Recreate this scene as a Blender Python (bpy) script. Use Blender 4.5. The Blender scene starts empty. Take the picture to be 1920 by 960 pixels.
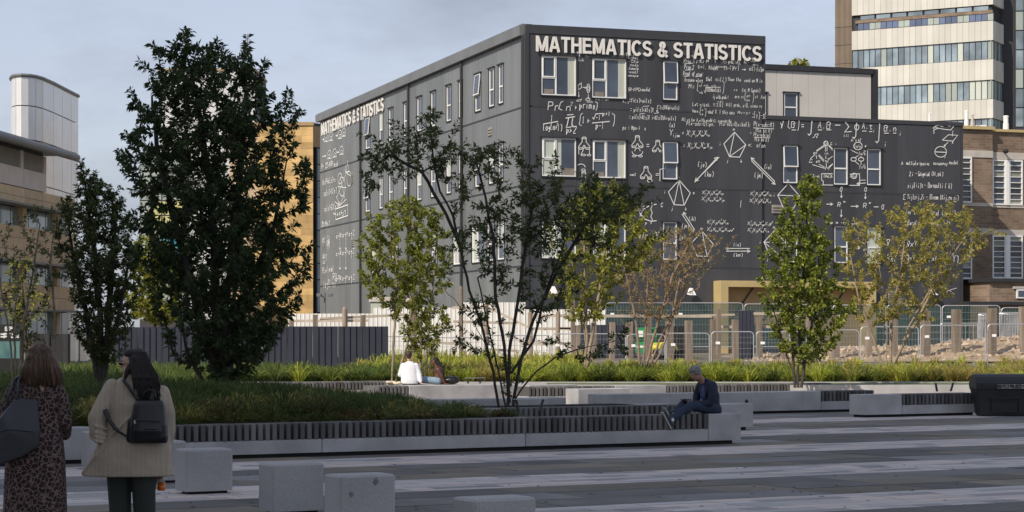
import bpy, bmesh, math, random
import numpy as np
from mathutils import Vector, Matrix
random.seed(7); np.random.seed(7)
R = math.radians
scene = bpy.context.scene
col = scene.collection
# ---------------------------------------------------------------- camera
F = 3938.0; HY = 633.0; CH = 1.75          # focal length in photo pixels, horizon row, eye height
cam_d = bpy.data.cameras.new('camera'); cam = bpy.data.objects.new('camera', cam_d); col.objects.link(cam)
cam.location = (0, 0, CH); cam.rotation_euler = (R(90), 0, 0)
cam_d.sensor_width = 36.0; cam_d.lens = 36.0 * F / 1920.0; cam_d.shift_y = (HY - 480.0) / 1920.0
cam_d.clip_start = 0.5; cam_d.clip_end = 5000
scene.camera = cam
# ---------------------------------------------------------------- light
SUN = Vector((-0.65, -0.76, 0.0)).normalized(); ELEV = 38.0
w = bpy.data.worlds.new('World'); scene.world = w; w.use_nodes = True
nt = w.node_tree; nt.nodes.clear()
o_ = nt.nodes.new('ShaderNodeOutputWorld'); bg = nt.nodes.new('ShaderNodeBackground'); bg.inputs[1].default_value = 0.15
sky = nt.nodes.new('ShaderNodeTexSky'); sky.sky_type = 'NISHITA'; sky.sun_disc = False
sky.sun_elevation = R(ELEV); sky.sun_rotation = math.atan2(SUN.x, SUN.y)
sky.air_density = 1.0; sky.dust_density = 1.0; sky.ozone_density = 2.0
tc = nt.nodes.new('ShaderNodeTexCoord'); mp = nt.nodes.new('ShaderNodeMapping'); mp.inputs['Scale'].default_value = (3.0, 3.0, 8.0)
nz = nt.nodes.new('ShaderNodeTexNoise'); nz.inputs['Scale'].default_value = 2.2; nz.inputs['Detail'].default_value = 7; nz.inputs['Roughness'].default_value = 0.6
cr = nt.nodes.new('ShaderNodeValToRGB'); cr.color_ramp.elements[0].position = 0.42; cr.color_ramp.elements[1].position = 0.78
cr.color_ramp.elements[0].color = (0.6, 0.6, 0.6, 1); cr.color_ramp.elements[1].color = (0.92, 0.92, 0.92, 1)
mx = nt.nodes.new('ShaderNodeMixRGB'); mx.inputs[2].default_value = (1.68, 1.90, 2.32, 1)
tint = nt.nodes.new('ShaderNodeMixRGB'); tint.blend_type = 'MULTIPLY'; tint.inputs[0].default_value = 1.0; tint.inputs[2].default_value = (1.0, 0.95, 1.0, 1)
L = nt.links.new
L(tc.outputs['Generated'], mp.inputs[0]); L(mp.outputs[0], nz.inputs['Vector']); L(nz.outputs[0], cr.inputs[0])
hs = nt.nodes.new('ShaderNodeHueSaturation'); hs.inputs['Saturation'].default_value = 0.62
L(cr.outputs[0], mx.inputs[0]); L(sky.outputs[0], hs.inputs['Color']); L(hs.outputs[0], tint.inputs[1]); L(tint.outputs[0], mx.inputs[1]); L(mx.outputs[0], bg.inputs[0]); L(bg.outputs[0], o_.inputs[0])
sd = bpy.data.lights.new('sun', 'SUN'); sd.energy = 3.0; sd.angle = R(0.5); sd.color = (1.0, 0.90, 0.77)
so = bpy.data.objects.new('sun', sd); col.objects.link(so)
sv = Vector((SUN.x * math.cos(R(ELEV)), SUN.y * math.cos(R(ELEV)), math.sin(R(ELEV))))
so.rotation_euler = (-sv).to_track_quat('-Z', 'Y').to_euler(); so.location = (-40, -40, 60)
scene.view_settings.view_transform = 'Standard'; scene.view_settings.look = 'None'
scene.view_settings.exposure = 0.48; scene.view_settings.gamma = 1.0
scene.render.engine = 'CYCLES'
# ---------------------------------------------------------------- helpers
def gp(px, py, z=0.0):
    Y = (CH - z) * F / (py - HY); return Vector(((px - 960) / F * Y, Y, z))
def at(px, py, Y): return Vector(((px - 960) / F * Y, Y, CH + (HY - py) / F * Y))
def zp(py, Y): return CH + (HY - py) / F * Y
def tag(o, label=None, cat=None, group=None, kind=None):
    if label: o['label'] = label
    if cat: o['category'] = cat
    if group: o['group'] = group
    if kind: o['kind'] = kind
    return o
def empty(name, loc, label=None, cat=None, group=None, kind=None):
    o = bpy.data.objects.new(name, None); col.objects.link(o); o.location = loc; o.empty_display_size = 0.2
    return tag(o, label, cat, group, kind)
def wloc(o):
    v = Vector((0, 0, 0))
    while o is not None: v += o.location; o = o.parent
    return v
def put(name, me, loc, parent=None):
    o = bpy.data.objects.new(name, me); col.objects.link(o); o.location = loc
    if parent is not None: o.parent = parent
    return o
class Frame:                                # wall frame: s along, z up, d outward
    def __init__(s, o, u, n=None):
        s.o = Vector(o); s.u = Vector(u).normalized(); s.n = Vector(n).normalized() if n else Vector((s.u.y, -s.u.x, 0))
    def p(s, a, z, d=0.0): return s.o + s.u * a + s.n * d + Vector((0, 0, z))
    def s_at(s, px):                        # position along the wall seen in photo column px
        k = (px - 960) / F; return (k * s.o.y - s.o.x) / (s.u.x - k * s.u.y)
    def sz(s, px, py):
        a = s.s_at(px); Y = s.o.y + s.u.y * a; return a, zp(py, Y) - s.o.z
class MB:
    def __init__(s): s.v = []; s.f = []; s.m = []; s.mi = 0
    def add(s, vs, fs):
        b = len(s.v); s.v += [tuple(q) for q in vs]
        for f in fs: s.f.append(tuple(i + b for i in f)); s.m.append(s.mi)
        return s
    def hexa(s, c8): return s.add(c8, [(0,3,2,1),(4,5,6,7),(0,1,5,4),(1,2,6,5),(2,3,7,6),(3,0,4,7)])
    def box(s, x0, x1, y0, y1, z0, z1): return s.hexa([(x0,y0,z0),(x1,y0,z0),(x1,y1,z0),(x0,y1,z0),(x0,y0,z1),(x1,y0,z1),(x1,y1,z1),(x0,y1,z1)])
    def fbox(s, fr, s0, s1, z0, z1, d0, d1):
        return s.hexa([fr.p(s0,z0,d1),fr.p(s1,z0,d1),fr.p(s1,z0,d0),fr.p(s0,z0,d0),fr.p(s0,z1,d1),fr.p(s1,z1,d1),fr.p(s1,z1,d0),fr.p(s0,z1,d0)])
    def bbox(s, fr, s0, s1, z0, z1, d0, d1, b=0.01):   # box with chamfered edges
        def ring(z, i): return [fr.p(s0+i,z,d1-b-0), fr.p(s0+b+i*0,z,d1-i), fr.p(s1-b,z,d1-i), fr.p(s1-i,z,d1-b), fr.p(s1-i,z,d0+b), fr.p(s1-b,z,d0+i), fr.p(s0+b,z,d0+i), fr.p(s0+i,z,d0+b)]
        vs = ring(z0, 0) + ring(z1 - b, 0) + ring(z1, b)
        fs = [tuple(reversed(range(8)))]
        for k in (0, 8):
            for i in range(8): j = (i+1) % 8; fs.append((k+i, k+j, k+8+j, k+8+i))
        fs.append(tuple(range(16, 24)))
        return s.add(vs, fs)
    def bar(s, a, b, r, n=4, r2=None): return s.tube([a, b], [r, r if r2 is None else r2], n)
    def tube(s, pts, rad, n=6, cap=True):
        pts = [Vector(p) for p in pts]; vs = []; up = None
        for i, p in enumerate(pts):
            t = (pts[min(i+1, len(pts)-1)] - pts[max(i-1, 0)])
            if t.length < 1e-9: t = Vector((0,0,1))
            t.normalize()
            if up is None: up = t.cross(Vector((0.13, 0.99, 0.05)) if abs(t.y) < 0.9 else Vector((1, 0, 0))).normalized()
            a = (up - t * up.dot(t)).normalized(); up = a; b = t.cross(a); r = rad[i] if hasattr(rad, '__len__') else rad
            for k in range(n): th = 2*math.pi*(k+.5)/n; vs.append(p + (a*math.cos(th) + b*math.sin(th))*r)
        fs = []
        for i in range(len(pts)-1):
            for k in range(n): j = (k+1) % n; fs.append((i*n+k, i*n+j, (i+1)*n+j, (i+1)*n+k))
        if cap: fs.append(tuple(reversed(range(n)))); fs.append(tuple(range((len(pts)-1)*n, len(pts)*n)))
        return s.add(vs, fs)
    def loft(s, rings, n=20, e=2.0, cap=True):   # rings: (cx,cy,cz,rx,ry[,rot])
        vs = []
        for r in rings:
            cx, cy, cz, rx, ry = r[:5]; ro = r[5] if len(r) > 5 else 0
            for k in range(n):
                t = 2*math.pi*k/n; c, q = math.cos(t), math.sin(t)
                x = math.copysign(abs(c)**(2/e), c)*rx; y = math.copysign(abs(q)**(2/e), q)*ry
                vs.append((cx + x*math.cos(ro) - y*math.sin(ro), cy + x*math.sin(ro) + y*math.cos(ro), cz))
        fs = []
        for i in range(len(rings)-1):
            for k in range(n): j = (k+1) % n; fs.append((i*n+k, i*n+j, (i+1)*n+j, (i+1)*n+k))
        if cap: fs.append(tuple(reversed(range(n)))); fs.append(tuple(range((len(rings)-1)*n, len(rings)*n)))
        return s.add(vs, fs)
    def ell(s, c, r, n=14, m=9, rot=None):
        vs = []; c = Vector(c)
        for i in range(m+1):
            ph = math.pi*i/m
            for k in range(n):
                th = 2*math.pi*k/n; v = Vector((math.sin(ph)*math.cos(th)*r[0], math.sin(ph)*math.sin(th)*r[1], math.cos(ph)*r[2]))
                if rot is not None: v = rot @ v
                vs.append(c + v)
        fs = []
        for i in range(m):
            for k in range(n): j = (k+1) % n; fs.append((i*n+k, (i+1)*n+k, (i+1)*n+j, i*n+j))
        return s.add(vs, fs)
    def cap(s, a, b, ra, rb, n=12):             # rounded cone
        a = Vector(a); b = Vector(b); t = b - a; l = max(t.length, 1e-6); t /= l
        pts = []; rad = []
        for k in range(4): th = math.pi/2*(1-k/4); pts.append(a - t*ra*math.sin(th)); rad.append(max(ra*math.cos(th), ra*0.02))
        pts += [a, b]; rad += [ra, rb]
        for k in range(1, 5): th = math.pi/2*k/4; pts.append(b + t*rb*math.sin(th)); rad.append(max(rb*math.cos(th), rb*0.02))
        return s.tube(pts, rad, n)
    def chain(s, pts, rads, n=12):
        for i in range(len(pts)-1): s.cap(pts[i], pts[i+1], rads[i], rads[i+1], n)
        return s
    def mesh(s, name, mats, off=None, smooth=False):
        v = s.v
        if off is not None: v = [(a-off[0], b-off[1], c-off[2]) for a, b, c in v]
        me = bpy.data.meshes.new(name); me.from_pydata(v, [], s.f)
        for m in (mats if isinstance(mats, (list, tuple)) else [mats]): me.materials.append(m)
        if any(s.m): me.polygons.foreach_set('material_index', s.m)
        if smooth: me.polygons.foreach_set('use_smooth', [True]*len(me.polygons))
        me.update(); return me
    def build(s, name, mats, parent=None, smooth=False, world=True):
        if parent is None:
            return put(name, s.mesh(name, mats, None, smooth), (0,0,0))
        off = wloc(parent) if world else None
        return put(name, s.mesh(name, mats, off, smooth), (0,0,0), parent)
    def remesh(s, name, mats, parent=None, vox=0.01, smooth_it=3, world=True):
        me = s.mesh(name, mats, wloc(parent) if (parent is not None and world) else None)
        tmp = bpy.data.objects.new('tmp', me); col.objects.link(tmp)
        md = tmp.modifiers.new('r', 'REMESH'); md.mode = 'VOXEL'; md.voxel_size = vox
        sm = tmp.modifiers.new('s', 'SMOOTH'); sm.iterations = smooth_it; sm.factor = 0.5
        dg = bpy.context.evaluated_depsgraph_get(); ev = tmp.evaluated_get(dg)
        m2 = bpy.data.meshes.new_from_object(ev); m2.name = name
        bpy.data.objects.remove(tmp)
        m2.materials.clear()
        for m in (mats if isinstance(mats, (list, tuple)) else [mats]): m2.materials.append(m)
        m2.polygons.foreach_set('use_smooth', [True]*len(m2.polygons))
        return put(name, m2, (0,0,0), parent)
# ---------------------------------------------------------------- materials
def mat(name, c, rough=0.7, var=0.15, scale=3.0, bump=0.0, bscale=None, metal=0.0, c2=None, rnd=0.0, spec=0.5, island=0.0, stretch=None, fine=0.0, fscale=60.0):
    m = bpy.data.materials.new(name); m.use_nodes = True; nt = m.node_tree; N = nt.nodes.new; L = nt.links.new
    b = nt.nodes['Principled BSDF']; b.inputs['Roughness'].default_value = rough; b.inputs['Metallic'].default_value = metal
    b.inputs['Specular IOR Level'].default_value = spec
    g = N('ShaderNodeNewGeometry'); mpn = N('ShaderNodeMapping')
    if stretch: mpn.inputs['Scale'].default_value = stretch
    L(g.outputs['Position'], mpn.inputs[0])
    n = N('ShaderNodeTexNoise'); n.inputs['Scale'].default_value = scale; n.inputs['Detail'].default_value = 6; L(mpn.outputs[0], n.inputs['Vector'])
    r = N('ShaderNodeValToRGB'); r.color_ramp.elements[0].position = 0.3; r.color_ramp.elements[1].position = 0.7
    c2_ = c2 if c2 else tuple(min(1, x*(1+var)) for x in c)
    c1_ = c if c2 else tuple(x*(1-var) for x in c)
    r.color_ramp.elements[0].color = (*c1_, 1); r.color_ramp.elements[1].color = (*c2_, 1)
    L(n.outputs[0], r.inputs[0]); out = r.outputs[0]
    def mul(fac_out, lo, hi):
        nonlocal out
        mr = N('ShaderNodeMapRange'); mr.inputs['To Min'].default_value = lo; mr.inputs['To Max'].default_value = hi; L(fac_out, mr.inputs['Value'])
        vm = N('ShaderNodeVectorMath'); vm.operation = 'SCALE'; L(out, vm.inputs[0]); L(mr.outputs[0], vm.inputs['Scale']); out = vm.outputs[0]
    if fine:
        n3 = N('ShaderNodeTexNoise'); n3.inputs['Scale'].default_value = fscale; n3.inputs['Detail'].default_value = 2; L(g.outputs['Position'], n3.inputs['Vector'])
        mr0 = N('ShaderNodeMapRange'); mr0.inputs['From Min'].default_value = 0.3; mr0.inputs['From Max'].default_value = 0.7; L(n3.outputs[0], mr0.inputs[0]); mul(mr0.outputs[0], 1-fine, 1+fine)
    if rnd:
        oi = N('ShaderNodeObjectInfo'); mul(oi.outputs['Random'], 1-rnd, 1+rnd)
    if island:
        mul(g.outputs['Random Per Island'], 1-island, 1+island)
    L(out, b.inputs['Base Color'])
    if bump:
        n2 = N('ShaderNodeTexNoise'); n2.inputs['Scale'].default_value = bscale or scale*6; n2.inputs['Detail'].default_value = 4; L(mpn.outputs[0], n2.inputs['Vector'])
        bp = N('ShaderNodeBump'); bp.inputs['Strength'].default_value = bump; bp.inputs['Distance'].default_value = 0.02; L(n2.outputs[0], bp.inputs['Height']); L(bp.outputs[0], b.inputs['Normal'])
    return m
def leafmat(name, cols, trans=0.35, rough=0.55):
    m = bpy.data.materials.new(name); m.use_nodes = True; nt = m.node_tree; N = nt.nodes.new; L = nt.links.new
    b = nt.nodes['Principled BSDF']; b.inputs['Roughness'].default_value = rough; b.inputs['Specular IOR Level'].default_value = 0.35
    g = N('ShaderNodeNewGeometry'); r = N('ShaderNodeValToRGB'); r.color_ramp.interpolation = 'LINEAR'
    els = r.color_ramp.elements
    while len(els) < len(cols): els.new(0.5)
    for i, c in enumerate(cols): els[i].position = i/(len(cols)-1); els[i].color = (*c, 1)
    L(g.outputs['Random Per Island'], r.inputs[0]); L(r.outputs[0], b.inputs['Base Color'])
    t = N('ShaderNodeBsdfTranslucent'); L(r.outputs[0], t.inputs[0]); mxs = N('ShaderNodeMixShader'); mxs.inputs[0].default_value = trans
    L(b.outputs[0], mxs.inputs[1]); L(t.outputs[0], mxs.inputs[2]); L(mxs.outputs[0], nt.nodes['Material Output'].inputs[0])
    return m
M = {}
M['granite'] = mat('granite', (0.39,0.38,0.375), 0.75, 0.2, 1.8, 0.15, 90, fine=0.14, fscale=90, rnd=0.07)
M['granite_d'] = mat('granite_dark', (0.37,0.36,0.355), 0.75, 0.12, 1.2, 0.15, 120, fine=0.2, fscale=110, rnd=0.08)
M['sett'] = mat('sett_granite', (0.52,0.465,0.435), 0.85, 0.12, 0.8, 0.1, 60, island=0.42, fine=0.1)
M['sett'] = leafmat('sett_granite_mix', [(0.60,0.54,0.50),(0.46,0.43,0.42),(0.64,0.52,0.46),(0.55,0.53,0.52),(0.28,0.27,0.27),(0.58,0.51,0.48)], 0.0, 0.85)
M['slabc'] = mat('slab_bluish', (0.19,0.19,0.19), 0.85, 0.15, 1.4, 0.1, 40, rnd=0.2, fine=0.1)
M['slab'] = mat('slab_stone', (0.135,0.127,0.118), 0.85, 0.2, 1.4, 0.1, 40, rnd=0.38, island=0.12, fine=0.1)
M['slab_b'] = mat('slab_brown', (0.165,0.142,0.11), 0.85, 0.2, 1.4, 0.1, 40, rnd=0.3, fine=0.1)
M['mortar'] = mat('mortar', (0.035,0.035,0.035), 0.95, 0.2, 2)
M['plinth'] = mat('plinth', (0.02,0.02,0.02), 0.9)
M['slat'] = mat('slat_timber', (0.12,0.115,0.112), 0.8, 0.3, 4, 0.2, 60, rnd=0.35, stretch=(1,1,0.3))
M['steel'] = mat('galvanised_steel', (0.55,0.56,0.57), 0.4, 0.1, 5, metal=0.6)
M['wire'] = mat('wire', (0.30,0.31,0.32), 0.5, 0.1, 5, metal=0.5)
M['dsteel'] = mat('dark_steel', (0.06,0.06,0.065), 0.5, 0.1, 5, metal=0.5)
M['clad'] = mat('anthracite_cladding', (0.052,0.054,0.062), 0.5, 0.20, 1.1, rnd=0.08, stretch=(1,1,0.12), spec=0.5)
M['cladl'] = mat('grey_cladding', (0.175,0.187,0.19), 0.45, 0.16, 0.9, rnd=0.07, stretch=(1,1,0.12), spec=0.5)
M['cladj'] = mat('anthracite_joint', (0.030,0.031,0.037), 0.7, 0.1, 2)
M['clade'] = mat('anthracite_edge', (0.045,0.046,0.053), 0.55, 0.1, 2)
M['gutter'] = mat('grey_gutter', (0.16,0.165,0.17), 0.5, 0.12, 1)
M['white'] = mat('white_frame', (0.84,0.84,0.82), 0.5, 0.05, 4)
M['chalk'] = mat('white_writing', (0.74,0.74,0.72), 0.85, 0.08, 8)
M['letter'] = mat('sign_letter', (0.78,0.76,0.72), 0.6, 0.04, 3)
M['glass'] = mat('window_glass', (0.055,0.07,0.10), 0.06, 0.35, 0.6, rnd=0.3, spec=0.8)
M['blind'] = mat('pale_blind', (0.52,0.56,0.50), 0.35, 0.08, 3, stretch=(6,6,0.3))
M['blindc'] = mat('cream_blind', (0.50,0.53,0.45), 0.35, 0.08, 3, stretch=(6,6,0.3))
M['pdark'] = mat('dark_room_glass', (0.05,0.05,0.048), 0.1, 0.4, 1.5, rnd=0.5, spec=0.7); M['pmid'] = mat('curtained_glass', (0.26,0.27,0.22), 0.2, 0.2, 3, rnd=0.3)
M['interior'] = mat('interior_box', (0.24,0.21,0.18), 0.5, 0.2, 3)
M['cream'] = mat('cream_cladding', (0.58,0.555,0.515), 0.7, 0.05, 0.6, rnd=0.03)
M['creamtr'] = mat('dark_trim', (0.03,0.03,0.035), 0.6)
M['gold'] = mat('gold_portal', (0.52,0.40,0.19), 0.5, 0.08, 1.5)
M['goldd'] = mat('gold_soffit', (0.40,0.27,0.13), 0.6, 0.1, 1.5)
M['sand'] = mat('sandstone', (0.60,0.40,0.17), 0.85, 0.15, 1.2, rnd=0.25, fine=0.06, fscale=12)
M['buff'] = mat('buff_stone', (0.62,0.46,0.30), 0.85, 0.1, 1.2, rnd=0.09)
M['pinkstone'] = mat('pale_panel', (0.62,0.54,0.49), 0.8, 0.08, 1, rnd=0.05)
M['drum'] = mat('white_metal_panel', (0.72,0.72,0.72), 0.3, 0.05, 1, metal=0.25, rnd=0.04)
M['louvre'] = mat('louvre', (0.30,0.28,0.25), 0.6)
M['brick'] = None
M['band'] = mat('cream_band', (0.52,0.48,0.43), 0.8, 0.08, 2)
M['conc'] = mat('tower_concrete_panel', (0.57,0.555,0.50), 0.85, 0.07, 0.35, rnd=0.08)
M['ribbed'] = mat('ribbed_brown_concrete', (0.30,0.24,0.18), 0.9, 0.12, 0.5)
M['tglass'] = mat('tower_glass', (0.20,0.26,0.30), 0.12, 0.4, 0.5, rnd=0.4, spec=0.8)
M['tblue'] = mat('tower_blue_panel', (0.11,0.145,0.24), 0.3, 0.1, 1, rnd=0.2)
M['tgrey'] = mat('tower_grey_panel', (0.33,0.38,0.35), 0.5, 0.05, 1, rnd=0.1)
M['hoard'] = mat('navy_hoarding', (0.052,0.057,0.080), 0.35, 0.1, 1, metal=0.3)
M['hoardw'] = mat('white_hoarding', (0.70,0.69,0.66), 0.6, 0.08, 0.7)
M['post'] = mat('weathered_timber', (0.25,0.20,0.155), 0.9, 0.3, 2.5, 0.4, 30, rnd=0.2, stretch=(4,4,0.4))
M['rail'] = mat('pale_rail', (0.44,0.38,0.31), 0.9, 0.2, 2.5, rnd=0.15)
M['blackp'] = mat('black_plastic', (0.018,0.018,0.02), 0.5, 0.2, 4, 0.1, 30)
M['dirt'] = mat('dirt', (0.36,0.27,0.18), 0.95, 0.3, 1.2, 0.8, 6, fine=0.2, fscale=9)
M['rock'] = mat('rubble_stone', (0.42,0.33,0.24), 0.95, 0.25, 3, 0.5, 12, island=0.3)
M['ground'] = mat('ground_dirt', (0.20,0.175,0.13), 0.95, 0.3, 0.5, fine=0.2, fscale=3)
M['soil'] = mat('soil', (0.035,0.028,0.02), 0.95, 0.3, 3)
M['lawn'] = mat('mown_grass', (0.10,0.13,0.035), 0.95, 0.25, 3, fine=0.2, fscale=25)
M['bark'] = mat('bark', (0.055,0.045,0.038), 0.9, 0.3, 8, 0.4, 40)
M['barkl'] = mat('pale_bark', (0.30,0.235,0.17), 0.9, 0.25, 8, 0.3, 40)
M['twig'] = mat('reddish_twig', (0.27,0.19,0.145), 0.9, 0.2, 8)
M['l_dark'] = leafmat('leaf_dark_green', [(0.028,0.052,0.019),(0.06,0.092,0.032),(0.11,0.15,0.055)], 0.4)
M['l_dark2'] = leafmat('leaf_deep_green', [(0.04,0.062,0.02),(0.085,0.115,0.034),(0.17,0.19,0.06)], 0.4)
M['l_mid'] = leafmat('leaf_mid_green', [(0.09,0.12,0.018),(0.24,0.28,0.04),(0.46,0.46,0.08)], 0.45)
M['l_yel'] = leafmat('leaf_yellow_green', [(0.10,0.12,0.02),(0.30,0.32,0.05),(0.56,0.53,0.09)], 0.45)
M['l_bright'] = leafmat('leaf_bright_green', [(0.07,0.10,0.02),(0.22,0.27,0.04),(0.48,0.50,0.09)], 0.45)
M['l_org'] = leafmat('leaf_turning', [(0.15,0.17,0.035),(0.33,0.33,0.06),(0.52,0.46,0.10),(0.42,0.28,0.10)], 0.4)
M['l_pink'] = leafmat('leaf_rusty', [(0.26,0.18,0.08),(0.40,0.28,0.14),(0.30,0.30,0.07)], 0.4)
M['g_dark'] = leafmat('grass_dark', [(0.055,0.10,0.02),(0.10,0.16,0.03),(0.16,0.17,0.045)], 0.3)
M['g_lit'] = leafmat('grass_bright', [(0.18,0.23,0.02),(0.36,0.42,0.045),(0.56,0.54,0.10)], 0.3)
M['g_mid'] = leafmat('grass_mid', [(0.08,0.12,0.015),(0.17,0.22,0.03),(0.26,0.27,0.05)], 0.3)
M['g_dry'] = leafmat('grass_dry', [(0.24,0.20,0.05),(0.42,0.32,0.10),(0.30,0.32,0.06)], 0.3)
def netmat(name, c, a):
    m = mat(name, c, 0.8); nt = m.node_tree; t = nt.nodes.new('ShaderNodeBsdfTransparent'); x = nt.nodes.new('ShaderNodeMixShader'); x.inputs[0].default_value = a
    nt.links.new(t.outputs[0], x.inputs[1]); nt.links.new(nt.nodes['Principled BSDF'].outputs[0], x.inputs[2]); nt.links.new(x.outputs[0], nt.nodes['Material Output'].inputs[0]); return m
M['net'] = netmat('green_debris_net', (0.03,0.085,0.082), 0.34)
M['wiremesh'] = netmat('wire_mesh', (0.45,0.46,0.47), 0.14)
def brickmat(name, c1, c2, mo, sx=1.0):
    m = bpy.data.materials.new(name); m.use_nodes = True; nt = m.node_tree; N = nt.nodes.new; L = nt.links.new
    g = N('ShaderNodeNewGeometry'); mp = N('ShaderNodeMapping'); mp.inputs['Rotation'].default_value = (R(90), 0, 0); L(g.outputs['Position'], mp.inputs[0])
    cx = N('ShaderNodeSeparateXYZ'); L(g.outputs['Position'], cx.inputs[0]); cb = N('ShaderNodeCombineXYZ'); L(cx.outputs[0], cb.inputs[0]); L(cx.outputs[2], cb.inputs[1])
    t = N('ShaderNodeTexBrick'); t.inputs['Color1'].default_value = (*c1, 1); t.inputs['Color2'].default_value = (*c2, 1); t.inputs['Mortar'].default_value = (*mo, 1)
    t.inputs['Scale'].default_value = 1.0; t.inputs['Brick Width'].default_value = 0.45*sx; t.inputs['Row Height'].default_value = 0.15; t.inputs['Mortar Size'].default_value = 0.014; t.inputs['Bias'].default_value = 0.0
    L(cb.outputs[0], t.inputs['Vector'])
    n = N('ShaderNodeTexNoise'); n.inputs['Scale'].default_value = 0.7; n.inputs['Detail'].default_value = 6; L(g.outputs['Position'], n.inputs['Vector'])
    mr = N('ShaderNodeMapRange'); mr.inputs['From Min'].default_value = 0.3; mr.inputs['From Max'].default_value = 0.7; mr.inputs['To Min'].default_value = 0.75; mr.inputs['To Max'].default_value = 1.25; L(n.outputs[0], mr.inputs[0])
    vm = N('ShaderNodeVectorMath'); vm.operation = 'SCALE'; L(t.outputs[0], vm.inputs[0]); L(mr.outputs[0], vm.inputs['Scale'])
    b = nt.nodes['Principled BSDF']; b.inputs['Roughness'].default_value = 0.9; L(vm.outputs[0], b.inputs['Base Color']); return m
M['brick'] = brickmat('brown_brick', (0.165,0.115,0.078), (0.25,0.18,0.125), (0.25,0.2,0.16))
# ================================================================ ground and plaza
UX, UY = 0.867, 0.498                      # direction of benches and paving bands
BU = Vector((UX, UY, 0)).normalized(); BN = Vector((UY, -UX, 0)).normalized()
def gz(y):
    ks = [(-1e4,-0.012),(61,-0.012),(67,0.15),(80,0.5),(98,0.95),(125,1.15),(1e4,1.15)]
    for (a, za), (b, zb) in zip(ks, ks[1:]):
        if a <= y <= b: return za + (zb-za)*(y-a)/(b-a)
    return 0
ys = [-300,-50,0,20,40,55,61,64,67,72,76,80,86,92,98,105,115,125,160,220,400,1200,3000]
g = MB(); vs = []; 
for y in ys:
    for x in (-1500,-200,-60,-30,-15,0,15,30,60,200,1500): vs.append((x, y, gz(y)))
nx = 11; g.add(vs, [(j*nx+i, j*nx+i+1, (j+1)*nx+i+1, (j+1)*nx+i) for j in range(len(ys)-1) for i in range(nx-1)])
tag(g.build('ground', M['ground']), kind='structure')
plaza = MB(); plaza.box(-60, 60, -20, 61, -0.011, -0.006)
plaza = tag(plaza.build('plaza', M['mortar']), kind='structure')
def pq(p, q, z=0.0): return Vector((UX*p - UY*q, UY*p + UX*q, z))
def vis(x, y): return 15 < y < 60 and abs(x) < 0.27*y + 1.6
PER, LW, Q0 = 4.5, 1.82, 16.75
setts = MB(); slabs = []
rs = random.Random(3)
for k in range(-2, 11):
    qa = Q0 + PER*k
    rowh = 0.26
    nrow = int(LW/rowh)
    for r in range(nrow):
        q0 = qa + r*LW/nrow; q1 = q0 + LW/nrow - 0.016; p = -30.0 + rs.random()
        while p < 62:
            ln = rs.choice([0.35,0.45,0.6,0.75,0.9]); p1 = p + ln - 0.014; c = pq((p+p1)/2, (q0+q1)/2)
            if vis(c.x, c.y):
                z = rs.uniform(-0.0015, 0.0015); zb = -0.008
                a, b, c_, d = pq(p,q0), pq(p1,q0), pq(p1,q1), pq(p,q1)
                setts.add([(a.x,a.y,z),(b.x,b.y,z),(c_.x,c_.y,z),(d.x,d.y,z),(a.x,a.y,zb),(b.x,b.y,zb),(c_.x,c_.y,zb),(d.x,d.y,zb)], [(0,1,2,3),(0,4,5,1),(1,5,6,2),(2,6,7,3),(3,7,4,0)])
            p += ln
    qb = qa + LW; nr = 3; hh = (PER-LW)/nr
    for r in range(nr):
        q0 = qb + r*hh; q1 = q0 + hh - 0.026; p = -30.0 + rs.random()*1.5
        while p < 62:
            ln = rs.choice([1.0,1.3,1.6,1.9]); p1 = p + ln - 0.026; c = pq((p+p1)/2, (q0+q1)/2)
            if vis(c.x, c.y): slabs.append((c.y, c, ln, p, p1, q0, q1))
            p += ln
tag(setts.build('sett', M['sett'], plaza), kind='stuff')
slabs.sort(key=lambda t: t[0]); cache = {}; rest = MB()
for i, (_, c, ln, p, p1, q0, q1) in enumerate(slabs):
    z = rs.uniform(-0.003, 0.003)
    if i < 300:
        key = round(ln, 2)
        mm = rs.choice([M['slab'], M['slab'], M['slab'], M['slab_b'], M['slab_b'], M['slabc']])
        kk = (key, mm.name)
        if kk not in cache:
            mb = MB(); l2 = (ln-0.01)/2; h2 = (q1-q0)/2; fr = Frame((0,0,0), BU, BN)
            mb.fbox(fr, -l2, l2, -0.009, 0, -h2, h2); cache[kk] = mb.mesh('paving_slab', mm)
        put('paving_slab', cache[kk], (c.x, c.y, z), plaza)
    else:
        fr = Frame(pq(p, (q0+q1)/2), BU, BN); rest.fbox(fr, 0, p1-p, -0.009, z, -(q1-q0)/2, (q1-q0)/2)
tag(rest.build('paving_slab_far', M['slab'], plaza), kind='stuff').name = 'far_paving'
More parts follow.
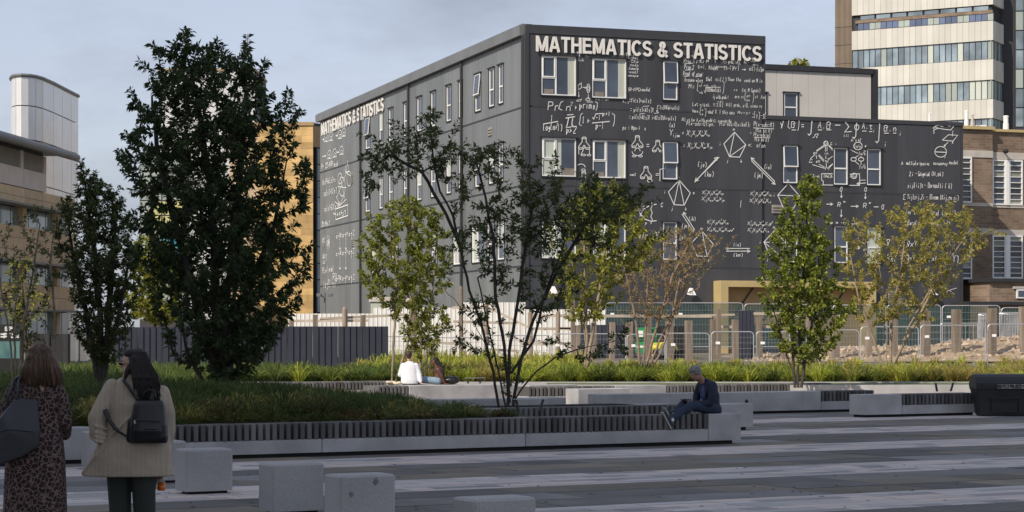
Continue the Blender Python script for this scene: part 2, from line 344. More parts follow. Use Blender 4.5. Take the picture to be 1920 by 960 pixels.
# ================================================================ benches and planters
slatm = None
def slat_mesh(depth):
    mb = MB(); fr = Frame((0,0,0), BU, BN)
    mb.bbox(fr, -0.035, 0.035, -0.24, 0.0, -depth, 0, 0.006); return mb.mesh('slat', M['slat'])
SL = {}
def bench(name, label, right, segs, depth=0.55, H=0.5, cat='bench', base_z=0.0, gm='granite', group=None):
    """segs run from the right end leftwards: ('b',len) full granite, ('s',len) granite base under timber slats"""
    r = Vector((right[0], right[1], base_z))
    root = empty(name, r, label, cat, group)
    fr = Frame(r, BU, BN); t = 0.0; tot = sum(l for _, l in segs)
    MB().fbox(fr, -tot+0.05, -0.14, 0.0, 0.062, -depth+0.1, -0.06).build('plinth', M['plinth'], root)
    for kind, ln in segs:
        n = max(1, round(ln/3.0)); top = H if kind == 'b' else H-0.243
        for i in range(n):
            a = -t - ln + i*ln/n; b = a + ln/n
            MB().bbox(fr, a+0.004, b-0.004, 0.06, top, -depth, 0, 0.012).build('granite_block', M[gm], root)
        if kind == 's':
            if depth not in SL: SL[depth] = slat_mesh(depth)
            ns = int(ln/0.11)
            for i in range(ns):
                a = -t - ln + (i+0.5)*ln/ns; o = put('slat', SL[depth], fr.p(a, H-0.001, random.uniform(-0.003,0.003)+0.0) - r, root)
        t += ln
    return root, fr
A_end = gp(1390, 831.5)
bA, frA = bench('planter_bench', 'long front bench of dark timber slats on granite blocks, man seated at its end', A_end, [('b',0.66),('s',10.4),('b',2.4)])
B_end = gp(1413, 806)
bB, frB = bench('planter_bench', 'second slatted granite bench, directly behind the seated man, granite end sticking out right', B_end, [('b',0.9),('s',4.6),('b',2.0)])
C_end = gp(1262, 792)
bench('low_granite_wall', 'low plain granite wall behind the dark multi-stemmed tree, in front of the far benches', (gp(1262,797).x, gp(1262,797).y), [('b',5.2)], 0.5, 0.42, 'wall')
bench('low_granite_wall', 'short low granite wall left of the dark multi-stemmed tree base', (gp(1062,783).x, gp(1062,783).y), [('b',3.4)], 0.5, 0.44, 'wall')
e = gp(1540, 774); 
bench('planter_bench', 'granite bench behind and right of the seated man with slats at its right end', (gp(1640,771).x, gp(1640,771).y), [('s',1.6),('b',6.1)])
e = gp(1836, 778)
bench('planter_bench', 'short granite and slat bench beside the black grit bin', e, [('s',2.25),('b',1.05)])
e = gp(990, 755)
bench('planter_bench', 'sunlit granite bench carrying the seated couple', (gp(1000,755).x, gp(1000,755).y), [('b',3.75),('s',0.9)], 0.9)
bench('planter_bench', 'granite bench block right of the couple with black fixing on its face', (gp(1083,756).x, gp(1083,756).y), [('b',1.5)], 0.6)
bench('planter_bench', 'granite bench block between the two multi-stemmed trees, left of the seated man', (gp(1181,766).x, gp(1181,766).y), [('b',1.5)], 0.6)
bench('planter_bench', 'pale sunlit slatted bench behind the front grass mound', (gp(745,747).x, gp(745,747).y), [('s',4.6)], 0.7)
bench('planter_bench', 'far slatted bench behind the seated man by the grass bed', (gp(1560,752).x, gp(1560,752).y), [('s',5.5),('b',1.6),('s',2.6)], 0.6)
# black fixings on faces of the blocks
for (px, py, Y, lab) in ((1042, 739, 55.6, 'black fixing on the granite block right of the couple'), (1661, 754, 47.2, 'black fixing on the granite block near the grit bin'), (1400, 752, 39.95, 'black fixing on granite block beside the seated man')):
    c = at(px, py, Y-0.35); mb = MB(); mb.ell(c, (0.035,0.025,0.035), 8, 5); mb.ell(c+Vector((0,-0.02,0)), (0.02,0.02,0.02), 8, 5)
    tag(mb.build('bench_fixing', M['blackp']), lab, 'fixing')
# metal armrests standing on benches
def armrest(px, py, Y, lab, w=0.42, h=0.2):
    b = at(px, py, Y); root = empty('armrest', b, lab, 'armrest')
    fr = Frame(b, BU, BN)
    for s in (0, w):
        MB().hexa([fr.p(s-0.02,0,0.02),fr.p(s+0.02,0,0.02),fr.p(s+0.02,0,-0.02),fr.p(s-0.02,0,-0.02),fr.p(s-0.06+s*.3,h,0.02),fr.p(s-0.03+s*.3,h,0.02),fr.p(s-0.03+s*.3,h,-0.02),fr.p(s-0.06+s*.3,h,-0.02)]).build('leg', M['dsteel'], root)
    MB().fbox(fr, -0.08, w+0.14, h, h+0.012, -0.05, 0.05).build('bar', M['steel'], root)
armrest(972, 771, 36.2, 'dark metal armrest by the foot of the dark multi-stemmed tree')
armrest(1757, 734, 49.5, 'dark metal armrest just left of the grit bin')
armrest(878, 719, 56.2, 'pale metal armrest right of the black bag and the couple', 0.35, 0.14)
# granite cubes
M['stain'] = mat('granite_stain', (0.17,0.165,0.17), 0.8, 0.3, 30)
cube_group = 'granite cube blocks on the plaza'
def cube(px, py, lab, z=0.5, L_=0.56, D=0.36, mk=None):
    c = gp(px, py, z); c.z = 0; root = empty('granite_cube', c, lab, 'stone block', cube_group); fr = Frame(c, BU, BN)
    mb = MB(); mb.bbox(fr, 0, L_, 0.03, z, -D, 0, 0.02); mb.build('block', M['granite_d'], root)
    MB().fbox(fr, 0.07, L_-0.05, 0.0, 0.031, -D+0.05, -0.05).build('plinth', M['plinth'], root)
    if mk:
        for (a, zz, rr) in mk:
            mb = MB(); nn = 13; vs = [fr.p(a+rr*math.cos(6.283*i/nn)*random.uniform(.55,1.1), min(z-0.022, zz+rr*math.sin(6.283*i/nn)*random.uniform(.6,1.3)), 0.0015) for i in range(nn)]; mb.add(vs, [tuple(range(nn))]); mb.build('stain', M['stain'], root)
cube(349, 843.5, 'granite cube with a pale scratch, beside the woman in the cream jacket')
cube(511, 871, 'granite cube second from the left, cut by the bottom of the frame')
cube(638, 892.5, 'granite cube with a dark stain on its top edge', mk=((0.36,0.44,0.035),(0.11,0.33,0.028)))
cube(889, 937, 'granite cube nearest the camera, only its top in view')
cube(258, 829, 'granite cube mostly hidden behind the cream jacket, its right end showing', L_=0.62)
cube(168, 810, 'granite cube showing between the two walking women')
# the planter soil beds
def bed(name, fr, s0, s1, d0, d1, z, m='soil'):
    mb = MB(); mb.fbox(fr, s0, s1, 0.0, z, d0, d1); return tag(mb.build(name, M[m]), kind='structure')
bed('front_planter_bed', frA, -13.6, -2.6, -6.2, -0.55, 0.40)
mb = MB(); vs = []; n1_, n2_ = 50, 26
for j in range(n2_):
    for i in range(n1_):
        s = -13.55 + 10.6*i/(n1_-1); d = -0.57 - 5.6*j/(n2_-1); k = 0.42 + 0.58*max(-0.7, min(1, (-s-3.7)/3.4)); vs.append(tuple(frA.p(s, 0.402 + 0.25*math.sin(math.pi*min(1,max(0,(-d-0.5)/5.6)))*max(0, k), d)))
mb.add(vs, [(j*n1_+i, j*n1_+i+1, (j+1)*n1_+i+1, (j+1)*n1_+i) for j in range(n2_-1) for i in range(n1_-1)]); tag(mb.build('planter_mound', M['soil'], smooth=True), kind='structure')
bed('middle_planter_bed', frB, -7.4, -0.9, -3.6, -0.55, 0.42)
mb = MB(); mb.box(-14.5, -8.2, 42, 60, 0, 0.4); mb.box(-8.2, -6.9, 52, 60, 0, 0.4); tag(mb.build('left_planter_bed', M['soil']), kind='structure')
mb = MB(); mb.box(-14.5, 19, 61.0, 68.5, 0, 0.45); tag(mb.build('far_planter_bed', M['soil']), kind='structure')
mb = MB(); mb.box(-9.5, 19, 60.6, 60.99, 0, 0.47); tag(mb.build('kerb', M['granite']), kind='structure')
mb = MB(); mb.box(1.0, 14.0, 57.6, 60.58, 0, 0.44); tag(mb.build('lawn_strip', M['lawn']), kind='structure')
mb = MB(); mb.box(0.2, 14.3, 57.2, 57.58, 0, 0.46); tag(mb.build('kerb', M['granite']), kind='structure')
# ================================================================ grass
def grass(name, pts, h, mats, blades=60, spread=0.35, wid=0.012, kind='stuff', parent=None, z=None):
    """arching tussocks: pts = list of (x,y,z,scale,matindex)"""
    V = []; Fc = []; MI = []
    rg = np.random.RandomState(len(pts))
    vb = 0
    for (x, y, zz, sc, mi) in pts:
        n = int(blades*rg.uniform(0.8, 1.2)); az = rg.uniform(0, 2*np.pi, n); ln = h*sc*rg.uniform(0.55, 1.1, n); lean = rg.uniform(0.05, 1.0, n)**0.8*spread*sc*1.5
        wv = rg.uniform(0.7, 1.3, n)*wid; br = rg.uniform(0, 0.13*sc, n)
        ca, sa = np.cos(az), np.sin(az); ph = rg.uniform(0, 2*np.pi, n); px, py = np.cos(ph)*wv, np.sin(ph)*wv
        bx, by = x + ca*br, y + sa*br
        dz = ln*(1-0.35*(lean/(spread*sc*1.5+1e-6)))
        p0 = np.stack([bx-px, by-py, np.full(n, zz)], 1); p1 = np.stack([bx+px, by+py, np.full(n, zz)], 1)
        m0 = np.stack([bx+ca*lean*.35-px*.9, by+sa*lean*.35-py*.9, zz+dz*.72], 1); m1 = np.stack([bx+ca*lean*.35+px*.9, by+sa*lean*.35+py*.9, zz+dz*.72], 1)
        q0 = np.stack([bx+ca*lean*.8-px*.5, by+sa*lean*.8-py*.5, zz+dz], 1); q1 = np.stack([bx+ca*lean*.8+px*.5, by+sa*lean*.8+py*.5, zz+dz], 1)
        t = np.stack([bx+ca*lean*1.25, by+sa*lean*1.25, zz+dz*0.78], 1)
        V.append(np.stack([p0,p1,m0,m1,q0,q1,t], 1).reshape(-1, 3))
        for i in range(n):
            b = vb + i*7; Fc += [(b,b+1,b+3,b+2), (b+2,b+3,b+5,b+4), (b+4,b+5,b+6)]; MI += [mi]*3
        vb += n*7
    me = bpy.data.meshes.new(name); me.from_pydata(np.concatenate(V).tolist(), [], Fc)
    for m in mats: me.materials.append(m)
    me.polygons.foreach_set('material_index', MI)
    o = put(name, me, (0,0,0), parent); tag(o, kind=kind); return o
rg = random.Random(11)
pts = []
for _ in range(130):
    s = -4.6 - rg.random()*8.9; p = frA.p(s, 0.38, -0.62-rg.random()*0.35); pts.append((p.x, p.y, p.z, rg.uniform(0.5,0.75), rg.choice([0,2,2,1,3])))
for _ in range(640):                        # front mound behind the long bench, thinning out to the right
    s = -2.9 - rg.random()**0.8*10.5; d = -0.75 - rg.random()*5.2
    if s > -3.7 + 0.0*d: continue
    if s > -4.6 and d < -2.2: continue
    k = 0.42 + 0.58*min(1, (-s-3.7)/3.4); p = frA.p(s, 0.4 + 0.27*math.sin(math.pi*min(1,max(0,(-d-0.5)/5.6)))*k, d)
    pts.append((p.x, p.y, p.z, k*rg.uniform(0.75,1.1), rg.choice([0,0,0,2,2,2,2,2,2,1] if d < -1.3 else [0,2,2,2,1,3])))
M['g_red'] = leafmat('grass_reddish', [(0.08,0.05,0.02),(0.14,0.08,0.035),(0.09,0.10,0.03)], 0.3)
M['g_dark2'] = leafmat('grass_deep', [(0.03,0.055,0.012),(0.06,0.095,0.02),(0.09,0.12,0.03)], 0.3)
o = grass('front_grass', pts, 0.44, [M['g_dark'], M['g_dry'], M['g_dark2'], M['g_red']], 110, 0.42, 0.007)
tag(o, 'dark tussock grass in the front planter behind the long bench', 'grass')
pts = []
for _ in range(420): x, y = rg.uniform(-14.4,-8.3), rg.uniform(43,59.8); pts.append((x, y, 0.4, rg.uniform(0.9,1.2), 0))
o = grass('left_grass', pts, 0.62, [M['g_dark']], 50, 0.35, 0.012); tag(o, 'green tussock grass at the left behind the two women', 'grass')
pts = []
for _ in range(820):
    x = rg.uniform(-14, 18.5); y = 61.3 + rg.random()**1.3*6.5; mi = rg.choice([0,0,3,3,4])
    if x > 12.2 and rg.random() < 0.75 or (x > 9 and rg.random() < 0.3): mi = 2
    if x < -2.5 and rg.random() < 0.8: mi = 1
    if -3.2 < x < -0.1 and rg.random() < 0.55: mi = 2
    pts.append((x, y, 0.45, rg.uniform(0.7,1.1)*(1+0.12*math.sin(x*1.7+y)), mi))
o = grass('far_grass', pts, 0.54, [M['g_lit'], M['g_dark'], M['g_dry'], M['g_mid'], M['g_dark2']], 80, 0.42, 0.011); tag(o, 'bright sunlit ornamental grass in the far planter', 'grass')
pts = []
for _ in range(330):
    x = rg.uniform(-5.5, 2.6); y = rg.uniform(70, 82); pts.append((x, y, gz(y), rg.uniform(0.6,1.5), rg.choice([0,0,1,2])))
for _ in range(160):
    x = rg.uniform(3, 20); y = rg.uniform(70, 84); pts.append((x, y, gz(y), rg.uniform(0.4,0.9), rg.choice([0,1,2,2])))
o = grass('weeds', pts, 0.6, [M['g_lit'], M['l_org'], M['g_dry']], 30, 0.3, 0.022); tag(o, 'dry weeds growing along the fence line', 'weeds')
pts = [(rg.uniform(13.4, 16), rg.uniform(56, 60), 0.3, 1.0, 0) for _ in range(30)]
for _ in range(26):
    q = gp(1800+rg.uniform(0,30), 733); pts.append((q.x+rg.uniform(-0.1,0.3), q.y+rg.uniform(2.5,5), 0.2, 1.0, 0))
o = grass('corner_grass', pts, 0.55, [M['g_lit']], 50, 0.33, 0.012); tag(o, 'clump of grass behind the grit bin', 'grass')
# ================================================================ trees
def build_tree(name, label, Y, base_px, base_z, stems, targets, leaf, lsize, leafm, barkm, group=None, r_tip=0.006, per=14, droop=0.3, seed=1, pmax=0.07, lw=0.42, up=0.5):
    rg = np.random.RandomState(seed)
    bx = (base_px-960)/F*Y; root = empty(name, (bx, Y, base_z), label, 'tree', group)
    P = []; par = []; polys = []
    for st in stems:
        idx = []; prev = -1
        for a, b in zip(st, st[1:]):
            a = np.array(a); b = np.array(b); n = max(2, int(np.linalg.norm(b-a)/0.2))
            for k in range(n + (1 if b is st[-1] else 0)):
                p = a + (b-a)*k/n + (rg.normal(0, 0.008, 3) if prev >= 0 else 0)
                P.append(p); par.append(prev); prev = len(P)-1; idx.append(prev)
        P.append(np.array(st[-1])); par.append(prev); idx.append(len(P)-1); polys.append(idx)
    nstem = len(polys); Pn = np.array(P)
    minz = min(s[0][2] for s in stems)
    T = np.array(targets)
    d0 = np.array([np.min(np.linalg.norm(Pn-t, axis=1)) for t in T]); order = np.argsort(d0)
    buf = np.zeros((len(P)+len(T)*16, 3)); buf[:len(P)] = Pn; cnt = len(P)
    for ti in order:
        t = T[ti]; Q = buf[:cnt]; dv = t - Q; hd = np.hypot(dv[:,0], dv[:,1]); dist = np.linalg.norm(dv, axis=1)
        cost = dist + 1.5*np.maximum(0, hd*up - dv[:,2]) + 100*(Q[:,2] < minz+0.35)
        j = int(np.argmin(cost)); a = Q[j].copy(); ln = np.linalg.norm(t-a)
        if ln < 0.08: continue
        n = int(min(12, max(2, ln/0.18))); c = (a+t)/2 + np.array([0,0,-0.12*ln]) + rg.normal(0, 0.04*ln, 3)
        idx = [j]; prev = j
        for k in range(1, n+1):
            u = k/n; p = a*(1-u)**2 + 2*c*u*(1-u) + t*u*u; buf[cnt] = p; P.append(p); par.append(prev); prev = cnt; idx.append(cnt); cnt += 1
        polys.append(idx)
    N = len(P); w = np.zeros(N); 
    for idx in polys[nstem:]: w[idx[-1]] += 1
    for i in range(N-1, -1, -1):
        if par[i] >= 0: w[par[i]] += w[i]
    rad = np.minimum(pmax, r_tip*np.maximum(w, 1)**0.46)
    tr = MB()
    for k, idx in enumerate(polys):
        rr = rad[idx].copy()
        if k >= nstem: rr[0] = min(rr[0], rr[1]*1.15)
        tr.tube([P[i] for i in idx], rr.tolist(), 7 if k < nstem else (5 if rr[0] > 0.012 else 3), cap=False)
    tr.build('trunk', M[barkm], root, smooth=True)
    V = []; per_b = []
    Pn = np.array(P)
    for idx in polys[nstem:]:
        pl = Pn[idx]; L_ = np.linalg.norm(np.diff(pl, axis=0), axis=1).sum(); n = max(3, int(per*min(1.4, max(0.35, L_/0.5))))
        u = rg.uniform(0.25 if L_ < 0.8 else 0.45, 1.0, n)*(len(idx)-1); i0 = np.minimum(u.astype(int), len(idx)-2); fr = (u-i0)[:,None]
        pos = pl[i0]*(1-fr) + pl[i0+1]*fr; d = pl[i0+1]-pl[i0]; d /= np.linalg.norm(d, axis=1)[:,None]+1e-9
        side = rg.normal(0, 1, (n,3)); side -= (side*d).sum(1)[:,None]*d; side /= np.linalg.norm(side, axis=1)[:,None]
        ld = d*0.55 + side*0.75; ld[:,2] -= droop; ld /= np.linalg.norm(ld, axis=1)[:,None]
        sz = lsize*rg.uniform(0.4, 1.4, n)[:,None]; nn = rg.normal(0,1,(n,3)); nn[:,2] = np.abs(nn[:,2])+0.5; wd = np.cross(ld, nn); wd /= np.linalg.norm(wd, axis=1)[:,None]; nv = np.cross(wd, ld)
        b = pos + side*0.012; mid = b + ld*sz*0.45; tip = b + ld*sz - nv*sz*0.08
        V.append(np.stack([b, mid+wd*sz*lw*0.5+nv*sz*0.10, tip, mid-wd*sz*lw*0.5+nv*sz*0.10], 1).reshape(-1,3))
    V = np.concatenate(V) - np.array([bx, Y, base_z]); nl = len(V)//4
    Fc = []; 
    for i in range(nl): Fc += [(i*4, i*4+1, i*4+2), (i*4, i*4+2, i*4+3)]
    me = bpy.data.meshes.new('crown'); me.from_pydata(V.tolist(), [], Fc); me.materials.append(M[leafm])
    put('crown', me, (0,0,0), root)
    return root, nl
def prof_targets(prof, Y, n, seed, depth=0.8, spikes=0.0, inner=0.55):
    """prof: (py, left px, right px) silhouette rows; fills a round crown of that outline at distance Y"""
    rg = np.random.RandomState(seed); prof = sorted(prof); out = []
    pys = [p[0] for p in prof]; wts = []
    a0, a1 = pys[0], pys[-1]
    while len(out) < n:
        py = rg.uniform(a0, a1); l = np.interp(py, pys, [p[1] for p in prof]); r = np.interp(py, pys, [p[2] for p in prof])
        if rg.rand() > (r-l)/max(p[2]-p[1] for p in prof)*1.05+0.04: continue
        c = (l+r)/2; hw = (r-l)/2; rr = rg.rand()**inner if rg.rand() > 0.07 else rg.uniform(1.02, 1.16); th = rg.uniform(0, 2*np.pi)
        px = c + hw*rr*np.cos(th)*rg.uniform(0.9,1.08); yy = Y + hw/F*Y*depth*rr*np.sin(th)
        out.append([(px-960)/F*Y, yy, zp(py, Y)])
    return out
def S(Y, *p):                               # stem points from (px,py[,dY])
    return [((q[0]-960)/F*(Y), Y+(q[2] if len(q) > 2 else 0), zp(q[1], Y)) for q in p]
nl = {}
# large dark tree
Y = 36.0
prof = [(48,340,352),(75,325,372),(100,300,480),(130,283,495),(165,262,515),(210,245,540),(260,236,556),(310,228,560),(350,232,574),(400,250,575),(450,250,572),(500,262,566),(550,285,556),(600,292,540),(640,315,518),(680,345,488),(715,362,455)]
T = prof_targets(prof, Y, 1200, 5, 0.85)
for px, py in ((348,50),(362,62),(468,68),(462,84),(286,84),(300,96),(497,112),(408,76),(540,170),(552,200),(566,205),(228,285),(222,312),(240,200),(262,118),(590,455),(578,322),(572,300),(575,475),(562,560),(235,250),(250,170),(420,100)):
    T.append([(px-960)/F*Y, Y+random.uniform(-.3,.3), zp(py,Y)])
st = [S(Y,(405,778),(407,640),(403,480),(392,330),(372,200),(352,110)), S(Y,(407,700),(425,560),(440,420),(455,280),(462,160)), S(Y,(405,690,-.1),(370,560,-.3),(335,420,-.4),(300,280,-.3),(285,180)), S(Y,(406,660,.1),(460,540,.4),(510,420,.4),(535,300,.2)), S(Y,(405,770),(385,720,-.1),(355,660,-.2),(345,600,-.3))]
_, nl['big'] = build_tree('large_tree', 'large dense dark-leaved tree standing in the front planter behind the two women', Y, 405, 0.4, st, T, 0, 0.105, 'l_dark', 'bark', per=66, droop=0.45, seed=2, pmax=0.075, lw=0.45)
# second, smaller dark tree behind it
Y = 42.0
T = prof_targets([(360,420,470),(430,370,540),(500,350,560),(560,350,555),(610,370,540),(650,395,515),(680,410,480)], Y, 230, 6)
_, nl['big2'] = build_tree('small_dark_tree', 'smaller dark tree half hidden behind the right side of the large dark tree', Y, 432, 0.4, [S(Y,(432,765),(434,620),(445,480),(450,400)), S(Y,(432,740),(420,600),(400,500))], T, 0, 0.10, 'l_dark', 'bark', per=56, droop=0.4, seed=3)
# left dark tree
Y = 44.0
prof = [(297,146,153),(325,146,178),(345,140,212),(380,122,232),(420,112,250),(460,108,262),(500,112,266),(550,122,262),(600,135,252),(640,148,235),(680,165,215)]
T = prof_targets(prof, Y, 900, 7)
for px, py in ((150,298),(148,310),(178,322),(172,335),(205,345),(232,372),(228,350),(118,375),(250,405),(262,440)): T.append([(px-960)/F*Y, Y, zp(py,Y)])
_, nl['left'] = build_tree('medium_tree', 'medium dark green upright tree left of the large dark tree', Y, 190, 0.4, [S(Y,(190,755),(188,600),(175,440),(155,330)), S(Y,(192,740),(205,580),(215,440),(210,370)), S(Y,(188,735),(165,600),(135,470),(125,400)), S(Y,(192,700),(220,600),(245,480))], T, 0, 0.088, 'l_dark2', 'bark', per=62, droop=0.35, seed=4)
# thin trees at the far left
Y = 45.0
T = prof_targets([(385,60,115),(420,0,110),(460,-20,120),(500,-20,120),(540,-10,115),(590,10,110),(640,20,100)], Y, 120, 8)
_, nl['thinl'] = build_tree('thin_tree', 'thin sparse tree at the left edge in front of the information board', Y, 35, 0.4, [S(Y,(28,770),(20,640),(5,560),(-10,470)), S(Y,(32,770),(42,620),(60,520),(75,420)), S(Y,(30,760),(28,600),(38,480)), S(Y,(100,760),(103,600),(95,480),(105,400))], T, 0, 0.08, 'l_dark2', 'barkl', per=36, droop=0.3, seed=5, pmax=0.045)
# dark multi-stemmed tree in the middle
Y = 40.0
rgT = np.random.RandomState(9); T = []
for (px, py, rx, ry, n) in ((808,225,18,22,7),(770,255,50,22,20),(720,285,38,24,18),(830,270,60,26,26),(900,290,60,20,22),(960,310,50,20,16),(850,320,60,25,12),(760,310,40,20,8),(905,350,60,30,14),(960,380,60,45,30),(1040,380,60,40,42),(1110,375,60,30,40),(1170,358,45,18,22),(1000,440,70,40,34),(1080,440,70,35,34),(900,430,45,35,10),(1130,420,40,25,14),(930,500,50,40,14),(1020,510,60,40,22),(860,480,30,40,5),(1000,590,50,40,9),(920,590,30,40,6),(870,630,35,30,6),(1090,655,25,18,5),(1160,650,18,30,5),(1045,570,25,20,5),(690,350,18,12,5),(960,680,30,40,5),(870,575,20,20,3)):
    for _ in range(int(n*1.5)):
        a, b = rgT.normal(0,0.72,2); T.append([(px+a*rx-960)/F*Y, Y+rgT.normal(0,0.45), zp(py+b*ry,Y)])
st = [S(Y,(935,762),(925,700),(905,620),(880,545),(865,470),(850,405),(825,360),(812,300),(806,225)), S(Y,(952,762),(955,660),(972,560),(985,460),(1000,380)), S(Y,(962,762),(975,680),(1000,600,.2),(1050,500,.3),(1110,400,.2),(1160,355)), S(Y,(955,755),(945,650,-.2),(930,560,-.3),(925,450,-.2),(905,350),(890,290)),
      S(Y,(965,750),(990,710,-.2),(1040,670,-.3),(1080,655,-.3),(1150,640,-.3)), S(Y,(948,762),(935,700,.2),(915,610,.3),(895,520,.3)), S(Y,(958,700),(1000,640,.3),(1020,560,.3),(1060,450,.4)), S(Y,(915,655),(885,600),(850,560,.1),(835,545)), S(Y,(865,470),(835,400,.2),(790,320,.2),(730,290,.1))]
_, nl['multi'] = build_tree('multi_stem_tree', 'dark spreading multi-stemmed tree in shade in the middle, left of the seated man', Y, 948, 0.42, st, T, 0, 0.092, 'l_dark2', 'bark', per=38, droop=0.25, seed=6, pmax=0.032, up=0.25, lw=0.42, r_tip=0.0042)
# sunlit trees beyond
def simple(nm, label, Y, bpx, bz, prof, n, stems, lm, bk, lsize, per, seed, extra=(), **kw):
    T = prof_targets(prof, Y, n, seed)
    for px, py in extra: T.append([(px-960)/F*Y, Y, zp(py,Y)])
    return build_tree(nm, label, Y, bpx, bz, [S(Y,*s) for s in stems], T, 0, lsize, M and lm, bk, per=per, seed=seed, **kw)
simple('green_tree', 'sunlit yellow-green tree on several thin trunks behind the couple', 61.5, 785, 0.45, [(368,745,775),(395,715,828),(425,690,838),(470,672,846),(510,678,846),(550,700,842),(590,735,846),(630,755,835),(670,770,815)], 500,
       [((788,716),(790,600),(785,480),(770,400)),((795,716),(805,600),(815,500),(820,430)),((800,716),(815,640),(828,560)),((735,716),(740,600),(745,500),(735,430)),((742,716),(765,640),(772,560),(740,470))], 'l_mid', 'barkl', 0.105, 80, 21, ((690,400),(672,450),(678,520),(762,372),(830,405)), r_tip=0.0042, pmax=0.05)
simple('birch_tree', 'sunlit yellow-green tree with pale forked trunk left of the rusty bare tree', 62.5, 1096, 0.45, [(338,1090,1165),(370,1060,1195),(410,1045,1215),(450,1040,1245),(490,1040,1215),(530,1035,1170),(570,1050,1150),(600,1065,1130)], 420,
       [((1094,716),(1100,640),(1098,560),(1095,450),(1110,370)),((1097,712),(1108,640),(1120,570),(1135,470),(1160,400)),((1100,650),(1085,560),(1070,480))], 'l_yel', 'barkl', 0.11, 60, 22, ((1250,440),(1240,470),(1030,550)), droop=0.5, r_tip=0.0045, pmax=0.055)
simple('rusty_tree', 'vase-shaped tree of bare reddish twigs with few rusty leaves behind the seated man', 69.0, 1205, 0.3, [(425,1235,1330),(450,1180,1360),(480,1150,1350),(520,1145,1310),(560,1160,1300),(600,1180,1270)], 420,
       [((1200,700),(1195,620),(1180,540),(1165,480)),((1205,700),(1212,600),(1215,500)),((1208,700),(1235,600),(1260,520),(1290,460)),((1212,700),(1245,620),(1290,540)),((1203,700),(1190,640),(1165,600),(1150,560)),((1216,700),(1240,660),(1262,590),(1275,520))], 'l_pink', 'twig', 0.09, 22, 23, ((1380,440),(1370,455),(1350,470)), droop=0.4, r_tip=0.0055, pmax=0.045)
simple('columnar_tree', 'bright green dense columnar tree between the seated man and the grit bin', 56.5, 1495, 0.45, [(330,1500,1530),(360,1480,1545),(390,1462,1540),(430,1445,1552),(480,1430,1572),(530,1425,1575),(580,1430,1598),(620,1440,1588),(655,1465,1565),(675,1480,1530)], 520,
       [((1490,727),(1485,640),(1475,540),(1490,420)),((1496,727),(1500,600),(1510,450),(1515,360)),((1502,727),(1515,640),(1535,540),(1535,440)),((1493,720),(1470,650),(1450,580))], 'l_bright', 'bark', 0.10, 70, 24, ((1515,330),(1530,340),(1500,345),(1600,575),(1422,520),(1575,465)), droop=0.35, lw=0.6, pmax=0.05, r_tip=0.0042)
simple('autumn_tree', 'open tree with orange-green turning leaves in front of the brick building side', 66.5, 1668, 0.45, [(378,1690,1790),(400,1620,1830),(430,1575,1862),(470,1570,1830),(510,1590,1800),(550,1590,1780),(600,1600,1740)], 360,
       [((1664,705),(1660,620),(1655,540),(1640,450)),((1668,705),(1672,600),(1690,500),(1700,420)),((1672,705),(1700,620),(1745,540),(1790,460)),((1662,705),(1640,640),(1610,560),(1595,480)),((1670,690),(1720,600),(1770,500),(1820,430))], 'l_org', 'barkl', 0.105, 52, 25, ((1885,436),(1875,440),(1860,430),(1840,440),(1740,372),(1810,395)), droop=0.5, r_tip=0.0055, pmax=0.05)
simple('lime_tree', 'sunlit lime-green tree glimpsed between the medium dark tree and the large dark tree', 92.0, 290, 0.8, [(440,255,300),(470,245,325),(510,240,345),(560,240,350),(600,245,350)], 260,
       [((290,690),(290,580),(285,480)),((292,660),(320,560),(325,500))], 'l_yel', 'bark', 0.17, 70, 26)
simple('hedge_tree', 'low yellow-green bush at the far left behind the thin tree', 80.0, 50, 0.5, [(480,20,60),(520,5,85),(560,0,95),(600,5,90)], 120, [((50,690),(48,600),(40,520))], 'l_yel', 'bark', 0.17, 10, 27)
simple('distant_tree', 'tree top just showing above the roof of the cream annex', 150.0, 1500, 1.2, [(110,1488,1508),(118,1482,1514),(135,1470,1530)], 60, [((1500,640),(1500,300),(1498,130))], 'l_yel', 'bark', 0.3, 22, 28)
# ================================================================ mathematics building
DR = Vector((0.9487, 0.3162, 0)); DL = Vector((-0.3162, 0.9487, 0))
C0 = Vector((0.711, 100.0, 0))
math_b = empty('university_building', (C0.x, C0.y, 1.0), 'dark grey four-storey building covered in white handwritten mathematics', 'building')
FR = Frame(C0, DR, (0.3162, -0.9487, 0)); FL = Frame(C0, DL, (-0.9487, -0.3162, 0))
SM = FR.s_at(1432); SW = FR.s_at(1803); SLf = FL.s_at(602)
ZT = zp(46, 100); Z1 = 12.75; Z2 = 9.0; Z3 = 5.15; ZB = 0.6
ZTW = Z1
# core volumes
mb = MB(); D = 14.0
def quadvol(mb, a, b, d, z0, z1):
    p = [FR.p(a, z0, -0.0), FR.p(b, z0, 0.0), FR.p(b, z0, -d), FR.p(a, z0, -d)]
    mb.hexa([*p, *[q + Vector((0,0,z1-z0)) for q in p]])
quadvol(mb, 0.0, SM, SLf, ZB, ZT-0.12); mb.build('wall', M['cladj'], math_b)
mb = MB(); quadvol(mb, SM+0.002, SW, 16, ZB, ZTW-0.12); mb.build('wall', M['cladj'], math_b)
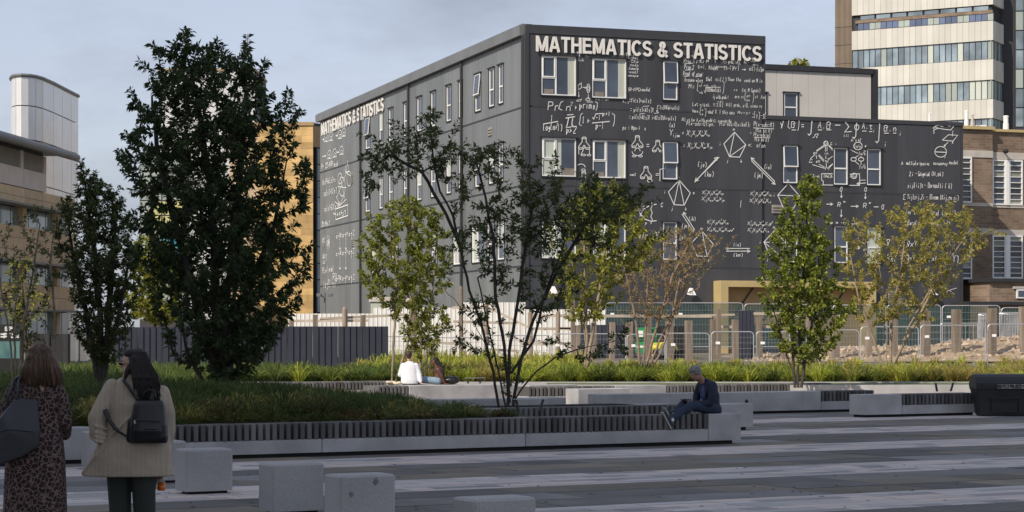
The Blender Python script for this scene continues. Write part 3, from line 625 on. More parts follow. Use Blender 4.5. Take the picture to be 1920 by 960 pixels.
# roof edges
MB().fbox(FR, -0.06, SM+0.05, ZT-0.42, ZT, -0.3, 0.10).build('roof_edge', M['clade'], math_b)
MB().fbox(FR, SM+0.052, SW+0.05, ZTW-0.2, ZTW, -0.3, 0.10).build('roof_edge', M['clade'], math_b)
mb = MB(); mb.fbox(FL, 0.16, SLf+0.3, ZT-0.5, ZT-0.02, -0.25, 0.32); mb.fbox(FL, 0.16, SLf+0.3, ZT-0.02, ZT+0.06, -0.3, 0.2)
mb.build('gutter', M['gutter'], math_b)
MB().fbox(FR, -0.14, 0.06, ZB, ZT-0.43, -0.2, 0.12).build('corner_trim', M['clade'], math_b)
MB().fbox(FR, SM-0.1, SM+0.06, ZTW+0.002, ZT-0.43, -0.2, 0.07).build('corner_trim', M['clade'], math_b)
MB().fbox(FR, SW-0.1, SW+0.05, ZB, ZTW-0.21, -0.2, 0.07).build('corner_trim', M['clade'], math_b)
# openings: (frame, px0,px1,py0,py1,style)
wins_R = [(1014,1079,104,178,'A'),(1109,1173,109,183,'A'),(1242,1269,115,187,'N'),
          (1015,1079,258,330,'B'),(1110,1172,262,333,'A'),(1241,1269,266,336,'N'),(1467,1494,273,343,'N'),(1562,1588,277,346,'N'),(1624,1650,279,347,'N'),
          (1015,1079,412,484,'B'),(1110,1172,414,486,'B'),(1242,1268,416,487,'N'),(1470,1494,422,492,'N'),(1563,1588,424,493,'N'),(1625,1650,426,494,'P')]
def rectR(fr, px0, px1, py0, py1):
    a, z1 = fr.sz(px0, py0); b, _ = fr.sz(px1, py0); _, z0 = fr.sz(px0, py1); return min(a,b), max(a,b), z0, z1
RW = [(*rectR(FR, *wn[:4]), wn[4]) for wn in wins_R]
colsL = [(894,904),(920,929),(938,946),(840,848),(863,869),(811,819),(785,793),(760,767),(732,739),(714,720),(688,696)]
LWn = []
for i, (a, b) in enumerate(colsL):
    s1, s0 = FL.s_at(a), FL.s_at(b)
    for r, zt in enumerate((15.2, 11.35)):
        LWn.append((s0, s1, zt-1.9, zt, 'O' if a in (894, 688) else 'N'))
for a, b in ((853,869),(888,908),(917,929),(936,948),(812,822),(783,793),(738,748),(700,712)):
    s1, s0 = FL.s_at(a), FL.s_at(b); LWn.append((s0, s1, 5.6, 7.5, 'N' if s1-s0 < 1.4 else 'W'))
def panels(fr, s0, s1, step, zs, wins, z_gap=0.05, name='wall_panel', m='clad', off=0.0, xs=None):
    n = max(1, round((s1-s0)/step)); xs = xs or [s0 + (s1-s0)*i/n for i in range(n+1)]
    for zi in range(len(zs)-1):
        za, zb = zs[zi]+z_gap, zs[zi+1]-0.015
        for i in range(len(xs)-1):
            a, b = xs[i]+0.003, xs[i+1]-0.003
            # subtract windows
            rects = [(a, b, za, zb)]
            for (w0, w1, wz0, wz1, *_) in wins:
                nr = []
                for (p, q, r_, t) in rects:
                    if w1 <= p or w0 >= q or wz1 <= r_ or wz0 >= t: nr.append((p,q,r_,t)); continue
                    if wz0 > r_: nr.append((p, q, r_, wz0))
                    if wz1 < t: nr.append((p, q, wz1, t))
                    if w0 > p: nr.append((p, w0, max(r_, wz0), min(t, wz1)))
                    if w1 < q: nr.append((w1, q, max(r_, wz0), min(t, wz1)))
                rects = nr
            rr_ = sorted([r for r in rects if r[1]-r[0] > 0.01 and r[3]-r[2] > 0.01], key=lambda r: r[2]); groups_ = [rr_]
            if len(rr_) == 2 and rr_[0][3] < rr_[1][2] - 0.02: groups_ = [[rr_[0]], [rr_[1]]]
            for rects in groups_:
              mb = MB()
              for k, (p, q, r_, t) in enumerate(rects):
                if q-p > 0.01 and t-r_ > 0.01:
                    mb.fbox(fr, p, q, r_, t, off+0.0, off+0.06 + k*1e-4)
                    nr_ = int((q-p)/0.5)
                    for j in range(1, nr_): x = p + (q-p)*j/nr_; mb.fbox(fr, x-0.012, x+0.012, r_+0.01, t-0.01, off+0.06, off+0.065)
              if mb.v: mb.build(name, M[m], math_b)
def win(fr, s0, s1, z0, z1, style, root, deep=0.0, fw=0.055):
    """white framed casement set in its opening"""
    g = 0.004
    mb = MB()
    def bar(a, b, c, d, o=0.0): mb.fbox(fr, a, b, c, d, deep+0.0, deep+0.075+o)
    bar(s0+g, s0+fw, z0+g, z1-g); bar(s1-fw, s1-g, z0+g, z1-g); bar(s0+fw, s1-fw, z0+g, z0+fw); bar(s0+fw, s1-fw, z1-fw, z1-g)
    W = s1-s0; panes = []
    zm = z0 + (z1-z0)*0.44
    if style in 'AB':
        sm = s0 + W*0.42
        bar(sm-0.035, sm+0.035, z0+fw, z1-fw); bar(s0+fw, sm-0.035, zm-0.03, zm+0.03)
        # opening sash stands proud
        for q in ((s0+fw, s0+fw+0.05, zm+0.03, z1-fw), (sm-0.085, sm-0.035, zm+0.03, z1-fw), (s0+fw+0.05, sm-0.085, zm+0.03, zm+0.08), (s0+fw+0.05, sm-0.085, z1-fw-0.05, z1-fw)): mb.fbox(fr, *q, deep, deep+0.1)
        panes = [(s0+fw, sm-0.035, zm+0.03, z1-fw, 'glass'), (s0+fw, sm-0.035, z0+fw, zm-0.03, 'glass')]
        if style == 'A': cut = sm + (s1-sm)*0.60; panes += [(sm+0.035, cut, z0+fw, z1-fw, 'glass'), (cut+0.004, s1-fw, z0+fw, z1-fw, 'blindc')]
        else: cut = sm + (s1-sm)*0.27; panes = [(p[0],p[1],p[2],p[3],'blind') for p in panes] + [(sm+0.035, cut, z0+fw, z1-fw, 'blind'), (cut+0.004, s1-fw, z0+fw, z1-fw, 'glass')]
    elif style == 'W':
        sm = (s0+s1)/2; bar(sm-0.04, sm+0.04, z0+fw, z1-fw); panes = [(s0+fw, sm-0.04, z0+fw, z1-fw, 'glass'), (sm+0.04, s1-fw, z0+fw, z1-fw, 'blind')]
    else:
        bar(s0+fw, s1-fw, zm-0.035, zm+0.035)
        mt = 'glass' if style != 'P' else 'blind'
        panes = [(s0+fw, s1-fw, zm+0.035, z1-fw, mt), (s0+fw, s1-fw, z0+fw, zm-0.035, mt)]
    f = mb.build('window', M['white'], root)
    for i, (a, b, c, d, m) in enumerate(panes):
        MB().fbox(fr, a-0.001, b+0.001, c-0.001, d+0.001, deep-0.02, deep+0.03).build('pane', M[m], f)
    if style == 'A':   # things on the sill seen behind the glass, lower left
        a, b, c, d, _ = panes[1]
        MB().fbox(fr, a+0.1, b-0.08, c+0.03, c+(d-c)*0.32, deep+0.0, deep+0.033).build('sill_clutter', M['interior'], f)
    if style == 'B':
        a, b, c, d, _ = panes[-1]
        MB().fbox(fr, a+0.05, b-0.01, c, c+(d-c)*0.2, deep, deep+0.033).build('sill_clutter', M['interior'], f)
    if style in 'NO' and random.random() < 0.75 and fr is FL:
        a, b, c, d, _ = panes[0]; MB().fbox(fr, a, a+(b-a)*random.choice([0.35,0.6,0.97]), c, d, deep, deep+0.034).build('blind', M['blind'], f)
    # tilting sash, ajar
    if style == 'O' or (style == 'N' and fr is FR and s0 < 16 and z1 > 8):
        a, b, c, d, _ = panes[0]; sb = MB(); k = 0.05; tl = 0.07 if style == 'N' else 0.09
        def tilt(sa, sb_, za, zb_):
            def P(s_, z_, dd): return fr.p(s_, z_, deep + 0.085 + dd + tl*(d-z_)/(d-c))
            sb.hexa([P(sa,za,0.04),P(sb_,za,0.04),P(sb_,za,0),P(sa,za,0),P(sa,zb_,0.04),P(sb_,zb_,0.04),P(sb_,zb_,0),P(sa,zb_,0)])
        tilt(a-k, a, c-k, d+k); tilt(b, b+k, c-k, d+k); tilt(a, b, c-k, c); tilt(a, b, d, d+k); sb.build('sash', M['white'], f)
        sg = MB(); sb2 = sb; sb = sg; tilt(a, b, c, d); sg.build('pane', M['glass'], f)
    # added dark trim round the opening, imitating the shade of a recessed reveal
    fl = MB(); fl.fbox(fr, s0-0.10, s1+0.12, z1+0.002, z1+0.06, deep, deep+0.17); fl.fbox(fr, s1+0.002, s1+0.07, z0, z1, deep, deep+0.11); fl.fbox(fr, s0-0.06, s0-0.002, z0, z1, deep, deep+0.09); fl.fbox(fr, s0-0.05, s1+0.05, z0-0.05, z0-0.002, deep, deep+0.13)
    fl.build('shade_trim', M['cladj'], f)
XE = FR.s_at(1337), FR.s_at(1627)
ent = (XE[0], XE[1], -1, zp(527, 103.2), 'E')
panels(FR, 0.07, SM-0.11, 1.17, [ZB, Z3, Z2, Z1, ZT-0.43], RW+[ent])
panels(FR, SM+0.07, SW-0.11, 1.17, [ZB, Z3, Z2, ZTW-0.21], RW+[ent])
jl = [0.2] + [FL.s_at(p) for p in (940,912,870,838,805,770,740,712,680,655,628)] + [SLf]
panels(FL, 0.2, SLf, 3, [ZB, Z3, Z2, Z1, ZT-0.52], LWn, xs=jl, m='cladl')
for wn in RW: win(FR, *wn, math_b)
for wn in LWn: win(FL, *wn, math_b, fw=0.07)
# storey flashings
for z in (Z1, Z2, Z3):
    MB().fbox(FR, 0.25, SM-0.2, z-0.012, z+0.045, 0.0, 0.072).build('storey_joint', M['clade'], math_b)
    if z < Z1: MB().fbox(FR, SM+0.2, SW-0.3, z-0.012, z+0.045, 0.0, 0.072).build('storey_joint', M['clade'], math_b)
    MB().fbox(FL, 0.3, SLf, z-0.012, z+0.06, 0.0, 0.085).build('storey_joint', M['clade'], math_b)
for px in (985.5, 870, 770, 680):
    s = FL.s_at(px); MB().tube([FL.p(s, ZB, 0.16), FL.p(s, ZT-0.55, 0.16)], 0.07, 8).build('downpipe', M['creamtr'], math_b)
# louvred vents
def vent(fr, px0, px1, py0, py1):
    a, b, c, d = rectR(fr, px0, px1, py0, py1); mb = MB(); n = max(3, int((d-c)/0.11))
    mb.fbox(fr, a, b, c, d, 0.06, 0.078)
    for i in range(n): z = c + (d-c)*i/n; mb.fbox(fr, a+0.02, b-0.02, z+0.01, z+0.045, 0.078, 0.13)
    mb.build('vent', M['louvre'], math_b)
vent(FR, 1446, 1466, 384, 400); vent(FR, 1180, 1204, 378, 396); vent(FR, 1664, 1697, 545, 574); vent(FL, 918, 925, 240, 256); vent(FL, 660, 664, 325, 345); vent(FL, 661, 665, 447, 462)
# gold entrance portal
a, b = XE; zt = ent[3]; zb = 0.9
for nm, (s0, s1, z0, z1) in {'portal_frame': (a, a+0.42, zb, zt), 'portal_frame.001': (b-0.42, b, zb, zt), 'portal_frame.002': (a+0.42, b-0.42, zt-0.30, zt)}.items():
    MB().bbox(FR, s0, s1, z0, z1, -1.9, 0.9, 0.01).build('portal_frame', M['gold'], math_b)
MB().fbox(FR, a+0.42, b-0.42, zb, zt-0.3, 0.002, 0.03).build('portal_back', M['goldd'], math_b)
mb = MB()
for i in range(4):
    s = a+0.9+i*1.7
    if s+1.6 < b: mb.hexa([FR.p(s,zt-1.9,.09),FR.p(s+0.07,zt-1.9,.09),FR.p(s+0.07,zt-1.9,.032),FR.p(s,zt-1.9,.032),FR.p(s+1.2,zt-0.31,.09),FR.p(s+1.27,zt-0.31,.09),FR.p(s+1.27,zt-0.31,.032),FR.p(s+1.2,zt-0.31,.032)])
mb.build('portal_lattice', M['creamtr'], math_b)
s0 = a + 1.0
for i in range(3): MB().fbox(FR, s0+i*1.5, s0+i*1.5+1.4, zb, zt-2.1, 0.031, 0.06).build('portal_door', M['glass'], math_b)
for px, py in ((1290, 548), (1032, 545), (1742, 548)):   # floodlights
    s, z = FR.sz(px, py); mb = MB(); mb.hexa([FR.p(s-.17,z-.15,.62),FR.p(s+.17,z-.15,.62),FR.p(s+.17,z-.1,.25),FR.p(s-.17,z-.1,.25),FR.p(s-.07,z+.2,.42),FR.p(s+.07,z+.2,.42),FR.p(s+.07,z+.2,.3),FR.p(s-.07,z+.2,.3)]); mb.bar(FR.p(s,z+.1,.05), FR.p(s,z+.1,.35), .03); mb.build('wall_lamp', M['white'], math_b)
# ---------------------------------------------------------------- sign letters (heavy sans strokes)
def arc(cx, cy, rx, ry, a0, a1, n=10): return [(cx+rx*math.cos(R(a0+(a1-a0)*i/n)), cy+ry*math.sin(R(a0+(a1-a0)*i/n))) for i in range(n+1)]
T_ = 0.165
LET = {
 'M': (0.88, [[(.09,0),(.09,1)],[(.79,0),(.79,1)],[(.13,.93),(.40,.14),(.48,.14),(.75,.93)]]),
 'A': (0.78, [[(.08,0),(.33,.90),(.45,.90),(.70,0)],[(.19,.30),(.59,.30)]]),
 'T': (0.66, [[(.0,.915),(.66,.915)],[(.33,0),(.33,.83)]]),
 'H': (0.74, [[(.09,0),(.09,1)],[(.65,0),(.65,1)],[(.17,.52),(.57,.52)]]),
 'E': (0.66, [[(.09,0),(.09,1)],[(.17,.915),(.63,.915)],[(.17,.52),(.58,.52)],[(.17,.085),(.66,.085)]]),
 'I': (0.20, [[(.10,0),(.10,1)]]),
 'C': (0.74, [arc(.40,.5,.31,.42,42,318,18)]),
 'S': (0.68, [arc(.34,.72,.245,.20,20,180,8)+arc(.34,.70,.245,.19,195,262,4)+[(.37,.50)]+arc(.35,.28,.26,.20,70,0,5)+arc(.34,.275,.26,.195,-12,-165,9)]),
 '&': (0.80, [[(.74,.02),(.62,.14),(.30,.62),(.24,.74)]+arc(.38,.79,.14,.13,180,0,8)+[(.50,.68),(.22,.46),(.14,.34)]+arc(.34,.26,.24,.19,170,290,8)+[(.56,.20),(.68,.42)]]),
}
def ribbon(pts, wd):
    """offset outline of an open polyline with mitred joints"""
    L_, R_ = [], []
    n = len(pts)
    for i in range(n):
        p = pts[i]; a = pts[max(i-1,0)]; b = pts[min(i+1,n-1)]
        d1 = (p[0]-a[0], p[1]-a[1]); d2 = (b[0]-p[0], b[1]-p[1])
        l1 = math.hypot(*d1) or 1; l2 = math.hypot(*d2) or 1
        if i == 0: d1, l1 = d2, l2
        if i == n-1: d2, l2 = d1, l1
        n1 = (-d1[1]/l1, d1[0]/l1); n2 = (-d2[1]/l2, d2[0]/l2); m = (n1[0]+n2[0], n1[1]+n2[1]); ml = math.hypot(*m)
        if ml < 0.35: m = n1; sc = 1
        else: m = (m[0]/ml, m[1]/ml); sc = min(1.6, 1/max(0.3, m[0]*n1[0]+m[1]*n1[1]))
        L_.append((p[0]+m[0]*wd*sc/2, p[1]+m[1]*wd*sc/2)); R_.append((p[0]-m[0]*wd*sc/2, p[1]-m[1]*wd*sc/2))
    return L_, R_
def solid_stroke(mb, fr, pts, wd, d0, d1):
    Ls, Rs = ribbon(pts, wd); n = len(pts); vs = [fr.p(x,y,d1) for x,y in Ls]+[fr.p(x,y,d1) for x,y in Rs]+[fr.p(x,y,d0) for x,y in Ls]+[fr.p(x,y,d0) for x,y in Rs]
    fs = []
    for i in range(n-1):
        fs += [(i, n+i, n+i+1, i+1), (2*n+i, 2*n+i+1, 3*n+i+1, 3*n+i), (i, i+1, 2*n+i+1, 2*n+i), (n+i, 3*n+i, 3*n+i+1, n+i+1)]
    fs += [(0, 2*n, 3*n, n), (n-1, 2*n-1, 4*n-1, 3*n-1)]
    mb.add(vs, fs)
def sign(fr, text, s0, s1, z0, H, d=0.14, flip=False, dz=0.0):
    adv = [LET[c][0]+0.10 if c != ' ' else 0.34 for c in text]; k = (s1-s0)/(sum(adv)-0.10)
    x = 0
    for c, a in zip(text, adv):
        if c != ' ':
            mb = MB()
            for j, st in enumerate(LET[c][1]):
                pts = [((s0 + (x+px)*k) if not flip else (s1 - (x+px)*k), z0+py*H) for px, py in st]
                wd = T_*H*1.05
                solid_stroke(mb, fr, pts, wd, d, d+0.045+0.003*j)
            mb.build('sign_letter', M['letter'], math_b)
        x += a
s0, z0 = FR.sz(1003, 91.5); s1, _ = FR.sz(1425, 100)
sign(FR, 'MATHEMATICS & STATISTICS', s0, s1, ZT-1.28, 0.75)
sa = FL.s_at(723); sb_ = FL.s_at(606)
sign(FL, 'MATHEMATICS & STATISTICS', sa, sb_, ZT-1.48, 0.84, flip=True, d=0.10)
# ---------------------------------------------------------------- handwriting: single-stroke glyphs, digits are x,y on a grid (baseline y=2, x-height 6, cap 9)
G = {
'a':'4636152413223244 4642','b':'1912 1545364442332212','c':'453625131422324344','d':'4942 4536251314223243','e':'1444453625131422324344','f':'4838281711 0636','g':'4636251424344445 46414030211','h':'1912 15264645424','i':'2622 2829','j':'3631201 3839','k':'1912 4613 2442','l':'1913223','m':'0602 051626252 2522 25364645424','n':'1612 15263646424','o':'26151322324345362','p':'1610 1525364544332212','q':'4636251314223243 4640','r':'1612 152646','s':'453626152443321','t':'2823324 0747','u':'1613223243464 4642','v':'062246','w':'0612253246','x':'0642 0246','y':'0624 4620100','z':'06460242',
'A':'022942 1535','B':'0902 0939485726 26364544423202','C':'484929171422324344','D':'0902 09394745433202','E':'4909 0902 0535 0242','F':'4909 0902 0535','G':'48391917130222424434','H':'0902 4942 0545','I':'1939 2922 1232','K':'0902 4905 1542','L':'09020242','M':'020925494 4942','N':'02094249','P':'0209394745350','Q':'2917142242474828 3151','R':'0209394745350 2542','S':'48392918162534443322120','T':'0949 2922','V':'092249','W':'0912263249','X':'0942 0249','Y':'092549 2522','Z':'09490242','H':'0902 4942 0545','J':'39332202',
'0':'29171422424749292','1':'182922','2':'083949470242','3':'0949264432','4':'39044 3932','5':'49090636453322120','6':'39150322424535','7':'094912','8':'29182635434223121524362849','9':'4749291816254749 4932',
'(':'291815132','(':'3918140332','-':'1545','+':'1545 2723','=':'1646 1343','.':'2223','|':'2921','/':'0249','>':'073503','<':'470543',')':'19384842311','[':'39191232','{':'3929251525223',',':'2331','~':'05162535','*':'1646 2723','^':'172937','\'':'2927',
'S1':'48090525020243','∑':'4909250242 ','∏':'0949 1912 3932','∫':'4949382832120','√':'0515323999','∂':'283948433221122426','Ω':'0212251748474532423','γ':'0716252049 ','∇':'09490 092249'.replace('092249','2249'),'θ':'29171422424749292 1545','ζ':'1949150322120','χ':'0640 0046','α':'46352513223246','φ':'26151322324345362 2920','ε':'4625142322142','v1':'','→':'0575 6775 6375','↓':'2920 1320 3320','∀':'092249 1535','O':'29171422424749292','U':'0913224249','≡':'1747 1545 1343','π':'0646 1612 3632','λ':'0919424 2502','μ':'0016 0613223246','ω':'06030212252232434',':':'2324 2627','!':'2924 2223'}
G.update({'g':'4636251424344445 464130211','h':'1912 152636454342','j':'36312010 3839','l':'19132232','m':'0602 0516262522 2536454342','n':'1612 152636454342','o':'261513223243453626','s':'4536261534433222121','t':'28233243 0747','u':'16132232434642','y':'0624 46201000',
'M':'020925494942'[:10]+' 4942','P':'020939484636250505'[:12]+'3605','R':'0209394846360525'[:14]+' 2542','S':'4839291817264443322212','0':'291714224247492929','4':'390444 3932','5':'4909063645433212','O':'291714224247492929',')':'1938484331','{':'392925152522','∫':'49493828322120','∇':'0949 4922 2209','λ':'091942 2502','ω':'0603122322324346','φ':'261513223243453626 2920','s2':''})
G['M'] = '0209 0925 2549 4942'; G['P'] = '0209 093948463605'; G['R'] = '0209 093948463605 2542'; G['S'] = '4839291816264443322212'
def gstrokes(ch):
    s = G.get(ch)
    if s is None: return []
    out = []
    for part in s.split():
        q = [(int(part[i]), int(part[i+1])) for i in range(0, len(part)-1, 2)]
        if len(q) > 1: out.append(q)
    return out
wcount = 0
rgw = random.Random(5)
class Writer:
    def __init__(s, fr, parent): s.mb = MB(); s.fr = fr; s.k = 0; s.parent = parent
    def stroke_px(s, pts, w=0.05):
        q = [s.fr.sz(px, py) for px, py in pts]; s.stroke(q, w)
    def stroke(s, q, w=0.05):
        w *= 0.85
        q2 = [q[0]]
        for p in q[1:]:
            if math.hypot(p[0]-q2[-1][0], p[1]-q2[-1][1]) > 0.004: q2.append(p)
        if len(q2) < 2: return
        s.k += 1; d = 0.079 + (s.k % 40)*0.0004
        Ls, Rs = ribbon(q2, w); n = len(q2)
        s.mb.add([s.fr.p(x,z,d) for x,z in Ls]+[s.fr.p(x,z,d) for x,z in Rs], [(i, n+i, n+i+1, i+1) for i in range(n-1)])
    def text(s, txt, px, py, h, px1=None, w=None, slant=0.12, jit=0.35, flip=False):
        """baseline starts at photo pixel (px,py); capital height h photo pixels"""
        s0, z0 = s.fr.sz(px, py); Y = s.fr.o.y + s.fr.u.y*s0; H = h/F*Y; u = H/7.0; adv = 5.3*u
        sgn = -1 if flip else 1
        if px1 is not None: s1, _ = s.fr.sz(px1, py); adv = abs(s1-s0)/len(txt)
        uw = min(u*1.0, adv/5.4) if px1 is not None else u
        uw = adv/5.6 if px1 is not None else u
        w = (w or max(0.026, H*0.085))*0.72; x = 0
        for ch in txt:
            if ch != ' ':
                dy = rgw.uniform(-1,1)*u*jit; sc = rgw.uniform(0.9,1.1)
                for st in gstrokes(ch):
                    pts = [(s0 + sgn*(x + (a+slant*(b-2)+rgw.uniform(-.15,.15))*uw*sc), z0 + (b-2+rgw.uniform(-.15,.15))*u*sc + dy) for a, b in st]
                    # soften corners
                    if len(pts) > 3:
                        sm = [pts[0]]
                        for i in range(1, len(pts)-1): p, q, r_ = pts[i-1], pts[i], pts[i+1]; sm += [((p[0]+3*q[0])/4, (p[1]+3*q[1])/4), ((3*q[0]+r_[0])/4, (3*q[1]+r_[1])/4)]
                        pts = sm + [pts[-1]]
                    s.stroke(pts, w)
            x += adv
    def circle(s, px, py, rx, ry, w=0.05, a0=0, a1=360, n=16): s.stroke_px([(px+rx*math.cos(R(a0+(a1-a0)*i/n)), py+ry*math.sin(R(a0+(a1-a0)*i/n))) for i in range(n+1)], w)
    def arrow(s, a, b, w=0.045, hd=6):
        s.stroke_px([a, b], w); t = math.atan2(b[1]-a[1], b[0]-a[0])
        s.stroke_px([(b[0]-hd*math.cos(t-.5), b[1]-hd*math.sin(t-.5)), b, (b[0]-hd*math.cos(t+.5), b[1]-hd*math.sin(t+.5))], w)
    def done(s): tag(s.mb.build('handwriting', M['chalk'], s.parent), kind='stuff')
W = Writer(FR, math_b)
# large formula upper left
W.text('Pr', 1026, 207, 15, 1048, 0.055); W.text('(n', 1045, 207, 15, 1072, 0.055); W.text('2', 1068, 199, 7); W.text('+1', 1075, 207, 12, 1090, 0.05); W.text('prime', 1085, 204, 13, 1115, 0.05); W.text(')', 1112, 206, 16, 1121, 0.05)
W.text('1', 1030, 228, 11, 1037, 0.055); W.stroke_px([(1017,233),(1045,228)], 0.055); W.text('log(n+1)', 1017, 244, 12, 1053, 0.055); W.text('2', 1042, 236, 5)
W.stroke_px([(1059,222),(1077,219)], 0.06); W.stroke_px([(1062,216),(1074,215)], 0.045); W.stroke_px([(1065,221),(1062,236),(1060,238)], 0.055); W.stroke_px([(1073,220),(1071,234),(1074,237)], 0.055); W.text('p>2', 1060, 250, 13, 1080, 0.06); W.stroke_px([(1060,240),(1076,237)], 0.045)
W.text('(', 1084, 236, 22, 1094, 0.05); W.text('1+', 1089, 232, 13, 1107, 0.055); W.stroke_px([(1109,231),(1142,228)], 0.055)
W.stroke_px([(1110,220),(1112,224),(1116,214),(1130,213)], 0.05); W.text('-1', 1115, 225, 9, 1126, 0.05); W.text('p+1', 1128, 217, 8, 1144, 0.05); W.text('p-1', 1115, 241, 11, 1132, 0.055); W.text(')', 1143, 234, 20, 1152, 0.05)
# notes between the windows at the top
W.text('kn', 1075, 101, 5); W.circle(1089, 96, 8, 5, 0.035, 10, 170); W.text('xn+yn=n', 1098, 98, 4, 1122); W.stroke_px([(1086,101),(1084,110)], 0.035); W.text('Xnk', 1083, 115, 6, 1094); W.text('Yn= ...', 1096, 108, 5, 1120)
W.text('nyfns', 1160, 104, 8, 1190)
for i, t in enumerate(('C=BAAC', '-CXa', ' node', 'L(xmax)p', '-wcolf', 'xmapa')): W.text(t, 1176, 111+i*6.6, 5, 1196, 0.03)
W.stroke_px([(1083,160),(1089,156),(1089,165),(1083,169),(1083,160)], 0.04); W.arrow((1091,164),(1098,165), 0.035, 3); W.circle(1102,166,3,8,0.04); W.circle(1102,166,1.4,4,0.03); W.arrow((1084,172),(1084,182),0.03,3); W.arrow((1102,176),(1102,186),0.03,3)
W.stroke_px([(1081,188),(1090,186),(1087,190),(1080,190),(1081,188)],0.03); W.circle(1101,187,4,2.5,0.035); W.text('ktk', 1102, 193, 4); W.text('A=kl=1.ddd', 1115, 188, 4, 1140, 0.028)
W.text('SR-FPCA', 1176, 171, 6, 1202, 0.035); W.text('model', 1203, 171, 7, 1219, 0.035)
W.text('Z', 1166, 192, 8, 1171, 0.04); W.text('i,t', 1170, 194, 4, 1178, 0.026); W.text('=Yi(s)+ei(s)', 1178, 192, 8, 1220, 0.036)
W.text('= μi(s)+X(s)Tβi', 1180, 209, 8, 1232, 0.036); W.stroke_px([(1204,200),(1216,199)],0.03); W.text('∑', 1230, 210, 12, 1236, 0.036); W.text('(s)Tθiφi+ei(s)', 1236, 205, 7, 1272, 0.032)
W.text('= μi(s)+X(s)Tβi+X(s)TΩi+ei(s)', 1178, 223, 8, 1266, 0.034); W.stroke_px([(1198,214),(1208,213)],0.03); W.stroke_px([(1225,213),(1234,212)],0.03)
W.text('pc = Mpc-1 ηc', 1166, 243, 8, 1210, 0.036); W.text('(a)', 1254, 239, 8, 1264, 0.036)
# proof, upper right
W.text('μn = yn = 1n', 1290, 107, 5, 1340, 0.026)
W.text('Prop 1', 1281, 118, 8, 1302, 0.034); W.stroke_px([(1282,120),(1298,119)],0.03); W.text('p=Ep', 1304, 117, 7, 1320, 0.032); W.text('pk = 1.', 1322, 117, 7, 1345, 0.03); W.text('Non precisely,', 1354, 119, 8, 1388, 0.03); W.text('Rv=', 1394, 119, 8, 1404, 0.034); W.stroke_px([(1405,116),(1422,116)],0.03); W.text('ln', 1408,114,5,1418,0.028); W.text('Σn-1', 1406,124,5,1422,0.028)
W.text('Prop 2', 1282, 130, 8, 1300, 0.034); W.stroke_px([(1283,132),(1299,131)],0.03); W.text('∀r>1,', 1307, 129, 7, 1323, 0.032); W.text('Pr(n/pk)', 1328, 131, 8, 1345, 0.03); W.stroke_px([(1340,126),(1362,126)],0.03); W.text('(s-1)Pr)', 1356, 131, 7, 1384, 0.03); W.arrow((1390,131),(1397,131),0.03,3); W.text('Σn1(1-(s)pr', 1400, 133, 8, 1432, 0.032)
W.text('Proof of prop:', 1280, 142, 9, 1318, 0.034); W.stroke_px([(1281,144),(1290,143)],0.03); W.stroke_px([(1302,144),(1315,143)],0.03)
W.text('Assume wlog', 1282, 153, 7, 1316, 0.032); W.text('that', 1322, 152, 8, 1334, 0.034); W.text('n=(1)', 1340, 153, 8, 1361, 0.03); W.text('Then the', 1363, 152, 7, 1388, 0.032); W.text('cond on M is', 1394, 154, 7, 1428, 0.032)
W.text('M=', 1290, 166, 8, 1302, 0.036); W.text('(', 1305, 172, 20, 1312, 0.035); W.text('n1', 1309, 163, 5); W.text('nk', 1310, 176, 5); W.text('xk yk', 1318, 162, 4, 1342, 0.026); W.stroke_px([(1319,170),(1321,175),(1322,164),(1350,164)],0.032); W.text('X2EMkn(tk)', 1323, 172, 7, 1350, 0.032); W.text(')', 1350, 172, 19, 1357, 0.035)
W.text('=s', 1374, 171, 5, 1382, 0.03); W.text('for M (mods)', 1390, 172, 7, 1424, 0.03); W.text('Σij with prob !', 1333, 185, 7, 1365, 0.032); W.text('arg s=', 1376, 184, 6, 1394, 0.03); W.text('(', 1394, 190, 17, 1400,0.035); W.text('an', 1398, 182, 5); W.text('bn', 1398, 190, 5); W.text(')', 1406, 190, 17, 1413,0.035); W.text('st', 1414, 184, 5, 1420,0.03); W.text('An', 1425, 186, 7, 1433,0.03)
W.text('Let x=bsA,', 1297, 199, 7, 1332, 0.03); W.text('v=(0)', 1336, 200, 11, 1355, 0.03); W.text('Will prob, x=0, since vs', 1360, 200, 7, 1428, 0.03)
W.text('have', 1297, 211, 6, 1308,0.032); W.text('(', 1310, 216, 15, 1316, 0.035); W.text('c', 1314, 208, 5); W.text('a', 1314, 216, 5); W.text(')', 1318, 216, 15, 1324,0.035); W.text('-abof X. I this case', 1324, 213, 7, 1376, 0.03); W.text('Mv=s=', 1382, 214, 6, 1406,0.03); W.text('=(v)-s(v', 1408, 222, 14, 1440, 0.035)
W.text('All vs for A with prob(s), x=s-ods=0n', 1277, 227, 6, 1370, 0.03); W.text('P(x-ods=0)=px.', 1286, 235, 8, 1340, 0.032); W.text('P(x-ods=0|x=bsA)=', 1348, 236, 8, 1406, 0.032)
W.text('P(x-ods=0)', 1412, 237, 8, 1450, 0.036); W.stroke_px([(1411,240),(1450,242)],0.036); W.text('P(x bs A)', 1416, 248, 8, 1446, 0.034); W.text('=', 1404, 252, 6); W.text('P(x-ods=a)', 1412, 256, 7, 1443, 0.034); W.stroke_px([(1412,258),(1442,259)],0.034); W.text('P(x bs A)', 1414, 265, 7, 1440, 0.034); W.text('= Σx/cn', 1404, 276, 9, 1434, 0.034)
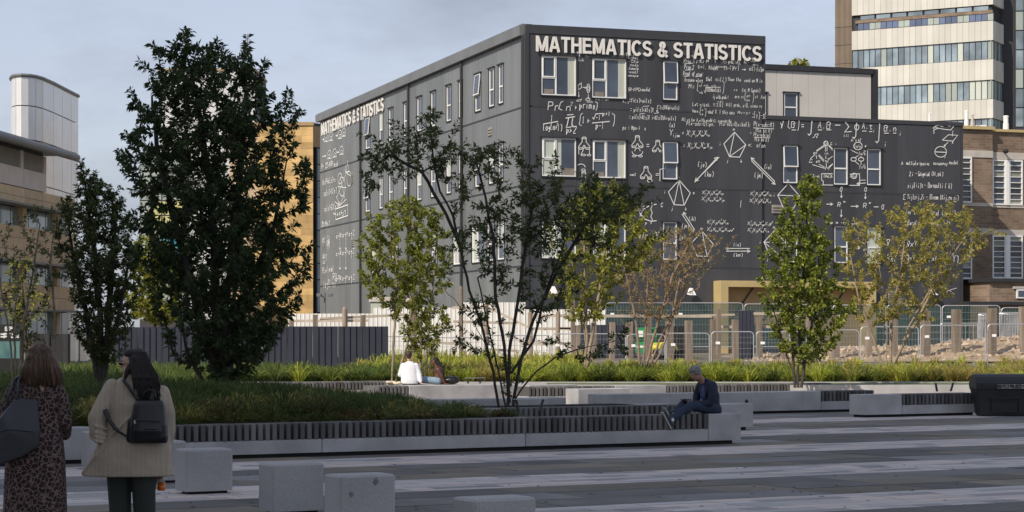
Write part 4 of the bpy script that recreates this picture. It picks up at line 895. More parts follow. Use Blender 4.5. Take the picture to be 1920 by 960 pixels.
# pentagon algebra
W.text('Y', 1254, 254, 12, 1262, 0.05); W.text('ijem', 1260, 257, 6, 1274, 0.036); W.text('=', 1276, 252, 6, 1282, 0.04)
def Xs(px, py, subs, h=7, dx=11, w=0.04):
    for i, sb in enumerate(subs):
        W.text('X', px+i*dx, py, h, px+i*dx+6, w); W.text(sb, px+i*dx+5, py+2, 4.5, px+i*dx+10.5, 0.03)
        if i % 2 == 0: W.text('-1', px+i*dx+5, py-5, 3.5, px+i*dx+9, 0.026)
Xs(1286,254,['ij','je','em','im'],9); W.text('=',1279,276,6); Xs(1288,277,['jn','ne','em','jm'],9,12)
Xs(1315,364,['ij','jk','em','im'],6,10,0.034); Xs(1314,376,['ij','xe','em','jm'],6,11,0.034); Xs(1405,366,['ij','jk','em','im'],6,10,0.034); Xs(1404,379,['ij','jk','ke','ie'],6,10,0.034)
Xs(1324,419,['ij','jk','km','im'],6,10,0.034); Xs(1324,433,['ik','ke','em','im'],6,11,0.034); W.stroke_px([(1368,431),(1370,434),(1375,428)],0.036); Xs(1400,422,['ik','ke','em','im'],6,11,0.034); Xs(1400,434,['ij','jk','ke','ie'],6,10,0.034); W.stroke_px([(1442,418),(1444,421),(1448,415)],0.036)
def penta(cx, cy, k, lines, labs='mekji'):
    P = [(cx,cy-24*k),(cx+21*k,cy),(cx+9.5*k,cy+23*k),(cx-9.5*k,cy+22*k),(cx-20*k,cy-2*k)]
    W.stroke_px(P+[P[0]], 0.05)
    for a, b in lines: W.stroke_px([P[a],P[b]], 0.045)
    for (x, y), (dx, dy), l in zip(P, ((-3,-3),(4,2),(1,10),(-6,10),(-9,3)), labs): W.text(l, x+dx, y+dy, 6, w=0.035)
penta(1376,272,1.0,[(0,3),(1,3)]); penta(1272,362,1.0,[(0,3),(0,2)]); penta(1315,458,1.0,[(0,2)]); penta(1477,368,1.0,[(1,4)]); penta(1451,456,1.0,[(1,4),(4,2)])
W.arrow((1301,342),(1344,295),0.05,7); W.arrow((1347,295),(1302,340),0.05,7); W.text('(je)',1307,313,9,1324,0.04); W.text('(km)',1320,331,9,1337,0.04)
W.arrow((1408,302),(1452,346),0.05,7); W.arrow((1451,340),(1407,296),0.05,7); W.text('(ie)',1432,317,9,1445,0.04); W.text('(jm)',1413,333,9,1429,0.04)
W.arrow((1277,401),(1299,435),0.045,6); W.arrow((1301,431),(1280,398),0.045,6); W.text('(ik)',1290,414,8,1303,0.036); W.text('(jm)',1277,427,8,1291,0.036); W.text('(x)',1273,449,9,1284,0.04)
W.arrow((1405,466),(1359,466),0.045,6); W.arrow((1360,471),(1405,471),0.045,6); W.text('(ie)',1374,462,7,1388,0.036); W.text('(km)',1374,481,7,1392,0.036); W.arrow((1468,425),(1460,433),0.04,5)
W.stroke_px([(1388,376),(1387,389)],0.03)
# pair of trousers surfaces
def pants(cx, cy, k):
    W.circle(cx,cy-16*k,4*k,1.6*k,0.04); W.stroke_px([(cx-4*k,cy-15*k),(cx-4*k,cy-8*k),(cx-11*k,cy+1*k),(cx-11*k,cy+4*k)],0.042); W.stroke_px([(cx+4*k,cy-15*k),(cx+4*k,cy-8*k),(cx+11*k,cy+1*k),(cx+11*k,cy+4*k)],0.042)
    W.circle(cx-7*k,cy+5*k,4*k,1.7*k,0.04); W.circle(cx+7*k,cy+5*k,4*k,1.7*k,0.04); W.stroke_px([(cx-3*k,cy+4*k),(cx-1*k,cy-1*k),(cx+1*k,cy-1*k),(cx+3*k,cy+4*k)],0.04)
pants(1094,274,0.95); W.stroke_px([(1084,280),(1084,290)],0.04); W.stroke_px([(1095,275),(1088,291)],0.042); W.stroke_px([(1104,280),(1104,290)],0.042); W.circle(1093,291,4,1.6,0.036); W.circle(1103,291,3.5,1.6,0.036)
W.circle(1088,314,8,6,0.042,200,360); W.circle(1093,319,3.5,2,0.036); W.stroke_px([(1090,324),(1090,336)],0.04); W.stroke_px([(1097,324),(1097,336)],0.04); W.circle(1093.5,323,3.5,1.5,0.036)
pants(1194,271,0.95); W.circle(1194,284,10,8,0.042,0,180); W.circle(1194,284,5,6,0.04,180,360); W.circle(1188,293,3.5,1.6,0.036); W.circle(1200,293,3.5,1.6,0.036); W.stroke_px([(1211,271),(1216,271)],0.045); W.stroke_px([(1211,275),(1216,275)],0.045); pants(1232,279,0.9)
W.text('want',1180,330,6,1191,0.036); pants(1210,329,0.95); W.circle(1217,339,4.5,3,0.04); W.stroke_px([(1228,326),(1234,326)],0.036); W.stroke_px([(1228,329),(1234,329)],0.036); W.stroke_px([(1236,340),(1236,318),(1244,316)],0.045)
W.text('a',1046,407,7,1052,0.045)
# loop diagram
W.stroke_px([(1230,383),(1218,385),(1206,392),(1200,402),(1208,411),(1219,415),(1230,414)],0.055); W.stroke_px([(1195,394),(1200,402),(1199,406)],0.05); W.stroke_px([(1220,378),(1222,385),(1219,392),(1222,399),(1219,406),(1222,412),(1219,420)],0.045); W.text('C',1237,388,8,1243,0.045); W.text('α',1204,388,5,w=0.036); W.text('β',1209,419,5,w=0.036); W.text('p',1208,421,6,w=0.036)
W.text('K(x,y)(',1198,448,13,1236,0.05)
# wing: integral formula
W.text('γ',1461,241,15,1469,0.06); W.text('(',1475,242,20,1483,0.05); W.text('B',1482,240,12,1490,0.055); W.stroke_px([(1483,244),(1491,244)],0.045); W.text(')',1490,242,20,1498,0.05); W.stroke_px([(1501,234),(1506,234)],0.045); W.stroke_px([(1501,238),(1506,238)],0.045)
def integ(x, y0, y1, w=0.055): W.stroke_px([(x+5,y0+2),(x+3,y0),(x,y0+4),(x-1,(y0+y1)/2),(x-2,y1-4),(x-5,y1),(x-8,y1-3)], w)
integ(1521,221,254); W.text('Ω',1522,258,8,1534,0.05); W.text('A.B',1532,241,12,1556,0.055); W.stroke_px([(1532,244),(1540,244)],0.045); W.stroke_px([(1548,244),(1557,244)],0.045); W.stroke_px([(1564,235),(1574,235)],0.05)
W.stroke_px([(1594,228),(1583,229),(1590,238),(1582,248),(1595,247)],0.055); W.text('i=1',1580,257,6,1591,0.04); W.text('J',1588,224,5,w=0.036); integ(1605,224,260); W.circle(1605,239,4,5,0.045)
W.text('A.',1615,242,12,1628,0.055); W.text('t',1628,243,11,1636,0.055); W.stroke_px([(1615,246),(1623,246)],0.045); W.stroke_px([(1628,247),(1634,247)],0.045); W.text('i',1635,248,6,w=0.04); integ(1648,226,268); W.text('B.n',1656,246,12,1680,0.055); W.stroke_px([(1656,250),(1665,250)],0.045); W.stroke_px([(1673,250),(1679,250)],0.045); W.text('Σi',1680,254,8,1689,0.045); W.text('Σi',1651,275,8,1661,0.045)
# network
W.circle(1547,269,4,4,0.05); W.text('Sf',1543,272,5,1551,0.03); W.text('G -',1555,272,5,1568,0.036)
for a, b in (((1544,272),(1529,283)),((1545,274),(1530,284)),((1546,274),(1546,284)),((1549,274),(1549,284)),((1551,271),(1561,280)),((1552,273),(1560,282)),((1527,290),(1518,298)),((1529,291),(1530,298)),((1534,290),(1544,301)),((1533,292),(1543,303)),((1547,292),(1547,298)),((1552,299),(1560,293)),((1548,305),(1548,314)),((1522,309),(1545,316)),((1534,308),(1545,314)),((1552,316),(1560,308)),((1553,313),(1560,307)),((1591,280),(1607,288)),((1608,292),(1600,297)),((1613,293),(1613,297)),((1601,302),(1609,309)),((1613,303),(1613,308)),((1618,283),(1623,284))): W.stroke_px([a,b],0.04)
for x, y, t in ((1523,289,'on'),(1544,290,'in'),(1515,305,'G'),(1528,305,'an'),(1545,304,'n2'),(1546,319,'M')): W.text(t,x,y,6,x+8,0.04)
W.circle(1607,274,8,7,0.045); W.text('In/n',1600,277,6,1613,0.034); W.text('di o k2',1594,265,5,1613,0.034); W.text('e',1619,276,6,w=0.04); W.text('In/k',1608,291,6,1622,0.036); W.circle(1599,299,5,3.5,0.045); W.circle(1613,299,5,3.5,0.045); W.text('fi/k',1610,316,8,1622,0.036)
W.stroke_px([(1560,326),(1539,326),(1539,338),(1542,340),(1542,347),(1610,348),(1610,340)],0.045); W.text('(NoC)k',1543,333,6,1560,0.036); W.stroke_px([(1592,327),(1610,326),(1611,343)],0.045); W.circle(1600,330,5,5,0.045); W.text('(Ax',1592,333,6,1604,0.034); W.arrow((1623,343),(1605,345),0.045,5); W.stroke_px([(1610,338),(1622,338)],0.036); W.text('T-sk',1522,333,6,1536,0.034)
W.text('0',1572,359,8,1579,0.05); W.text('0',1618,359,8,1625,0.05); W.arrow((1576,361),(1576,371),0.04,4); W.arrow((1621,362),(1621,373),0.04,4); W.text('R',1569,388,9,1576,0.05); W.text('Σm',1576,380,5,1584,0.036); W.text('R',1617,390,9,1624,0.05); W.text('Σm',1624,382,5,1632,0.036)
W.arrow((1548,383),(1560,383),0.045,5); W.arrow((1594,387),(1608,387),0.045,5); W.stroke_px([(1637,388),(1646,388)],0.045); W.text('0',1650,392,8,1657,0.05); W.arrow((1576,393),(1576,407),0.04,4); W.arrow((1546,418),(1560,418),0.045,5); W.text('m -r.i',1566,420,6,1592,0.04); W.arrow((1595,420),(1608,420),0.045,5); W.arrow((1594,465),(1611,465),0.045,5); W.text('a',1616,470,9,1624,0.05); W.text('c',1620,493,8,1626,0.05)
# ellipse, plane and sphere
W.stroke_px([(1748,240),(1754,236),(1765,235),(1775,230),(1784,231),(1786,238),(1781,244),(1770,243),(1758,241),(1750,243),(1748,240)],0.045); W.stroke_px([(1752,239),(1757,240)],0.036); W.stroke_px([(1762,237),(1767,238)],0.036); W.stroke_px([(1774,236),(1781,237)],0.036); W.text('S',1747,250,6,1752,0.04); W.stroke_px([(1785,245),(1784,256)],0.036)
W.stroke_px([(1765,263),(1777,253),(1794,254),(1785,265),(1765,263)],0.045); W.text('X',1783,270,5,w=0.036); W.arrow((1776,267),(1768,275),0.04,4); W.circle(1762,285,11,10,0.045); W.stroke_px([(1752,285),(1772,286)],0.05); W.text('r',1769,297,5,w=0.036)
W.text('A',1688,309,6,1693,0.045); W.text('multiple-species',1698,309,7,1741,0.04); W.text('occupancy',1748,309,6,1775,0.04); W.text('model',1778,308,7,1796,0.04)
W.text('ξ',1703,329,7); W.text('Zi',1703,330,7,1712,0.045); W.text('~',1715,328,6,1719,0.04); W.text('Categorical',1720,330,8,1742,0.038); W.text('(H,πk)',1745,330,8,1767,0.04)
W.text('zij|ξi,t',1700,352,8,1730,0.04); W.text('Zi,t',1711,351,8,1727,0.036); W.text('~ Bernoulli (ψk)',1732,352,9,1783,0.04)
W.text('∑',1691,374,10,1698,0.045); W.text('i',1693,384,6,w=0.04); W.text('Yij|zij,Zi ~ Binom (Kij,pn zi)',1700,373,9,1796,0.04); W.text('Inr (xkn) - Bnral (nx zi)',1697,402,9,1790,0.04); W.text('Bern(xk) ~ Normal(0,1)',1700,422,9,1780,0.038)
W.text('∇',1660,460,10,1668,0.05); W.text('= ∇xY + LoY',1685,462,11,1760,0.05); W.text('∇aY - ∂zY + rieY + r(Y)',1662,490,12,1796,0.05)
W.stroke_px([(1758,560),(1776,545),(1792,540)],0.03); W.stroke_px([(1778,544),(1788,552)],0.03)
W.done()
# left facade writing
W = Writer(FL, math_b)
def pl(cx, cy, k):
    W.stroke_px([(cx-4*k,cy+8*k),(cx-4*k,cy),(cx-1.5*k,cy-7*k),(cx+1.5*k,cy-8*k),(cx+3.5*k,cy-1*k),(cx+3.5*k,cy+7*k),(cx-4*k,cy+8*k)],0.06); W.circle(cx,cy+3*k,1.8*k,3*k,0.055)
for x, y in ((614,258),(623,256),(640,252),(647,248),(620,290),(630,287),(643,282)): pl(x,y,1.0)
for a, b in (((607,262),(611,261)),((632,255),(636,254)),((607,294),(614,292)),((634,286),(638,285))): W.arrow(a,b,0.07,3)
def lt(t, px, py, h, px1, w=0.075):
    a, z0 = FL.sz(px, py); b, z1 = FL.sz(px1, py)
    Yc = FL.o.y+FL.u.y*a; H = h/F*Yc; u = H/7; adv = (a-b)/len(t); dzdx = 0
    x = 0
    for ch in t:
        for st in gstrokes(ch):
            W.stroke([(a-(x+(p+.1*(q-2))*adv/5.6), z0+(q-2)*u) for p, q in st], w)
        x += adv
lt('Pr 22-KRN', 605, 318, 9, 628); lt('mod',629,313,9,636)
lt('Yk=PAk(s)+u', 606, 348, 10, 632); lt('=p(s)+X(s)', 609, 368, 10, 634); lt('=p(s)+EX(s)+R', 610, 397, 10, 640); lt('Bt=Mp,t', 606, 425, 9, 622)
lt('xy!z', 607, 455, 14, 612); lt('kjhgf', 615, 462, 20, 621)
for cx, cy, rx, ry in ((653,315,3,8),(657,335,4,14),(644,350,6,18),(640,335,4,10)): W.circle(cx,cy,rx,ry,0.07)
for a, b in (((640,330),(650,375)),((650,330),(634,370)),((636,350),(652,352)),((640,385),(633,368)),((640,385),(648,366)),((640,385),(652,374)),((640,385),(630,378)),((655,300),(650,330)),((650,322),(660,330))): W.stroke_px([a,b],0.065)
W.stroke_px([(632,392),(655,384),(655,404),(632,412),(632,392)],0.09); lt('x=Ayt',634,405,8,652); W.stroke_px([(628,400),(632,402)],0.1)
for y in (445,478,525): 
    for x in (640,651,662): W.stroke_px([(x,y-9),(x,y+6)],0.1)
    lt('o-Xo-Yo-Z',632,y+2,8,668); 
for x in (640,651): W.arrow((x,452),(x,468),0.08,4); W.arrow((x,486),(x,505),0.08,4)
lt('ab=y',607,485,12,616); lt('cc',607,495,9,613); lt('P(x+1',607,513,11,618); lt('prime)',619,510,11,628); lt('Σlog∏(1+e)',607,540,14,632); lt('RXn',626,525,12,640)
W.done()
# ================================================================ cream annex behind the wing
Y2 = 112.0
FC = Frame(((1400-960)/F*Y2, Y2-1.0, 0), DR, (0.3162,-0.9487,0))
cr = empty('annex_building', (FC.o.x, FC.o.y, 1.1), 'plain cream-clad block with dark roof edge rising behind the dark wing', 'building')
sA, zA = FC.sz(1425, 121); sB, zB_ = FC.sz(1634, 129); zA = (zA+zB_)/2
MB().fbox(FC, sA, sB, 0.9, zA-0.05, -9, 0).build('wall', M['creamtr'], cr)
cw = [(*rectR(FC, 1469, 1494, 174, 222), 'N'), (*rectR(FC, 1424, 1435, 174, 222), 'N')]
n = 7
for i in range(n):
    a = sA+(sB-sA-0.05)*i/n; b = sA+(sB-sA-0.05)*(i+1)/n-0.012
    mb = MB(); rects = [(a,b,9.0,zA-0.3)]
    for (w0,w1,wz0,wz1,_) in cw:
        nr = []
        for (p,q,r_,t) in rects:
            if w1<=p or w0>=q or wz1<=r_ or wz0>=t: nr.append((p,q,r_,t)); continue
            nr += [(p,q,r_,wz0),(p,q,wz1,t)]
            if w0>p: nr.append((p,w0,wz0,wz1))
            if w1<q: nr.append((w1,q,wz0,wz1))
        rects = nr
    for k,(p,q,r_,t) in enumerate(rects): mb.fbox(FC,p,q,r_,t,0,0.06+k*1e-4)
    mb.build('wall_panel', M['cream'], cr)
for wn in cw: win(FC, *wn, cr)
MB().fbox(FC, sA-0.1, sB+0.02, zA-0.28, zA, -0.4, 0.18).build('roof_edge', M['creamtr'], cr)
MB().fbox(FC, sB+0.022, sB+0.34, 0.9, zA, -9, 0.12).build('corner_trim', M['creamtr'], cr)
# ================================================================ brick building on the right
FB = Frame(((1795-960)/F*112, 112, 0), DR, (0.3162,-0.9487,0)); FB = Frame(FB.o, DR, (0.3162,-0.9487,0))
bb = empty('brick_building', (FB.o.x, FB.o.y, 1.1), 'brown brick building with cream bands and white-barred windows at the right edge', 'building')
sS = FB.s_at(1861); sE = FB.s_at(2080)
def zB(py): return zp(py, 113.0)
MB().fbox(FB, 0.0, sS, 0.5, zB(245), -10, 0.0).build('wall', M['brick'], bb)
MB().fbox(FB, sS+0.002, sE, 0.5, zB(247), -10, -0.30).build('wall', M['brick'], bb)
MB().fbox(FB, -0.1, sS+0.05, zB(245)+0.002, zB(239), -10.2, 0.16).build('coping', M['gold'], bb)
MB().fbox(FB, sS+0.052, sE+0.1, zB(247)+0.002, zB(242), -10.2, -0.14).build('coping', M['gold'], bb)
for (y0, y1) in ((284,297),(382,388),(429,440),(524,531)):
    MB().fbox(FB, 0.0, sS+0.0, zB(y1), zB(y0), 0.0, 0.05).build('stone_band', M['band'], bb)
    MB().fbox(FB, sS+0.01, sE, zB(y1)-0.03, zB(y0)-0.03, -0.3, -0.25).build('stone_band', M['band'], bb)
def bars_window(fr, px0, px1, py0, py1, d, nb, lights=1):
    a, b = fr.s_at(px0), fr.s_at(px1); z0, z1 = zB(py1), zB(py0)
    mb = MB(); f = 0.08
    mb.fbox(fr, a, a+f, z0, z1, d, d+0.09); mb.fbox(fr, b-f, b, z0, z1, d, d+0.09); mb.fbox(fr, a+f, b-f, z0, z0+f, d, d+0.09); mb.fbox(fr, a+f, b-f, z1-f, z1, d, d+0.09)
    for i in range(1, nb): z = z0 + (z1-z0)*i/nb; mb.fbox(fr, a+f, b-f, z-0.02, z+0.02, d, d+0.085)
    w_ = mb.build('window', M['white'], bb)
    for i in range(nb):
        zz0 = z0 + (z1-z0)*i/nb; zz1 = z0 + (z1-z0)*(i+1)/nb
        MB().fbox(fr, a+f*.9, b-f*.9, zz0+0.031, zz1-0.031, d-0.01, d+0.02).build('pane', M[random.choice(['glass','pdark','pdark','pmid'])], w_)
for (x0, x1) in ((1795,1821),): 
    bars_window(FB, x0, x1, 297, 382, 0.003, 8); bars_window(FB, x0, x1, 440, 524, 0.003, 8)
for (x0, x1) in ((1865,1890),(1896,1922),(1940,1965),(1972,1998)):
    bars_window(FB, x0, x1, 299, 384, -0.297, 8); bars_window(FB, x0, x1, 441, 522, -0.297, 8)
    
for x in (1893, 1968): s = FB.s_at(x); MB().fbox(FB, s-0.1, s+0.1, zB(384), zB(299), -0.297, -0.18).build('mullion', M['white'], bb); MB().fbox(FB, s-0.1, s+0.1, zB(522), zB(441), -0.297, -0.18).build('mullion', M['white'], bb)
q = FB.sz(1883, 284); c = FB.p(q[0], q[1], 0.15); mb = MB(); mb.ell(c, (0.16,0.2,0.13), 10, 6); mb.bar(c, c+Vector((0,0.5,0)), 0.05, 6); mb.build('camera_dome', M['blackp'], bb)
# low brick extension
FE = Frame(FB.o + Vector((0,-6,0)), DR, (0.3162,-0.9487,0)); le = empty('brick_extension', (FE.o.x, FE.o.y, 1.1), 'low flat-roofed brick extension at the right edge below the barred windows', 'building')
a, b = FE.s_at(1856), FE.s_at(2080); zt = zp(530, 107.5)
MB().fbox(FE, a, b, 0.5, zt, -4.5, 0).build('wall', M['brick'], le)
MB().fbox(FE, a-0.15, b, zt+0.002, zt+0.18, -4.5, 0.2).build('roof', M['creamtr'], le)
MB().fbox(FE, a-2.2, b, zp(573,107.5), zp(567,107.5), 0.003, 1.2).build('canopy', M['creamtr'], le)
wz0, wz1 = zp(560,107.5), zp(543,107.5); s0 = FE.s_at(1905)
f = MB().fbox(FE, s0, s0+2.4, wz0, wz1, 0.002, 0.08).build('window', M['white'], le); MB().fbox(FE, s0+0.08, s0+2.3, wz0+0.07, wz1-0.07, 0.06, 0.09).build('pane', M['glass'], f)
MB().fbox(FE, s0-0.2, s0+2.6, wz1+0.02, wz1+0.14, 0.002, 0.1).build('lintel', M['band'], le)
# vents on the brick roof
def roofpipe(px, py0, py1, r, lab, m='white', Y=116.0):
    b = at(px, py1, Y); root = empty('roof_flue', b, lab, 'flue', 'white flues on the brick building roof')
    h = (py1-py0)/F*Y; MB().loft([(b.x,b.y,b.z,r,r),(b.x,b.y,b.z+h*0.5,r,r),(b.x,b.y,b.z+h*0.5,r*0.85,r*0.85),(b.x,b.y,b.z+h*0.93,r*0.85,r*0.85)],14).build('pipe', M[m], root, smooth=False)
    MB().loft([(b.x,b.y,b.z+h*0.93,r*1.05,r*1.05),(b.x,b.y,b.z+h,r*0.8,r*0.8)],14).build('cap', M[m], root)
roofpipe(1812, 207, 244, 0.12, 'tallest white roof flue beside the dark wing'); roofpipe(1823, 214, 244, 0.09, 'thin brownish roof flue right of the tallest white one', 'band'); roofpipe(1886, 217, 246, 0.16, 'stubby white roof flue at the right above the brick wall'); roofpipe(1743, 212, 232, 0.09, 'white flue peeping above the dark wing roof')
q = at(1833, 240, 117); tag(MB().box(q.x-0.5, q.x+0.4, q.y-.4, q.y+.4, q.z-0.2, q.z+0.12).build('roof_cowl', M['white']), 'low white cowl on the brick roof behind the brownish flue', 'cowl')
# ================================================================ tall tower
YT = 240.0; DT = Vector((-0.867, 0.498, 0)).normalized(); NT = Vector((-DT.y, DT.x, 0))
cT = Vector(((1862-960)/F*YT, YT, 0)); FT = Frame(cT, DT, (-0.498,-0.867,0)); FS = Frame(cT, (0.867,0.498,0) and Vector((0.498,0.867,0)), (0.867,-0.498,0))
tb = empty('tower_block', (cT.x, cT.y, 1.2), 'tall concrete and glass tower with cream spandrel panels behind the annex', 'building')
def zT(py): return zp(py, YT)
wT = FT.s_at(1597); wS = FS.s_at(1882)
MB().fbox(FT, 0.3, wT, 0.5, zT(-70), -12, -0.35).build('core', M['cladj'], tb)
bands = [(8,-55),(75,38.5),(149,110.7),(221,185.5),(292,257)]
N_ = 24
for (yb, yt) in bands:
    for i in range(0, N_):
        a = wT*i/N_; b = wT*(i+1)/N_; MB().fbox(FT, a+0.012, b-0.012, zT(yb), zT(yt), -0.5, 0).build('concrete_panel', M['conc'], tb)
    for i in range(4): MB().fbox(FS, 0.01+wS*i/4, wS*(i+1)/4-0.012, zT(yb), zT(yt), -0.5, 0.0).build('concrete_panel', M['conc'], tb)
def cwall(y0, y1, mats, lit=()):
    for i in range(N_):
        a = wT*i/N_; b = wT*(i+1)/N_
        MB().fbox(FT, a+0.04, b-0.04, zT(y1)+0.06, zT(y0)-0.06, -0.34, -0.2).build('pane', M[mats(i)], tb)
    mb = MB()
    for i in range(N_+1): x = wT*i/N_; mb.fbox(FT, max(0,x-0.03), x+0.03, zT(y1), zT(y0), -0.349, -0.12)
    mb.fbox(FT, 0.04, wT-0.04, zT(y1), zT(y1)+0.06, -0.348, -0.13); mb.fbox(FT, 0.04, wT-0.04, zT(y0)-0.06, zT(y0), -0.348, -0.13)
    mb.build('mullion', M['creamtr'], tb)
    for i in range(6):
        a = wS*i/6; MB().fbox(FS, a+0.04, a+wS/6-0.04, zT(y1)+0.06, zT(y0)-0.06, -0.34, -0.2).build('pane', M['tglass' if i%2 else 'tgrey'], tb)
cwall(75, 110.7, lambda i: 'tgrey' if i in (18,0) else ('blind' if i in (5,10) else 'tglass'))
cwall(149, 185.5, lambda i: 'tgrey' if i in (7,6,0) else ('blind' if i in (1,2,3,10,21) else 'tglass'))
cwall(221, 257, lambda i: 'tglass')
pat = ['tgrey','tblue','tblue','tblue','tgrey']
for i in range(N_-1):
    a = wT*i/N_; MB().fbox(FT, a+0.04, a+wT/N_-0.02, zT(37), zT(24), -0.34, -0.18).build('panel', M[pat[i%5]], tb)
MB().fbox(FT, 0.1, wT-0.5, zT(38.4), zT(37), -0.34, -0.1).build('mullion', M['creamtr'], tb)
MB().fbox(FT, 0.1, wT-0.4, zT(24)+0.01, zT(18), -0.34, -0.1).build('brick_strip', M['brick'], tb)
for i in range(8):
    a = 0.6 + i*(wT-1.4)/8; MB().fbox(FT, a, a+(wT-1.4)/8-0.25, zT(17.5), zT(10), -0.34, -0.15).build('clerestory', M['tglass'], tb)
MB().fbox(FT, 0.1, wT-0.1, zT(10)+0.01, zT(8.2), -0.4, -0.2).build('shadow_gap', M['creamtr'], tb)
# ribbed brown stair column left
FA = Frame(FT.p(wT, 0, 0), DT, (-0.498,-0.867,0)); wA = FA.s_at(1565)
mb = MB(); mb.fbox(FA, 0.0, wA, 0.5, zT(-70), -10, -0.2)
nr_ = 14
for i in range(nr_): mb.fbox(FA, wA*(i+.2)/nr_, wA*(i+.75)/nr_, 0.5, zT(-70), -0.2, 0.0)
mb.build('ribbed_column', M['ribbed'], tb)
for y in (29, 64, 100): MB().fbox(FA, 0, wA, zT(y)-0.03, zT(y)+0.03, 0.0, 0.02).build('joint', M['creamtr'], tb)
# dark recess and glazed part to the right
FR2 = Frame(FS.p(wS, 0, -0.6), Vector((0.867,-0.1,0)), (-0.1,-0.99,0)); b_ = FR2.s_at(1903)
MB().fbox(FR2, 0.0, b_, 0.5, zT(-70), -8, 0).build('shaft_wall', M['creamtr'], tb)
gb = empty('glass_block', FR2.p(b_+.02, 1.2, 0), 'glazed curtain-wall block at the top right edge beside the tower', 'building')
FG = Frame(FR2.p(b_+0.02, 0, 0.3), Vector((0.99,-0.1,0)), (-0.1,-0.99,0))
MB().fbox(FG, 0, 14, 0.5, zT(-70), -8, -0.1).build('core', M['cladj'], gb)
for r_ in range(-2, 6):
    for c_ in range(8):
        MB().fbox(FG, 0.05+c_*0.9, 0.05+c_*0.9+0.8, zT(12+73.5*r_/1.0*0.5+36), zT(12+73.5*r_*0.5+1.5), -0.09, 0.0).build('pane', M['tglass' if (r_+c_) % 3 else 'tgrey'], gb)
# ================================================================ sandstone building
YS = 152.0
FSn = Frame(((587-960)/F*YS, YS, 0), (-1,-0.0,0), (0,-1,0)); sb = empty('sandstone_building', (FSn.o.x, YS, 1.1), 'golden sandstone block standing left of the dark building behind the large tree', 'building')
wL = FSn.s_at(430); zt = zp(229, YS)
MB().fbox(FSn, 0.02, wL, 0.5, zt-0.1, -6, -0.05).build('core', M['buff'], sb)
sz = {}
hgt = 0.48; r_ = 0; z = 1.0; cntb = 0
while z < zt-0.3:
    x = 0.0 if r_ % 2 == 0 else -0.45
    while x < FSn.s_at(485):
        L_ = random.choice([0.9, 0.9, 1.3]); a = max(0.0, x); b = x+L_
        if cntb < 300: MB().fbox(FSn, a+0.004, b-0.004, z, z+hgt-0.008, -0.05, 0.0+random.uniform(0,0.006)).build('stone', M['sand'], sb); cntb += 1
        else: break
        x += L_
    z += hgt; r_ += 1
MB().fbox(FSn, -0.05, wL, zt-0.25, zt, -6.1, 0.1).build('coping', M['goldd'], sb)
FS2 = Frame(FSn.o + Vector((0.0,0.0,0)), (0.6, 0.8, 0), (0.8,-0.6,0)); w2 = FS2.s_at(606)
MB().fbox(FS2, 0.002, w2+0.8, 0.5, zt-0.02, -0.4, -0.2).build('side_wall', M['creamtr'], sb)
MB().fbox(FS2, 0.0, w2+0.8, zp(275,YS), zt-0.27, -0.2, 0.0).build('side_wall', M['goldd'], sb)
for i in range(10):
    z0 = zp(585-i*31, YS); z1 = zp(585-i*31-29, YS); MB().fbox(FS2, 0.5, w2+0.5, z0, z1, -0.199, -0.1).build('pane', M['tgrey' if i in (3,4,8,9) else 'tglass'], sb)
MB().fbox(FS2, 0.35, 0.48, 0.5, zp(275,YS), -0.199, 0.0).build('mullion', M['creamtr'], sb)
# ================================================================ buildings behind the large tree
Yw = 175.0; b0 = at(380, 600, Yw); wt = empty('white_tower', (b0.x, Yw, 1.0), 'white-clad tower glimpsed through the crown of the large dark tree', 'building')
FW = Frame((at(300,0,Yw).x, Yw, 0), (1,0,0), (0,-1,0)); w_ = FW.s_at(478)
MB().fbox(FW, 0, w_, 0.5, zp(133,Yw), -8, -0.02).build('core', M['creamtr'], wt)
for i in range(5):
    for j in range(6): MB().fbox(FW, w_*i/5+0.01, w_*(i+1)/5-0.01, zp(600-j*78,Yw)+0.01, zp(600-(j+1)*78,Yw)-0.01, 0, 0.03).build('wall_panel', M['drum'], wt)
MB().fbox(FW, -0.1, w_+0.1, zp(133,Yw)+0.01, zp(129,Yw), -8.1, 0.15).build('coping', M['goldd'], wt)
Yg = 160.0; FGs = Frame((at(262,0,Yg).x, Yg, 0), (1,0.05,0), (0.05,-1,0)); gs = empty('glass_stair_tower', (FGs.o.x, Yg, 1.0), 'pale green glazed stair tower with blue and yellow panels left of the large dark tree', 'building')
w_ = FGs.s_at(345); MB().fbox(FGs, 0.0, w_, 0.5, zp(285,Yg), -4, -0.05).build('core', M['clade'], gs)
cyan = mat('turquoise_panel', (0.08,0.30,0.38), 0.3, 0.1, 2); yel = mat('pale_yellow_panel', (0.50,0.50,0.22), 0.5, 0.1, 2)
for i in range(4):
    for j in range(11):
        m_ = M['tgrey']
        if i >= 1 and j in (6,7): m_ = yel
        if i >= 2 and j in (3,4,5): m_ = cyan
        MB().fbox(FGs, w_*i/4+0.05, w_*(i+1)/4-0.05, zp(600-j*28,Yg)+0.05, zp(600-(j+1)*28,Yg)-0.05, -0.049, 0.0).build('pane', m_, gs)
